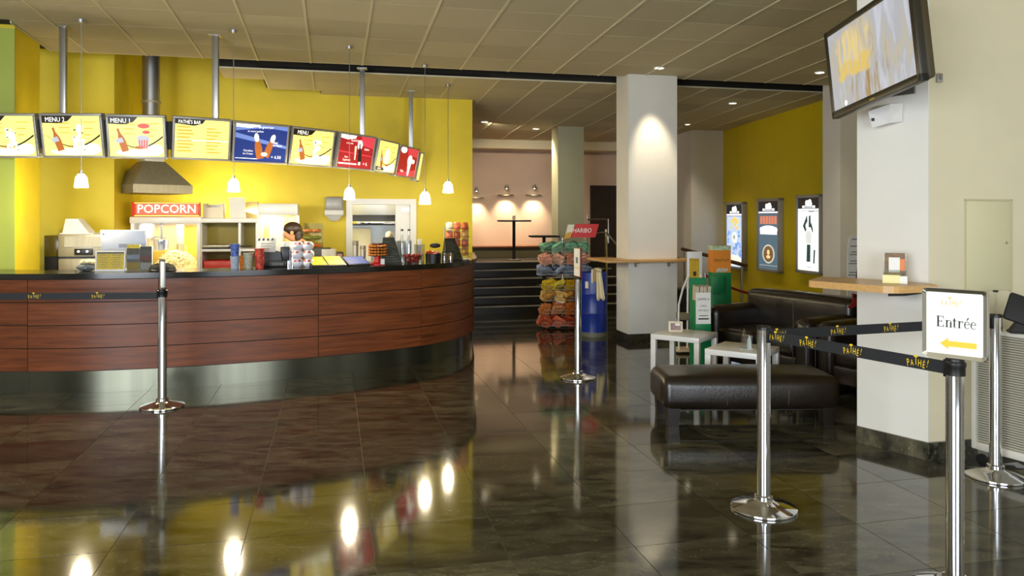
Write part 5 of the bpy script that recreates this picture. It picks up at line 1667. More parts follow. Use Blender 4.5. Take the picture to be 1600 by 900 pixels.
MB().shape([(-0.055, 0.062), (-0.022, 0.086), (-0.022, 0.074), (0.085, 0.074), (0.085, 0.050), (-0.022, 0.050), (-0.022, 0.038)], yv).done('arrow', mat('golden_yellow_arrow', rgb(232, 190, 44), 0.5), sg, smooth=False)
# sign plates seen side on
sgL = sign_frame(pL_, 1.0, 0.21, 0.25, math.atan2(6.49, -2.955) + math.radians(4), STL2)
sgB = thing('sign', None, None)
sgB.parent = pB_; sgB.location = (0, 0, 1.006); sgB.rotation_euler = (0, 0, math.atan2(7.65, 0.657) - math.pi + math.radians(17))
MB().bb(-0.105, 0.105, -0.011, 0.011, 0, 0.295, bev=0.003).done('frame', mat('dark_red_frame', rgb(110, 40, 30), 0.4), sgB)
MB().bb(-0.096, 0.096, -0.0125, 0.0125, 0.012, 0.285).done('sheet', PAP, sgB, smooth=False)
MB().bb(-0.03, 0.04, -0.0135, -0.0125, 0.14, 0.2).done('grey_print', GLET, sgB, smooth=False)
MB().bb(-0.08, 0.08, -0.0135, -0.0125, 0.09, 0.1).done('yellow_print', YLET, sgB, smooth=False)
sgE = MB().box((0, 0, 1.075), (0.008, 0.18, 0.14), rz=-math.atan2(2.985, 4.74) + 0.05).done('sign_plate', ACR, pE_, smooth=False)
MB().box((-0.0, 0.0, 1.146), (0.022, 0.02, 0.012)).done('plate_clip', BLK, sgE)

# ------------------------------------------------------------------ lounge: footstool, sofas, tables
LEG_ = mat('dark_wooden_leg', rgb(28, 20, 14), 0.4)
def cushion(x0, x1, y0, y1, z0, z1, b=0.06, bulge=0.02):
    m = MB().bb(x0, x1, y0, y1, z0, z1, bev=b, seg=4)
    bmesh.ops.subdivide_edges(m.bm, edges=[e for e in m.bm.edges if e.calc_length() > 0.18], cuts=5, use_grid_fill=True)
    cx, cy, cz = (x0 + x1) / 2, (y0 + y1) / 2, (z0 + z1) / 2
    for v in m.bm.verts:
        fx = 1 - (2 * (v.co.x - cx) / (x1 - x0)) ** 2
        fy = 1 - (2 * (v.co.y - cy) / (y1 - y0)) ** 2
        fz = 1 - (2 * (v.co.z - cz) / (z1 - z0)) ** 2
        v.co.z += (bulge if v.co.z > cz else -bulge * 0.3) * max(0, fx * fy)
        v.co.y += math.copysign(bulge * 0.6, v.co.y - cy) * max(0, fx * fz)
    return m
fs = thing('leather_footstool', 'long black brown leather footstool bench with stitched seams behind the tape', 'footstool', (1.835, 6.14, 0), 0.02)
L2 = 0.69
cushion(-L2, L2, -0.28, 0.28, 0.122, 0.38, 0.075, 0.022).done('cushion', LEA, fs)
MB().bb(-L2 + 0.06, L2 - 0.06, -0.22, 0.22, 0.115, 0.16).done('frame', LEG_, fs, smooth=False)
for sx in (-1, 1):
    for sy in (-1, 1):
        MB().hexa([(sx * (L2 - 0.09) - 0.04, sy * 0.2 - 0.04, 0), (sx * (L2 - 0.09) + 0.04, sy * 0.2 - 0.04, 0), (sx * (L2 - 0.09) + 0.04, sy * 0.2 + 0.04, 0), (sx * (L2 - 0.09) - 0.04, sy * 0.2 + 0.04, 0)],
                  [(sx * (L2 - 0.09) - 0.05, sy * 0.2 - 0.05, 0.15), (sx * (L2 - 0.09) + 0.05, sy * 0.2 - 0.05, 0.15), (sx * (L2 - 0.09) + 0.05, sy * 0.2 + 0.05, 0.15), (sx * (L2 - 0.09) - 0.05, sy * 0.2 + 0.05, 0.15)]).done('leg', LEG_, fs, smooth=False)
MSEAM = mat('stitched_seam', rgb(70, 58, 42), 0.5)
for sx in (-0.2, 0.27):
    pts = []
    for q in range(13):
        f = q / 12
        if f < 0.4:
            g = f / 0.4
            pts.append((sx, -0.281 - 0.013 * math.sin(math.pi * g), 0.17 + 0.13 * g))
        elif f < 0.6:
            g = (f - 0.4) / 0.2 * math.pi / 2
            pts.append((sx, -0.205 - 0.076 * math.cos(g), 0.30 + 0.082 * math.sin(g)))
        else:
            g = (f - 0.6) / 0.4
            pts.append((sx, -0.205 + 0.41 * g, 0.382 + 0.014 * math.sin(math.pi * min(1, g + 0.12))))
    MB().tube(pts, 0.0035, 6).done('seam', MSEAM, fs)

def sofa(name, lab, cat, fx, fy, yaw, W, D=0.86, arms=(True, True), seats=2, hb=0.8, group=None):
    """front centre at fx, fy; facing local -y"""
    t = thing(name, lab, cat, (fx, fy, 0), yaw, group)
    MB().bb(-W / 2, W / 2, 0.02, D, 0.08, 0.27, bev=0.03, seg=3).done('base', LEA, t)
    aw = 0.2
    x0 = -W / 2 + (aw if arms[0] else 0)
    x1 = W / 2 - (aw if arms[1] else 0)
    sw = (x1 - x0) / seats
    for k in range(seats):
        cushion(x0 + sw * k + 0.004, x0 + sw * (k + 1) - 0.004, 0.0, D - 0.2, 0.26, 0.43, 0.045, 0.02).done('seat_cushion', LEA, t)

    cushion(-W / 2 + 0.02, W / 2 - 0.02, D - 0.26, D, 0.1, hb, 0.07, 0.015).done('backrest', LEA, t)
    for q in range(1, seats):
        MB().tube([(x0 + sw * q, D - 0.27, 0.44), (x0 + sw * q, D - 0.268, hb - 0.08), (x0 + sw * q, D - 0.2, hb + 0.012), (x0 + sw * q, D - 0.06, hb + 0.01)], 0.004, 6).done('piping', MSEAM, t)
    for s, on in ((-1, arms[0]), (1, arms[1])):
        if on:
            xa = s * (W / 2 - aw / 2)
            cushion(xa - aw / 2, xa + aw / 2, -0.01, D - 0.02, 0.1, 0.64, 0.075, 0.012).done('armrest', LEA, t)
            MB().tube([(xa - s * 0.0 - 0.08, -0.016, 0.2), (xa - 0.085, -0.016, 0.55), (xa - 0.05, -0.018, 0.61), (xa + 0.05, -0.018, 0.61), (xa + 0.085, -0.016, 0.55), (xa + 0.08, -0.016, 0.2)], 0.004, 6).done('piping', MSEAM, t)
    for sx in (-1, 1):
        for y in (0.1, D - 0.1):
            MB().bb(sx * (W / 2 - 0.1) - 0.035, sx * (W / 2 - 0.1) + 0.035, y - 0.035, y + 0.035, 0, 0.09).done('leg', LEG_, t, smooth=False)
    return t
# facing direction n = (-0.877, -0.48)  -> local -y ; yaw so that (0,-1) maps to n
yawS = math.atan2(-0.877, 0.48)
nS = Vector((-0.877, -0.48)); bS = Vector((0.48, -0.877))
W1 = 1.42
c1 = Vector((2.10, 8.42)) + bS * (W1 / 2)
sofa('leather_sofa', 'two seat black brown leather sofa between the green leaflet stand and the white pillar', 'sofa', c1.x, c1.y, yawS, W1, seats=2, hb=0.8)
W2 = 0.95
c2 = Vector((2.10, 8.42)) + bS * (W1 + 0.06 + W2 / 2)
sofa('leather_armchair', 'black brown leather armchair next to the sofa, mostly hidden by the white pillar', 'armchair', c2.x, c2.y, yawS, W2, seats=1, hb=0.78)

def low_table(lab, cx, cy, yaw, w=0.5, h=0.45):
    t = thing('low_table', lab, 'table', (cx, cy, 0), yaw, 'white square low tables')
    MB().bb(-w / 2, w / 2, -w / 2, w / 2, h - 0.05, h, bev=0.003).done('table_top', WHL, t)
    for sx in (-1, 1):
        for sy in (-1, 1):
            MB().bb(sx * w / 2 - (0.05 if sx > 0 else 0), sx * w / 2 + (0 if sx > 0 else 0.05), sy * w / 2 - (0.05 if sy > 0 else 0), sy * w / 2 + (0 if sy > 0 else 0.05), 0, h - 0.05, bev=0.002).done('leg', WHL, t)
    return t
low_table('white square low table carrying a small framed card, beside the shelf column', 1.72, 7.66, -0.62, 0.5)
low_table('white square low table carrying a glass ornament, before the sofa', 2.04, 6.80, -0.62, 0.5)
t = thing('framed_card', 'small framed card with a shiny picture on the low table by the shelf column', 'picture', (1.655, 7.74, 0.45), -0.15, rx=math.radians(-10))
MB().bb(-0.075, 0.065, 0, 0.012, 0, 0.105, bev=0.003).done('frame', mat('cream_card_frame', rgb(222, 208, 180), 0.4), t)
MB().bb(-0.055, 0.045, -0.002, 0.0, 0.015, 0.085).done('picture', mat('brown_red_picture', rgb(120, 76, 60), 0.2, noise=0.4, nscale=30), t)
MB().bb(-0.01, 0.038, -0.003, -0.002, 0.06, 0.083).done('bright_print', PAP, t)
MB().bb(-0.03, 0.03, 0.012, 0.06, 0, 0.006).done('foot', WHP, t)
gx, gy = X_(1165, 6.72), 6.72
t = thing('glass_ornament', 'clear cut glass ornament with pointed tips standing on the nearer low table', 'ornament', (gx, gy, 0.45))
MG = mat('cut_glass', rgb(190, 200, 196), 0.05, spec=0.9)
MB().lathe([(0, 0), (0.03, 0), (0.035, 0.02), (0.026, 0.09), (0.012, 0.16), (0, 0.185)], c=(-0.012, 0, 0), n=6).done('tall_tip', ACR, t)
MB().lathe([(0, 0), (0.022, 0), (0.024, 0.03), (0.016, 0.09), (0, 0.125)], c=(0.034, 0.0, 0), n=6).done('short_tip', MG, t)
MB().bb(-0.045, 0.06, -0.025, 0.025, 0, 0.008).done('foot', MG, t)

# ------------------------------------------------------------------ leaflet stands by the shelf column
GREEN = mat('bright_green_card', rgb(16, 128, 74), 0.45)
# tall green stand with orange head
sx_, sy_ = X_(1128.5, 9.4), 9.4
w = 29 / F * 9.4
z = lambda py, Y=9.4: Z_(py, Y)
t = thing('leaflet_stand', 'tall green leaflet stand with an orange GRATUIT head beside the yellow wall', 'stand', (sx_, sy_, 0), 0.05, 'green leaflet stands')
MB().bb(-w / 2, w / 2, 0, 0.2, 0, z(426), bev=0.003).done('green_body', GREEN, t)
MB().bb(-w / 2, w / 2, 0.02, 0.2, z(426), z(391)).done('orange_head', mat('orange_card', rgb(232, 142, 40), 0.5), t, smooth=False)
MB().bb(-w / 2 - 0.002, w / 2 + 0.002, 0.02, 0.2, z(391), z(384)).done('pale_header', mat('pale_green_card', rgb(190, 206, 170), 0.5, noise=0.3, nscale=30), t, smooth=False)
k = MB(); k.text('GRATUIT', 0.05, 0, z(409), 0.0185, sx=0.95)
k.done('lettering', mat('dark_brown_lettering', rgb(96, 60, 20), 0.6), t, smooth=False)
k = MB()
for a in range(6):
    k.disc(-0.05 + a * 0.022, z(423) + 0.012 * (a % 2), 0.0186 - 0.0001 * a, 0.02, 0.022)
k.done('pale_picture', mat('pale_grey_picture', rgb(206, 196, 176), 0.6, noise=0.3, nscale=60), t, smooth=False)
MB().bb(-w / 2 - 0.05, -w * 0.1, -0.14, 0.0, z(457), z(430), bev=0.004).done('side_pocket', GREEN, t)
# shorter newspaper stand in front
sx_, sy_ = X_(1099, 8.1), 8.1
w = 25 / F * 8.1
z = lambda py: Z_(py, 8.1)
t = thing('newspaper_stand', 'shorter green newspaper stand with a white lettered notice, behind the low table', 'stand', (sx_, sy_, 0), 0.1, 'green leaflet stands')
MB().bb(-w / 2, w / 2, 0, 0.2, 0, z(470), bev=0.003).done('green_body', GREEN, t)
MB().bb(-w / 2, w / 2, 0.15, 0.2, z(470), z(436)).done('back_card', GREEN, t, smooth=False)
for q in range(4):
    MB().box((-w * 0.36 + q * w * 0.25, 0.07, z(463)), (w * 0.2, 0.1, z(446) - z(478)), rot=Euler((0.12, R.uniform(-0.08, 0.08), 0))).done('newspaper', mat('grey_newsprint', rgb(196, 184, 160), 0.8, noise=0.15, nscale=60), t, smooth=False)
no = MB().bb(-w * 0.5, w * 0.45, -0.012, -0.006, z(506), z(457)).done('notice', PAP, t, smooth=False)
k = MB()
k.text('GRIPPE A', 0.034, -0.005, z(469), -0.0135, sx=0.95).text('L’INFO', 0.024, -0.005, z(479), -0.0135).text('OFFICIELLE', 0.024, -0.005, z(486), -0.0135)
k.bb(-0.05, 0.045, -0.0135, -0.0125, z(493.5), z(492.5)).bb(-0.06, 0.055, -0.0135, -0.0125, z(499), z(497))
k.done('lettering', BLET, no, smooth=False)
# white poster on a bent tube stand
sx_, sy_ = X_(1085, 9.15), 9.15
z = lambda py: Z_(py, 9.15)
w = 24 / F * 9.15
t = thing('poster_stand', 'white tube stand with a yellow poster sheet beside the shelf column', 'poster stand', (sx_, sy_, 0), 0.1)
MB().bb(-w / 2, w / 2, -0.01, 0.0, z(437), z(393), bev=0.002).done('poster_board', WHP, t)
MB().bb(-w * 0.36, w * 0.3, -0.0125, -0.01, z(434), z(404)).done('yellow_poster', mat('mustard_poster', rgb(206, 168, 40), 0.5, noise=0.12, nscale=20), t, smooth=False)
MB().bb(-w * 0.1, w * 0.1, -0.014, -0.0125, z(431), z(424)).done('dark_picture', mat('dark_olive_print', rgb(60, 50, 30), 0.5), t, smooth=False)
MB().text('PRIX', 0.05, -0.01, z(408), -0.0135).done('lettering', mat('mustard_lettering', rgb(170, 130, 20), 0.5), t, smooth=False)
tubes = MB()
for s in (-1, 1):
    tubes.tube([(s * 0.05 - 0.03, 0.0, z(437)), (s * 0.05 - 0.03, 0.01, z(500)), (s * 0.05 - 0.03, 0.02, 0.02)], 0.012, 8)
    tubes.tube([(s * w * 0.4, -0.01, z(430)), (s * 0.13 - 0.02, -0.03, z(450)), (s * 0.19 - 0.02, -0.06, z(475)), (s * 0.2 - 0.02, -0.08, z(510)), (s * 0.2 - 0.02, -0.1, 0.02)], 0.012, 8)
tubes.done('tube_frame', WHP, t)
MB().bb(-0.24, 0.14, -0.12, 0.12, 0.02, 0.05, bev=0.004).done('base_board', mat('pale_wood', rgb(216, 190, 150), 0.5), t)
MB().bb(-0.2, 0.06, -0.1, 0.08, z(498), z(489), bev=0.003).done('tray', mat('olive_grey_tray', rgb(130, 120, 90), 0.6), t)
# dark bin
x, y = X_(1071, 10.4), 10.4
t = thing('waste_bin', 'black waste bin standing between the shelf column and the white poster stand', 'bin', (x, y, 0), 0.2)
MB().hexa([(-0.1, 0, 0), (0.1, 0, 0), (0.1, 0.25, 0), (-0.1, 0.25, 0)], [(-0.13, -0.02, Z_(454, y)), (0.13, -0.02, Z_(454, y)), (0.13, 0.27, Z_(454, y)), (-0.13, 0.27, Z_(454, y))]).done('bin_body', BLKM, t, smooth=False)
MB().bb(-0.135, 0.135, -0.025, 0.275, Z_(454, y) - 0.01, Z_(452, y), bev=0.004).done('rim', BLK, t)
# handrail and rope
t = thing('wooden_handrail', 'brown wooden handrail on thin posts sloping down behind the leaflet stands', 'handrail', (0, 0, 0))
ra, rb_ = P(1066, 389, 12.6), P(1166, 415, 10.9)
MB().tube([ra, rb_], 0.028, 10).done('rail', mat('dark_brown_rail', rgb(88, 58, 34), 0.4), t)
for f in (0.04, 0.94):
    q = ra.lerp(rb_, f)
    MB().cyl((q.x, q.y, 0), (q.x, q.y, q.z), 0.018, n=12).done('post', STL2, t)
q = ra.lerp(rb_, 0.94)
pts = []
a, b = Vector((q.x - 0.55, q.y - 0.1, 0.78)), Vector((q.x + 0.45, q.y - 0.35, 0.5))
for k in range(13):
    f = k / 12
    p = a.lerp(b, f); p.z -= 0.08 * math.sin(math.pi * f)
    pts.append(p)
t = thing('rope_barrier', 'dark red rope sagging between the green leaflet stand and the sofa', 'rope', (0, 0, 0))
MB().tube(pts, 0.018, 10).done('rope', mat('dark_red_rope', rgb(130, 26, 24), 0.8, bump=0.3, bscale=60), t)
MB().cyl((b.x, b.y, 0), (b.x, b.y, 0.55), 0.02, n=12).done('post', STL2, t)
MB().cyl((a.x, a.y, 0), (a.x, a.y, 0.82), 0.02, n=12).done('post', STL2, t)
MB().lathe([(0, 0), (0.13, 0), (0.12, 0.015), (0.02, 0.03)], c=(b.x, b.y, 0), n=20).done('foot', STL2, t)
MB().lathe([(0, 0), (0.13, 0), (0.12, 0.015), (0.02, 0.03)], c=(a.x, a.y, 0), n=20).done('foot', STL2, t)

# ------------------------------------------------------------------ shelf round the column
t = thing('column_shelf', 'pale wood shelf running round the white column at elbow height', 'shelf', xy(uc1, vc1) + (0,), YAW)
zs = 1.065
def rrect(x0, x1, y0, y1, r, n=4):
    pts = []
    for cx, cy, a0 in ((x1 - r, y1 - r, 0), (x0 + r, y1 - r, 90), (x0 + r, y0 + r, 180), (x1 - r, y0 + r, 270)):
        for k in range(n + 1):
            a = math.radians(a0 + 90 * k / n)
            pts.append((cx + r * math.cos(a), cy + r * math.sin(a)))
    return pts
MB().bb(-0.36, 0.87, -0.22, 0.0, zs - 0.035, zs, bev=0.01).done('front_board', WOOD, t)
MB().bb(-0.36, -0.005, 0.0, 0.6, zs - 0.035, zs, bev=0.005).done('side_board', WOOD, t)
MB().bb(0.681, 0.87, 0.0, 0.6, zs - 0.035, zs, bev=0.005).done('side_board', WOOD, t)
for x in (0.09, 0.55):
    MB().bb(x - 0.012, x + 0.012, -0.14, 0.0, zs - 0.05, zs - 0.035).bb(x - 0.012, x + 0.012, -0.025, 0.0, zs - 0.1, zs - 0.035).done('bracket', STL2, t, smooth=False)

# ------------------------------------------------------------------ shelf on the pillar with a card holder
t = thing('pillar_shelf', 'pale wood shelf wrapped round the corner of the white pillar below the television', 'shelf', (0, 0, 0))
zt_, th = 1.168, 0.045
tip = Vector((2.03, 5.27)); cor = Vector((2.375, 4.80)); end = Vector((2.72, 4.915))
def fillet(p0, p1, p2, r, n=5):
    d0, d2 = (p0 - p1).normalized(), (p2 - p1).normalized()
    a, b = p1 + d0 * r, p1 + d2 * r
    return [((1 - f) ** 2) * a + 2 * f * (1 - f) * p1 + f * f * b for f in [k / n for k in range(n + 1)]]
far = Vector((2.26, 5.62))
poly = fillet(far, tip, cor, 0.03) + fillet(tip, cor, end, 0.09) + [end, A_ + Vector((0.0, -0.012)) + nl * 0.008, B_ + nl * 0.008, far]
MB().prism([tuple(p) for p in poly], zt_ - th, zt_).done('board', WOOD, t, smooth=False)
MB().prism([tuple(p) for p in [cor + Vector((0.0, 0.05)), cor + Vector((0.12, 0.07)), A_ + nl * 0.008, A_ * 0.6 + B_ * 0.4 + nl * 0.008]], zt_ - th - 0.02, zt_ - th).done('under_plate', BLKM, t, smooth=False)
bk = Vector((2.675, 4.96))
MB().cyl((bk.x, bk.y, zt_ - th - 0.08), (bk.x, bk.y, zt_ - th), 0.014, n=14).done('bracket', CHR, t)
ch = thing('card_holder', 'acrylic holder of orange and brown cards standing on the pillar shelf', 'card holder', (2.50, 5.02, zt_), math.radians(-28), rx=math.radians(-10))
MB().bb(-0.068, 0.068, 0.0, 0.004, 0, 0.09).bb(-0.068, 0.068, 0.05, 0.055, 0, 0.2).bb(-0.068, -0.064, 0, 0.055, 0, 0.17).bb(0.064, 0.068, 0, 0.055, 0, 0.17).bb(-0.068, 0.068, 0, 0.055, 0, 0.004).done('acrylic_box', ACR, ch, smooth=False)
cd = MB().bb(-0.06, 0.06, 0.02, 0.045, 0.03, 0.205).done('card', mat('brown_card_print', rgb(120, 88, 50), 0.4, noise=0.3, nscale=40), ch, smooth=False)
MB().bb(-0.035, 0.03, 0.018, 0.02, 0.075, 0.175).done('white_print', PAP, cd, smooth=False)
MB().bb(0.03, 0.06, 0.0185, 0.02, 0.085, 0.165).done('orange_print', mat('orange_print_b', rgb(230, 130, 70), 0.5), cd, smooth=False)
MB().bb(-0.055, 0.04, 0.0175, 0.02, 0.035, 0.07).done('gold_print', mat('gold_print', rgb(200, 160, 70), 0.5), cd, smooth=False)
MB().bb(-0.07, 0.03, -0.012, -0.004, 0.0, 0.055).done('yellow_card', mat('cream_yellow_card', rgb(240, 226, 160), 0.5), ch, smooth=False)
MB().bb(0.02, 0.075, -0.006, 0.0, 0.0, 0.05).done('white_card', PAP, ch, smooth=False)

# ------------------------------------------------------------------ television on the pillar
cz = Vector((2.248, 4.867, 2.632))
dv_, hv_ = Vector((0.0501, -0.9868, 0.074)).normalized(), Vector((-0.0695, 0.0711, 0.986))
hv_ = (hv_ - dv_ * hv_.dot(dv_)).normalized()
bk_ = hv_.cross(dv_).normalized()       # local +y: away from the screen
bk_ = -dv_.cross(hv_)
TVW, TVH = 1.073, 0.61
t = thing('television', 'black flat television tilted down from the white pillar, showing a pale golden picture', 'television', (0, 0, 0))
M = Matrix((dv_, bk_, hv_)).transposed().to_4x4()
M.translation = cz
t.matrix_world = M
fw_ = 0.04
MB().bb(-TVW / 2, TVW / 2, 0, 0.05, -TVH / 2, -TVH / 2 + fw_ * 1.2, bev=0.005).bb(-TVW / 2, TVW / 2, 0, 0.05, TVH / 2 - fw_, TVH / 2, bev=0.005).bb(-TVW / 2, -TVW / 2 + fw_, 0, 0.05, -TVH / 2, TVH / 2, bev=0.005).bb(TVW / 2 - fw_, TVW / 2, 0, 0.05, -TVH / 2, TVH / 2, bev=0.005).done('bezel', mat('dark_brown_black_plastic', rgb(40, 35, 26), 0.35), t)
MB().bb(-TVW / 2 + 0.02, TVW / 2 - 0.02, 0.04, 0.11, -TVH / 2 + 0.02, TVH / 2 - 0.02, bev=0.02).done('rear_housing', mat('dark_olive_plastic', rgb(62, 52, 28), 0.5), t)
MB().bb(-0.02, 0.04, -0.002, 0.0, -TVH / 2 + 0.012, -TVH / 2 + 0.024).done('badge', mat('badge_gold', rgb(170, 150, 90), 0.3, 0.6), t, smooth=False)
# the moving picture on the screen
sm = bpy.data.materials.new('screen_picture'); sm.use_nodes = True
nt = sm.node_tree; b = nt.nodes['Principled BSDF']
tc = nt.nodes.new('ShaderNodeTexCoord')
mp = nt.nodes.new('ShaderNodeMapping'); mp.inputs['Scale'].default_value = (7, 1, 1.6); mp.inputs['Rotation'].default_value = (0, 0.15, 0)
nt.links.new(tc.outputs['Object'], mp.inputs[0])
n = nt.nodes.new('ShaderNodeTexNoise'); n.inputs['Scale'].default_value = 1.6; n.inputs['Detail'].default_value = 7; n.inputs['Distortion'].default_value = 0.8
nt.links.new(mp.outputs[0], n.inputs['Vector'])
cr_ = nt.nodes.new('ShaderNodeValToRGB')
els = cr_.color_ramp.elements
els[0].position = 0.30; els[0].color = rgb(170, 150, 110)
els[1].position = 0.66; els[1].color = rgb(214, 216, 226)
e = els.new(0.42); e.color = rgb(206, 196, 172)
e = els.new(0.52); e.color = rgb(190, 192, 198)
nt.links.new(n.outputs['Fac'], cr_.inputs['Fac'])
def node(kind, **kw):
    q = nt.nodes.new(kind)
    for a_, v_ in kw.items():
        setattr(q, a_, v_)
    return q
n4 = node('ShaderNodeTexNoise'); n4.inputs['Scale'].default_value = 9; n4.inputs['Detail'].default_value = 5
nt.links.new(tc.outputs['Object'], n4.inputs['Vector'])
wv = node('ShaderNodeVectorMath', operation='MULTIPLY_ADD'); wv.inputs[1].default_value = (0.16, 0, 0.16)
nt.links.new(n4.outputs['Color'], wv.inputs[0]); nt.links.new(tc.outputs['Object'], wv.inputs[2])
sx3 = node('ShaderNodeSeparateXYZ'); nt.links.new(wv.outputs[0], sx3.inputs[0])
def soft(out, a_, b_):
    q = node('ShaderNodeMapRange', interpolation_type='SMOOTHSTEP')
    q.inputs['From Min'].default_value = a_; q.inputs['From Max'].default_value = b_
    nt.links.new(out, q.inputs['Value'])
    return q.outputs[0]
def mul(a_, b_):
    q = node('ShaderNodeMath', operation='MULTIPLY')
    nt.links.new(a_, q.inputs[0]); nt.links.new(b_, q.inputs[1])
    return q.outputs[0]
def blend(prev, fac, colr):
    q = node('ShaderNodeMix', data_type='RGBA')
    nt.links.new(fac, q.inputs[0]); nt.links.new(prev, q.inputs[6]); q.inputs[7].default_value = colr
    return q.outputs[2]
XX, ZZ = sx3.outputs['X'], sx3.outputs['Z']
mp2 = node('ShaderNodeMapping'); mp2.inputs['Scale'].default_value = (13, 1, 2.2); mp2.inputs['Rotation'].default_value = (0, -0.06, 0)
nt.links.new(tc.outputs['Object'], mp2.inputs[0])
w4 = node('ShaderNodeTexNoise'); w4.inputs['Scale'].default_value = 1.3; w4.inputs['Detail'].default_value = 4
nt.links.new(mp2.outputs[0], w4.inputs['Vector'])
letters = mul(mul(soft(XX, -0.34, -0.27), soft(XX, 0.14, 0.08)), mul(soft(ZZ, 0.06, 0.10), soft(ZZ, 0.33, 0.26)))
under = mul(mul(soft(XX, -0.32, -0.28), soft(XX, 0.14, 0.06)), mul(soft(ZZ, 0.0, 0.03), soft(ZZ, 0.12, 0.08)))
trunks = mul(soft(ZZ, 0.08, -0.02), mul(soft(XX, -0.2, -0.1), soft(XX, 0.36, 0.26)))
col_ = blend(cr_.outputs['Color'], mul(trunks, soft(w4.outputs['Fac'], 0.46, 0.66)), rgb(176, 144, 92))
col_ = blend(col_, mul(letters, soft(w4.outputs['Fac'], 0.36, 0.56)), rgb(246, 220, 150))
col_ = blend(col_, mul(under, soft(w4.outputs['Fac'], 0.3, 0.52)), rgb(242, 208, 112))
nt.links.new(col_, b.inputs['Emission Color'])
b.inputs['Emission Strength'].default_value = 0.85
b.inputs['Base Color'].default_value = (0.02, 0.02, 0.02, 1)
b.inputs['Roughness'].default_value = 0.2
MB().bb(-TVW / 2 + fw_ * 0.8, TVW / 2 - fw_ * 0.8, 0.006, 0.04, -TVH / 2 + fw_, TVH / 2 - fw_ * 0.8).done('screen', sm, t, smooth=False)
MB().disc(-0.33, -0.235, 0.0055, 0.018, 0.018).done('bright_dot', emat('lit_white_dot', 255, 255, 250, 1.1), t, smooth=False)
# bracket to the pillar
mid = (A_ + B_) / 2
wq = Vector((mid.x, mid.y, 2.64)) + Vector((nl.x, nl.y, 0)) * 0.006
arm0 = cz + bk_ * 0.11
Mi = M.inverted()
k = MB().tube([Mi @ arm0, Mi @ wq], 0.03, 8)
k.done('bracket_arm', BLKM, t)
k = MB().box((0, 0, 0), (0.34, 0.02, 0.42))
k.xform(Mi @ Matrix.Translation(wq + Vector((nl.x, nl.y, 0)) * 0.012) @ Matrix.Rotation(math.atan2(nl.x, -nl.y), 4, 'Z'))
k.done('wall_plate', STL2, t, smooth=False)
k = MB().box((0, 0, 0), (0.035, 0.03, 0.5))
k.xform(Mi @ Matrix.Translation(Vector((A_.x, A_.y, 2.78)) + Vector((nl.x * 0.06 - 0.03, nl.y * 0.06 + 0.05, 0))) @ Matrix.Rotation(0.1, 4, 'Y'))
k.done('bracket_strip', STL2, t, smooth=False)
# speaker below it
sp_ = Vector((P(1384, 180, 5.22).x, 5.22))
f = 0.42
sc_ = A_.lerp(B_, 0.53) + nl * 0.02
t = thing('wall_speaker', 'small white wedge shaped wall speaker under the television', 'speaker', (sc_.x, sc_.y, Z_(181, sc_.y)), math.atan2(nl.x, -nl.y))
MB().hexa([(-0.105, 0, 0.075), (0.105, 0, 0.075), (0.10, 0, -0.05), (-0.10, 0, -0.05)], [(-0.075, -0.12, 0.03), (0.07, -0.10, 0.065), (0.055, -0.08, -0.06), (-0.05, -0.11, -0.085)]).done('housing', mat('pale_grey_speaker', rgb(214, 210, 204), 0.5), t, smooth=False)
MB().hexa([(-0.05, -0.112, -0.02), (-0.035, -0.108, -0.02), (-0.035, -0.105, -0.04), (-0.05, -0.11, -0.04)], [(-0.05, -0.122, -0.02), (-0.035, -0.119, -0.02), (-0.035, -0.117, -0.04), (-0.05, -0.12, -0.04)]).done('logo_plate', BLK, t, smooth=False)
# socket on the wall behind, flush panel
hp0 = A_ + ud * (uv(X_(1508, 5.15), 5.15)[0] - uv(A_.x, A_.y)[0])
ua = uv(A_.x, A_.y)
def wall_x(px):
    Y = ua[1] / (CA - (px - 800) / F * SA)
    return uv(X_(px, Y), Y)[0] - ua[0], Y
p0, Y0 = wall_x(1509); p1, Y1 = wall_x(1576)
t = thing('wall_hatch', 'cream service hatch with a small lock set flush in the cream wall', 'hatch', (A_.x, A_.y, 0), YAW)
z0_, z1_ = Z_(455, Y0), Z_(314, Y0)
MB().bb(p0, p1, -0.012, -0.0, z0_, z1_, bev=0.003).done('hatch_panel', mat('cream_hatch', rgb(206, 198, 160), 0.5), t)
MB().bb(p0 - 0.012, p0 + 0.0, -0.006, 0, z0_ - 0.01, z1_ + 0.012).bb(p1, p1 + 0.02, -0.01, 0, z0_ - 0.01, z1_ + 0.012).bb(p0 - 0.012, p1 + 0.02, -0.01, 0, z1_ + 0.002, z1_ + 0.014).done('hatch_frame', mat('cream_hatch_frame', rgb(190, 182, 146), 0.5), t, smooth=False)
MB().cyl((p1 - 0.03, -0.018, (z0_ + z1_) / 2 + 0.02), (p1 - 0.03, -0.01, (z0_ + z1_) / 2 + 0.02), 0.009, n=14).done('lock', STL, t)
p2, Y2 = wall_x(1462)
t = thing('wall_socket', 'tiny grey socket on the cream wall beside the television', 'socket', (A_.x, A_.y, 0), YAW)
MB().bb(p2, p2 + 0.04, -0.02, 0, Z_(129, Y2), Z_(115, Y2), bev=0.004).done('socket_box', STL2, t)
MB().bb(p2 + 0.01, p2 + 0.03, -0.024, -0.02, Z_(125, Y2), Z_(119, Y2)).done('socket_face', GLET, t)

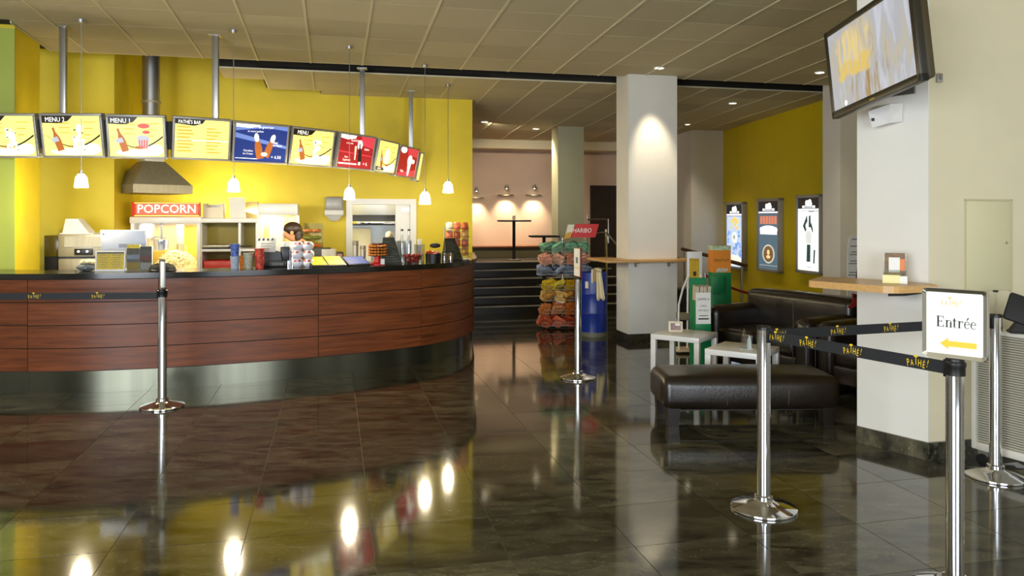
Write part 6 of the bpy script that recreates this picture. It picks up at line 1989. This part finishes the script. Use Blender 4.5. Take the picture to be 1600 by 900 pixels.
# ------------------------------------------------------------------ white mobile radiator with a black stand on it
hd_ = Vector((0.46, -0.89)).normalized()
t = thing('mobile_radiator', 'white mobile radiator with fine horizontal slats standing on black castors', 'radiator', (2.985, 5.0, 0), math.atan2(hd_.y, hd_.x))
RL, RH0, RH1 = 0.62, 0.10, 0.885
MRAD = mat('cream_white_radiator', rgb(220, 216, 204), 0.45)
MB().bb(0, 0.035, 0.0, 0.13, RH0, RH1, bev=0.012, seg=3).bb(RL - 0.035, RL, 0.0, 0.13, RH0, RH1, bev=0.012, seg=3).bb(0.03, RL - 0.03, 0.0, 0.13, RH0, RH0 + 0.05, bev=0.008).bb(0.03, RL - 0.03, 0.0, 0.13, RH1 - 0.03, RH1, bev=0.008).done('frame', MRAD, t)
MB().bb(0.03, RL - 0.03, 0.03, 0.1, RH0 + 0.04, RH1 - 0.02).done('core', mat('grey_beige_core', rgb(120, 114, 98), 0.6), t, smooth=False)
sl = MB().bb(0.034, RL - 0.034, -0.001, 0.006, -0.0045, 0.0045).mesh('slat', mat('grey_beige_slat', rgb(176, 172, 154), 0.5), smooth=False)
nsl = 46
for k in range(nsl):
    zz = RH0 + 0.06 + (RH1 - 0.04 - RH0 - 0.06) * k / (nsl - 1)
    place('slat', sl, t, (0, 0.02, zz))
for x in (0.06, RL - 0.06):
    ct = MB().cyl((x, 0.02, 0.038), (x, 0.05, 0.038), 0.038, n=20).cyl((x, 0.08, 0.038), (x, 0.11, 0.038), 0.038, n=20).done('castor', BLK, t)
    MB().bb(x - 0.03, x + 0.03, 0.03, 0.1, 0.04, 0.1).done('castor_fork', STL2, ct, smooth=False)
k = MB()
for q in range(5):
    k.tube([(0.2 + 0.02 * q, -0.01, 0.05 + 0.008 * q), (0.3, -0.02, 0.09 - 0.006 * q), (0.42 - 0.01 * q, 0.0, 0.05 + 0.007 * q)], 0.006, 6)
k.done('coiled_cable', GLET, t)
mo = Vector((2.985, 5.0)) + hd_ * 0.31
t = thing('black_stand_monitor', 'black tilted monitor on a stand lying on top of the white radiator', 'monitor', (mo.x + 0.05, mo.y + 0.03, RH1), -0.35)
MB().box((0.04, 0.0, 0.12), (0.30, 0.035, 0.18), rot=Euler((-0.35, 0.35, 0)), bev=0.015).done('screen_back', BLKM, t)
MB().hexa([(-0.09, -0.05, 0), (-0.02, -0.05, 0), (-0.02, 0.05, 0), (-0.09, 0.05, 0)], [(-0.03, -0.02, 0.1), (0.03, -0.02, 0.1), (0.03, 0.02, 0.1), (-0.03, 0.02, 0.1)]).done('stand_leg', BLKM, t, smooth=False)
MB().bb(-0.09, 0.12, -0.06, 0.06, 0, 0.012, bev=0.004).done('stand_foot', BLKM, t)

# ------------------------------------------------------------------ posters on the ochre wall
def lit(name, r, g, b_, e=0.9): return emat(name, r, g, b_, e)
PFR = mat('poster_frame_aluminium', rgb(176, 174, 168), 0.4, 0.3)
L_K = lit('poster_black', 34, 34, 36, 0.6)
L_W = lit('poster_white', 250, 252, 255, 1.1)
def poster(pxl, pxr, zt, zb, kind, lab):
    Ya, Yb2 = ypx(pxl), ypx(pxr)
    a, b = Vector((ylx(Ya), Ya)), Vector((ylx(Yb2), Yb2))
    W = (b - a).length; H = zt - zb
    c = (a + b) / 2
    dd = b - a
    t = thing('poster_case', lab, 'poster', (c.x, c.y, zb), math.atan2(dd.y, dd.x), 'backlit poster cases on the ochre wall')
    f = 0.05
    MB().bb(-W / 2, W / 2, -0.09, 0, 0, f, bev=0.006).bb(-W / 2, W / 2, -0.09, 0, H - f, H, bev=0.006).bb(-W / 2, -W / 2 + f, -0.09, 0, 0, H, bev=0.006).bb(W / 2 - f, W / 2, -0.09, 0, 0, H, bev=0.006).done('frame', PFR, t)
    w, y0 = W / 2 - f, -0.07
    zh = H - f - (H - 2 * f) * 0.15
    MB().bb(-w, w, y0, -0.01, zh, H - f).done('black_header', L_K, t, smooth=False)
    body = {'a': lit('poster_pale_blue', 190, 208, 236), 'b': lit('poster_slate_blue', 84, 108, 124, 0.8), 'c': L_W}[kind]
    MB().bb(-w, w, y0, -0.01, f, zh).done('lit_sheet', body, t, smooth=False)
    y1, y2, y3 = y0 - 0.002, y0 - 0.003, y0 - 0.004
    k = MB()
    k.disc(0, zh + 0.08, y1, w * 0.33, 0.038).disc(-w * 0.16, zh + 0.105, y1 - 0.0002, w * 0.16, 0.03).disc(w * 0.1, zh + 0.118, y1 - 0.0004, w * 0.16, 0.03).disc(0, zh + 0.05, y1 - 0.0006, w * 0.28, 0.026)
    k.bb(-w * 0.6, w * 0.6, y1 - 0.0006, y1, zh + 0.012, zh + 0.05).bb(-w, w, y1, y1 + 0.0005, zh - 0.03, zh - 0.004)
    k.done('white_emblem', L_W, t, smooth=False, kind='stuff')
    MB().bb(-w, w, y2, y2 + 0.0005, zh - 0.04, zh - 0.032).bb(-w * 0.4, w * 0.4, y1 - 0.002, y1 - 0.001, zh + 0.022, zh + 0.036).done('black_rule', L_K, t, smooth=False, kind='stuff')
    hh = zh - f
    if kind == 'a':
        k = MB()
        for q, (xx, zz, r) in enumerate(((-0.3, 0.86, 0.2), (0.0, 0.9, 0.2), (0.32, 0.86, 0.22), (-0.35, 0.75, 0.13), (0.38, 0.74, 0.16), (0.1, 0.8, 0.16))):
            k.disc(w * xx, f + hh * zz, y1 - 0.0003 * q, w * r, w * r * 0.8)
        k.done('gold_shapes', lit('poster_gold', 236, 206, 110), t, smooth=False, kind='stuff')
        k = MB()
        for q in range(26):
            k.disc(R.uniform(-0.85, 0.85) * w, f + hh * R.uniform(0.2, 0.68), y1 - 0.0001 * q - 0.002, w * R.uniform(0.05, 0.16), w * R.uniform(0.05, 0.18))
        k.done('blue_shapes', lit('poster_blue', 120, 156, 216), t, smooth=False, kind='stuff')
        MB().disc(0, f + hh * 0.55, y3 - 0.003, w * 0.3, w * 0.34).disc(0, f + hh * 0.12, y3 - 0.003, w * 0.8, w * 0.35).done('pale_disc', lit('poster_cream', 246, 244, 226), t, smooth=False, kind='stuff')
        MB().disc(0, f + hh * 0.56, y3 - 0.004, w * 0.14, w * 0.15).done('grey_disc', lit('poster_greyblue', 150, 164, 176), t, smooth=False)
    elif kind == 'b':
        k = MB()
        for q in range(6):
            k.bb(-w * 0.85 + q * w * 0.29, -w * 0.63 + q * w * 0.29, y1 - 0.001, y1, f + hh * 0.78, f + hh * 0.92)
        k.done('orange_letter_blocks', lit('poster_orange', 222, 130, 96), t, smooth=False, kind='stuff')
        MB().disc(0, f + hh * 0.68, y2, w * 0.9, hh * 0.075).bb(-w * 0.85, w * 0.85, y2 - 0.0006, y2 - 0.0002, f + hh * 0.6, f + hh * 0.72).done('white_glow_shape', L_W, t, smooth=False, kind='stuff')
        MB().disc(0, f + hh * 0.26, y2, w * 0.62, hh * 0.165).done('pale_oval', lit('poster_pale_oval', 206, 206, 190), t, smooth=False)
        MB().disc(0, f + hh * 0.26, y3, w * 0.5, hh * 0.14).done('brown_oval', lit('poster_brown', 120, 92, 62, 0.8), t, smooth=False)
        MB().disc(0, f + hh * 0.29, y3 - 0.001, w * 0.13, hh * 0.045).disc(0, f + hh * 0.21, y3 - 0.001, w * 0.2, hh * 0.03).done('bright_figure', lit('poster_bright', 250, 214, 150), t, smooth=False, kind='stuff')
        MB().bb(-w * 0.9, w * 0.9, y2, y2 + 0.0006, f + hh * 0.055, f + hh * 0.065).done('text_line', lit('poster_pale_line', 190, 176, 170), t, smooth=False, kind='stuff')
    else:
        k = MB()
        k.shape([(-w * 0.2, f + hh * 0.14), (w * 0.16, f + hh * 0.14), (w * 0.18, f + hh * 0.42), (-w * 0.16, f + hh * 0.42)], y1)
        k.shape([(-w * 0.55, f + hh * 0.72), (-w * 0.3, f + hh * 0.62), (-w * 0.2, f + hh * 0.66), (-w * 0.3, f + hh * 0.73), (-w * 0.1, f + hh * 0.8), (-w * 0.15, f + hh * 0.9)], y1)
        k.shape([(0, f + hh * 0.7), (w * 0.22, f + hh * 0.7), (w * 0.18, f + hh * 0.9), (w * 0.02, f + hh * 0.88)], y1)
        k.shape([(w * 0.16, f + hh * 0.72), (w * 0.4, f + hh * 0.6), (w * 0.42, f + hh * 0.66), (w * 0.25, f + hh * 0.78)], y1 - 0.0003)
        k.shape([(w * 0.42, f + hh * 0.12), (w * 0.55, f + hh * 0.12), (w * 0.62, f + hh * 0.34), (w * 0.48, f + hh * 0.34)], y1)
        k.done('dark_shapes', lit('poster_dark_green', 44, 74, 66, 0.7), t, smooth=False, kind='stuff')
        MB().disc(0.0, f + hh * 0.55, y1, w * 0.3, hh * 0.1).shape([(-w * 0.25, f + hh * 0.43), (w * 0.25, f + hh * 0.43), (w * 0.28, f + hh * 0.6), (-w * 0.28, f + hh * 0.6)], y1 - 0.0003).done('pale_shape', lit('poster_pale_grey', 214, 218, 214), t, smooth=False, kind='stuff')
        MB().bb(0, w * 0.5, y1, y1 + 0.0005, f + hh * 0.945, f + hh * 0.96).bb(-w * 0.2, w * 0.25, y1, y1 + 0.0005, f + hh * 0.05, f + hh * 0.06).done('text_line', lit('poster_grey_line', 140, 150, 146), t, smooth=False, kind='stuff')
poster(1139, 1167.5, 1.89, 0.64, 'a', 'backlit poster case with a pale blue and gold poster, behind the leaflet stands')
poster(1189, 1225, 1.93, 0.67, 'b', 'backlit poster case with a slate blue poster and a pale oval')
poster(1250.5, 1290, 1.96, 0.72, 'c', 'backlit poster case with a white poster beside the white column')

# notice on the lounge column
t = thing('white_notice_board', 'white rounded notice board with small grey text leaning beside the lounge column', 'notice', (X_(1336, 8.9), 8.9, 0), 0.1)
z = lambda py: Z_(py, 8.9)
w = 0.2
MB().vprism([(-w * 0.55, 0.0), (w, 0.0), (w, z(367)), (-w * 0.15, z(367)), (-w * 0.35, z(372)), (-w * 0.42, z(385))], 0, 0.015).done('board', WHP, t, smooth=False)
k = MB()
for q, py in enumerate((373, 384, 393, 397, 407, 411, 425, 429)):
    k.bb(-w * 0.2 - 0.01 * (q % 2) - 0.005 * q, w * 0.5, -0.002, 0, z(py + 1.5), z(py))
k.done('text_lines', GLET, t, smooth=False, kind='stuff')
MB().shape([(w * 0.02, z(437)), (w * 0.3, z(437)), (w * 0.3, z(405)), (w * 0.12, z(415))], -0.003).done('dark_picture', BLET, t, smooth=False)
t = thing('red_flyer', 'dark red folded flyer standing on the back of the leather armchair', 'flyer', (X_(1336, 6.95), 6.95, 0.775), 0.2)
MB().vprism([(-0.05, 0), (0.03, 0.03), (0.03, 0.13), (-0.02, 0.14), (-0.015, 0.06), (-0.06, 0.02)], 0, 0.02).done('fold', mat('dark_red_paper', rgb(120, 24, 20), 0.5), t, smooth=False)
MB().bb(-0.02, 0.03, -0.002, 0.0, 0.1, 0.125).done('print', BLET, t, smooth=False)

# ------------------------------------------------------------------ blue barrel, candy rack
bx, by = X_(927, 10.45), 10.45
t = thing('blue_barrel', 'blue metal barrel on a grey foot between the sweet rack and the white column', 'barrel', (bx, by, 0))
br = 21.5 / F * 10.45
bh = Z_(425, 10.45)
BLU = mat('deep_blue_enamel', rgb(22, 46, 128), 0.35, noise=0.15, nscale=10)
MB().lathe([(0, 0), (br * 0.98, 0), (br * 0.98, 0.06), (0, 0.06)], n=40).done('grey_foot', mat('grey_foot', rgb(110, 108, 90), 0.5), t)
MB().lathe([(0, 0.06), (br, 0.06), (br, 0.3), (br * 1.02, 0.31), (br, 0.32), (br, 0.56), (br * 1.02, 0.57), (br, 0.58), (br, bh), (br * 0.93, bh), (br * 0.93, bh - 0.03), (0, bh - 0.03)], n=40).done('drum', BLU, t)
MB().box((-br * 0.55, -br * 0.86, Z_(445, 10.3)), (0.045, 0.006, 0.09), rz=-0.55).done('label', mat('cream_label', rgb(214, 206, 180), 0.6), t)
# cream cloth hung over its rim and a cup on top
t = thing('cream_towel', 'cream towel hanging over the edge of the blue barrel', 'towel', (bx + br * 0.28, by - br * 1.0, 0), 0.1)
ztop = bh + 0.004
m = MB()
ncol, nrow = 7, 8
grid = []
for j in range(nrow):
    f = j / (nrow - 1)
    grid.append([m.bm.verts.new(((-0.045 + 0.09 * i / (ncol - 1)) * (0.75 + 0.5 * f) + 0.03 * f, -0.012 - 0.012 * math.sin(i * 2.1) * (0.3 + f), ztop + 0.03 - (0.03 + (0.36 + 0.02 * math.sin(i * 1.7)) * f))) for i in range(ncol)])
top = [m.bm.verts.new((-0.035 + 0.07 * i / (ncol - 1), 0.1, ztop + 0.02)) for i in range(ncol)]
for i in range(ncol - 1):
    m.bm.faces.new((top[i], top[i + 1], grid[0][i + 1], grid[0][i]))
    for j in range(nrow - 1):
        m.bm.faces.new((grid[j][i], grid[j][i + 1], grid[j + 1][i + 1], grid[j + 1][i]))
ob = m.done('towel', mat('cream_towel', rgb(222, 208, 166), 0.9), t, fix=False)
sd = ob.modifiers.new('thickness', 'SOLIDIFY'); sd.thickness = 0.012
MB().blob((0, 0.06, ztop + 0.03), (0.06, 0.06, 0.035), 2, 0.1).done('towel_fold', mat('cream_towel', rgb(222, 208, 166), 0.9), t)
t = thing('brown_carton', 'small brown carton strip hanging beside the cream towel on the barrel', 'carton', (bx + br * -0.1, by - br * 1.02, 0), 0.1)
MB().bb(-0.03, 0.035, -0.02, 0.0, bh - 0.12, bh + 0.05, bev=0.003).done('carton', mat('beige_brown_carton', rgb(170, 140, 90), 0.7), t)
MB().bb(-0.03, -0.015, -0.022, -0.02, bh - 0.13, bh + 0.05).done('pale_edge', PAP, t)

Yr = 11.1
rx_ = X_(880, Yr)
z = lambda py: Z_(py, Yr)
t = thing('sweet_rack', 'tiered rack of bagged sweets under a red HARIBO header beside the blue barrel', 'rack', (rx_, Yr, 0), 0.1)
MB().cyl((0.02, 0.18, 0.06), (0.02, 0.18, z(372)), 0.02, n=12).done('pole', STL2, t)
MB().bb(-0.27, 0.32, -0.12, 0.3, 0.05, 0.085, bev=0.01).done('base_tray', mat('red_orange_tray', rgb(176, 66, 34), 0.5), t)
for sx in (-0.24, 0.28):
    for sy in (-0.09, 0.27):
        MB().cyl((sx - 0.012, sy, 0.028), (sx + 0.012, sy, 0.028), 0.028, n=14).done('castor', BLK, t)
tiers = [(507, 489, 'red brown', (186, 84, 50), 0.32), (488, 470, 'orange', (206, 120, 60), 0.31), (468, 452, 'brown yellow', (206, 150, 70), 0.28), (451, 434, 'yellow', (220, 176, 40), 0.27), (428, 412, 'grey blue', (128, 138, 156), 0.33), (411, 394, 'salmon pink', (206, 140, 112), 0.31), (392, 376, 'pale green', (110, 160, 126), 0.31)]
WIRE = mat('pale_wire', rgb(190, 184, 168), 0.35, 0.5)
for py0, py1, nm, c, hw_ in tiers:
    zz = z(py0)
    k = MB()
    for yy in (-0.14, 0.02, 0.18):
        k.tube([(-hw_, yy, zz), (hw_, yy, zz)], 0.005, 6)
    for xx in (-hw_, 0.0, hw_):
        k.tube([(xx, -0.16, zz + 0.05), (xx, -0.14, zz), (xx, 0.2, zz)], 0.005, 6)
    k.tube([(-hw_, -0.16, zz + 0.05), (hw_, -0.16, zz + 0.05)], 0.005, 6)
    k.done('wire_tray', WIRE, t)
    cm_ = [mat('bag_%s_%d' % (nm.replace(' ', '_'), q), rgb(*[max(0, min(255, v + d)) for v in c]), 0.35, noise=0.45, nscale=22) for q, d in enumerate((0, 26, -30))]
    hh = z(py1) - zz
    me_ = []
    for q in range(3):
        m = MB().box((0, 0, 0), (0.17, 0.06, max(0.12, hh * 1.05)), bev=0.025, seg=2)
        for v in m.bm.verts:
            v.co += Vector((R.uniform(-1, 1), R.uniform(-1, 1), R.uniform(-1, 1))) * 0.016
        me_.append(m.mesh('sweet_bag', cm_[q]))
    tn = {507: 'bottom', 488: 'second lowest', 468: 'third', 451: 'middle', 428: 'fifth', 411: 'second highest', 392: 'top'}[py0]
    for row, yy in enumerate((-0.12, 0.02)):
        for q in range(4):
            lx = -hw_ + 0.05 + q * (2 * hw_ - 0.1) / 3 + R.uniform(-0.02, 0.02)
            wx = rx_ + lx * math.cos(0.1) - yy * math.sin(0.1)
            wy = Yr + lx * math.sin(0.1) + yy * math.cos(0.1)
            o = place('sweet_bag', me_[(q + row) % 3], None, (wx, wy, zz + 0.055 + R.uniform(0, 0.01)), label='%s sweet bag, %s tier, %s row, %s' % (nm, tn, ('front', 'back')[row], ('nearest the stairs', 'second from the stairs', 'second from the barrel', 'nearest the barrel')[q]), cat='bag', group='%s sweet bags on the rack' % nm)
            o.rotation_euler = (R.uniform(0.2, 1.1), R.uniform(-0.5, 0.5), 0.1 + R.uniform(-0.5, 0.5))
# header
s0 = MB().vprism([(X_(893, Yr) - rx_, z(371)), (X_(931, Yr) - rx_, z(371)), (X_(937, Yr) - rx_, z(350)), (X_(900, Yr) - rx_, z(350))], 0.0, 0.06).done('red_header', mat('bright_red_header', rgb(196, 24, 22), 0.4), t, smooth=False)
MB().text('HARIBO', 0.092, X_(909.5, Yr) - rx_, z(363.5), -0.002, sx=0.83, shear=0.22).done('lettering', WLET, s0, smooth=False)
MB().vprism([(X_(884, Yr) - rx_, z(368)), (X_(893, Yr) - rx_, z(368)), (X_(898, Yr) - rx_, z(351)), (X_(888, Yr) - rx_, z(351))], 0.01, 0.05).done('pale_header', mat('pale_cream_card', rgb(220, 214, 196), 0.5), t, smooth=False)
MB().vprism([(X_(880, Yr) - rx_, z(374)), (X_(892, Yr) - rx_, z(371)), (X_(893, Yr) - rx_, z(362)), (X_(886, Yr) - rx_, z(364))], 0.0, 0.04).done('golden_figure', mat('golden_card', rgb(206, 150, 40), 0.5), t, smooth=False)

# ------------------------------------------------------------------ ceiling spotlights
MLED = emat('downlight_glow', 255, 240, 205, 6)
for px, py, lab, tgt, en, ang in ((1030, 106, 'recessed ceiling spotlight in front of the shelf column', (1.85, 10.0, 2.1), 120, 42), (1145, 161, 'recessed ceiling spotlight above the leaflet stands', None, 60, 90), (1075, 194, 'recessed ceiling spotlight behind the shelf column', None, 60, 90), (1281, 113, 'recessed ceiling spotlight beside the television', None, 45, 80), (757, 190, 'added fill spotlight in the passage ceiling beside the yellow wall end', (0.5, 15.6, 1.6), 170, 100), (838, 201, 'added fill spotlight in the passage ceiling beside the grey green column', (0.9, 15.2, 1.0), 120, 100)):  # the two passage spots are added as fill for the dim walls
    p = ceil_pt(px, py)
    t = thing('ceiling_spotlight', lab, 'spotlight', p, YAW, 'recessed ceiling spotlights')
    MB().lathe([(0.055, 0.004), (0.07, 0.004), (0.072, -0.012), (0.055, -0.008), (0.055, 0.004)], n=24).done('ring', WHP, t)
    MB().lathe([(0, -0.003), (0.054, -0.003), (0.054, 0.004), (0, 0.004)], n=24).done('lens', MLED, t)
    pl_ = p + Vector((0, -0.0, -0.03))
    tg = tgt or (p.x, p.y, 0)
    d = Vector(tg) - pl_
    q = lamp('spot_light', 'SPOT', pl_, en, (1, 0.86, 0.62), target=tg, angle=ang, blend=0.8, radius=0.04)
    q.parent = t
    q.matrix_parent_inverse = Matrix.Translation(p).inverted() if False else (Matrix.Translation(p) @ Matrix.Rotation(YAW, 4, 'Z')).inverted()
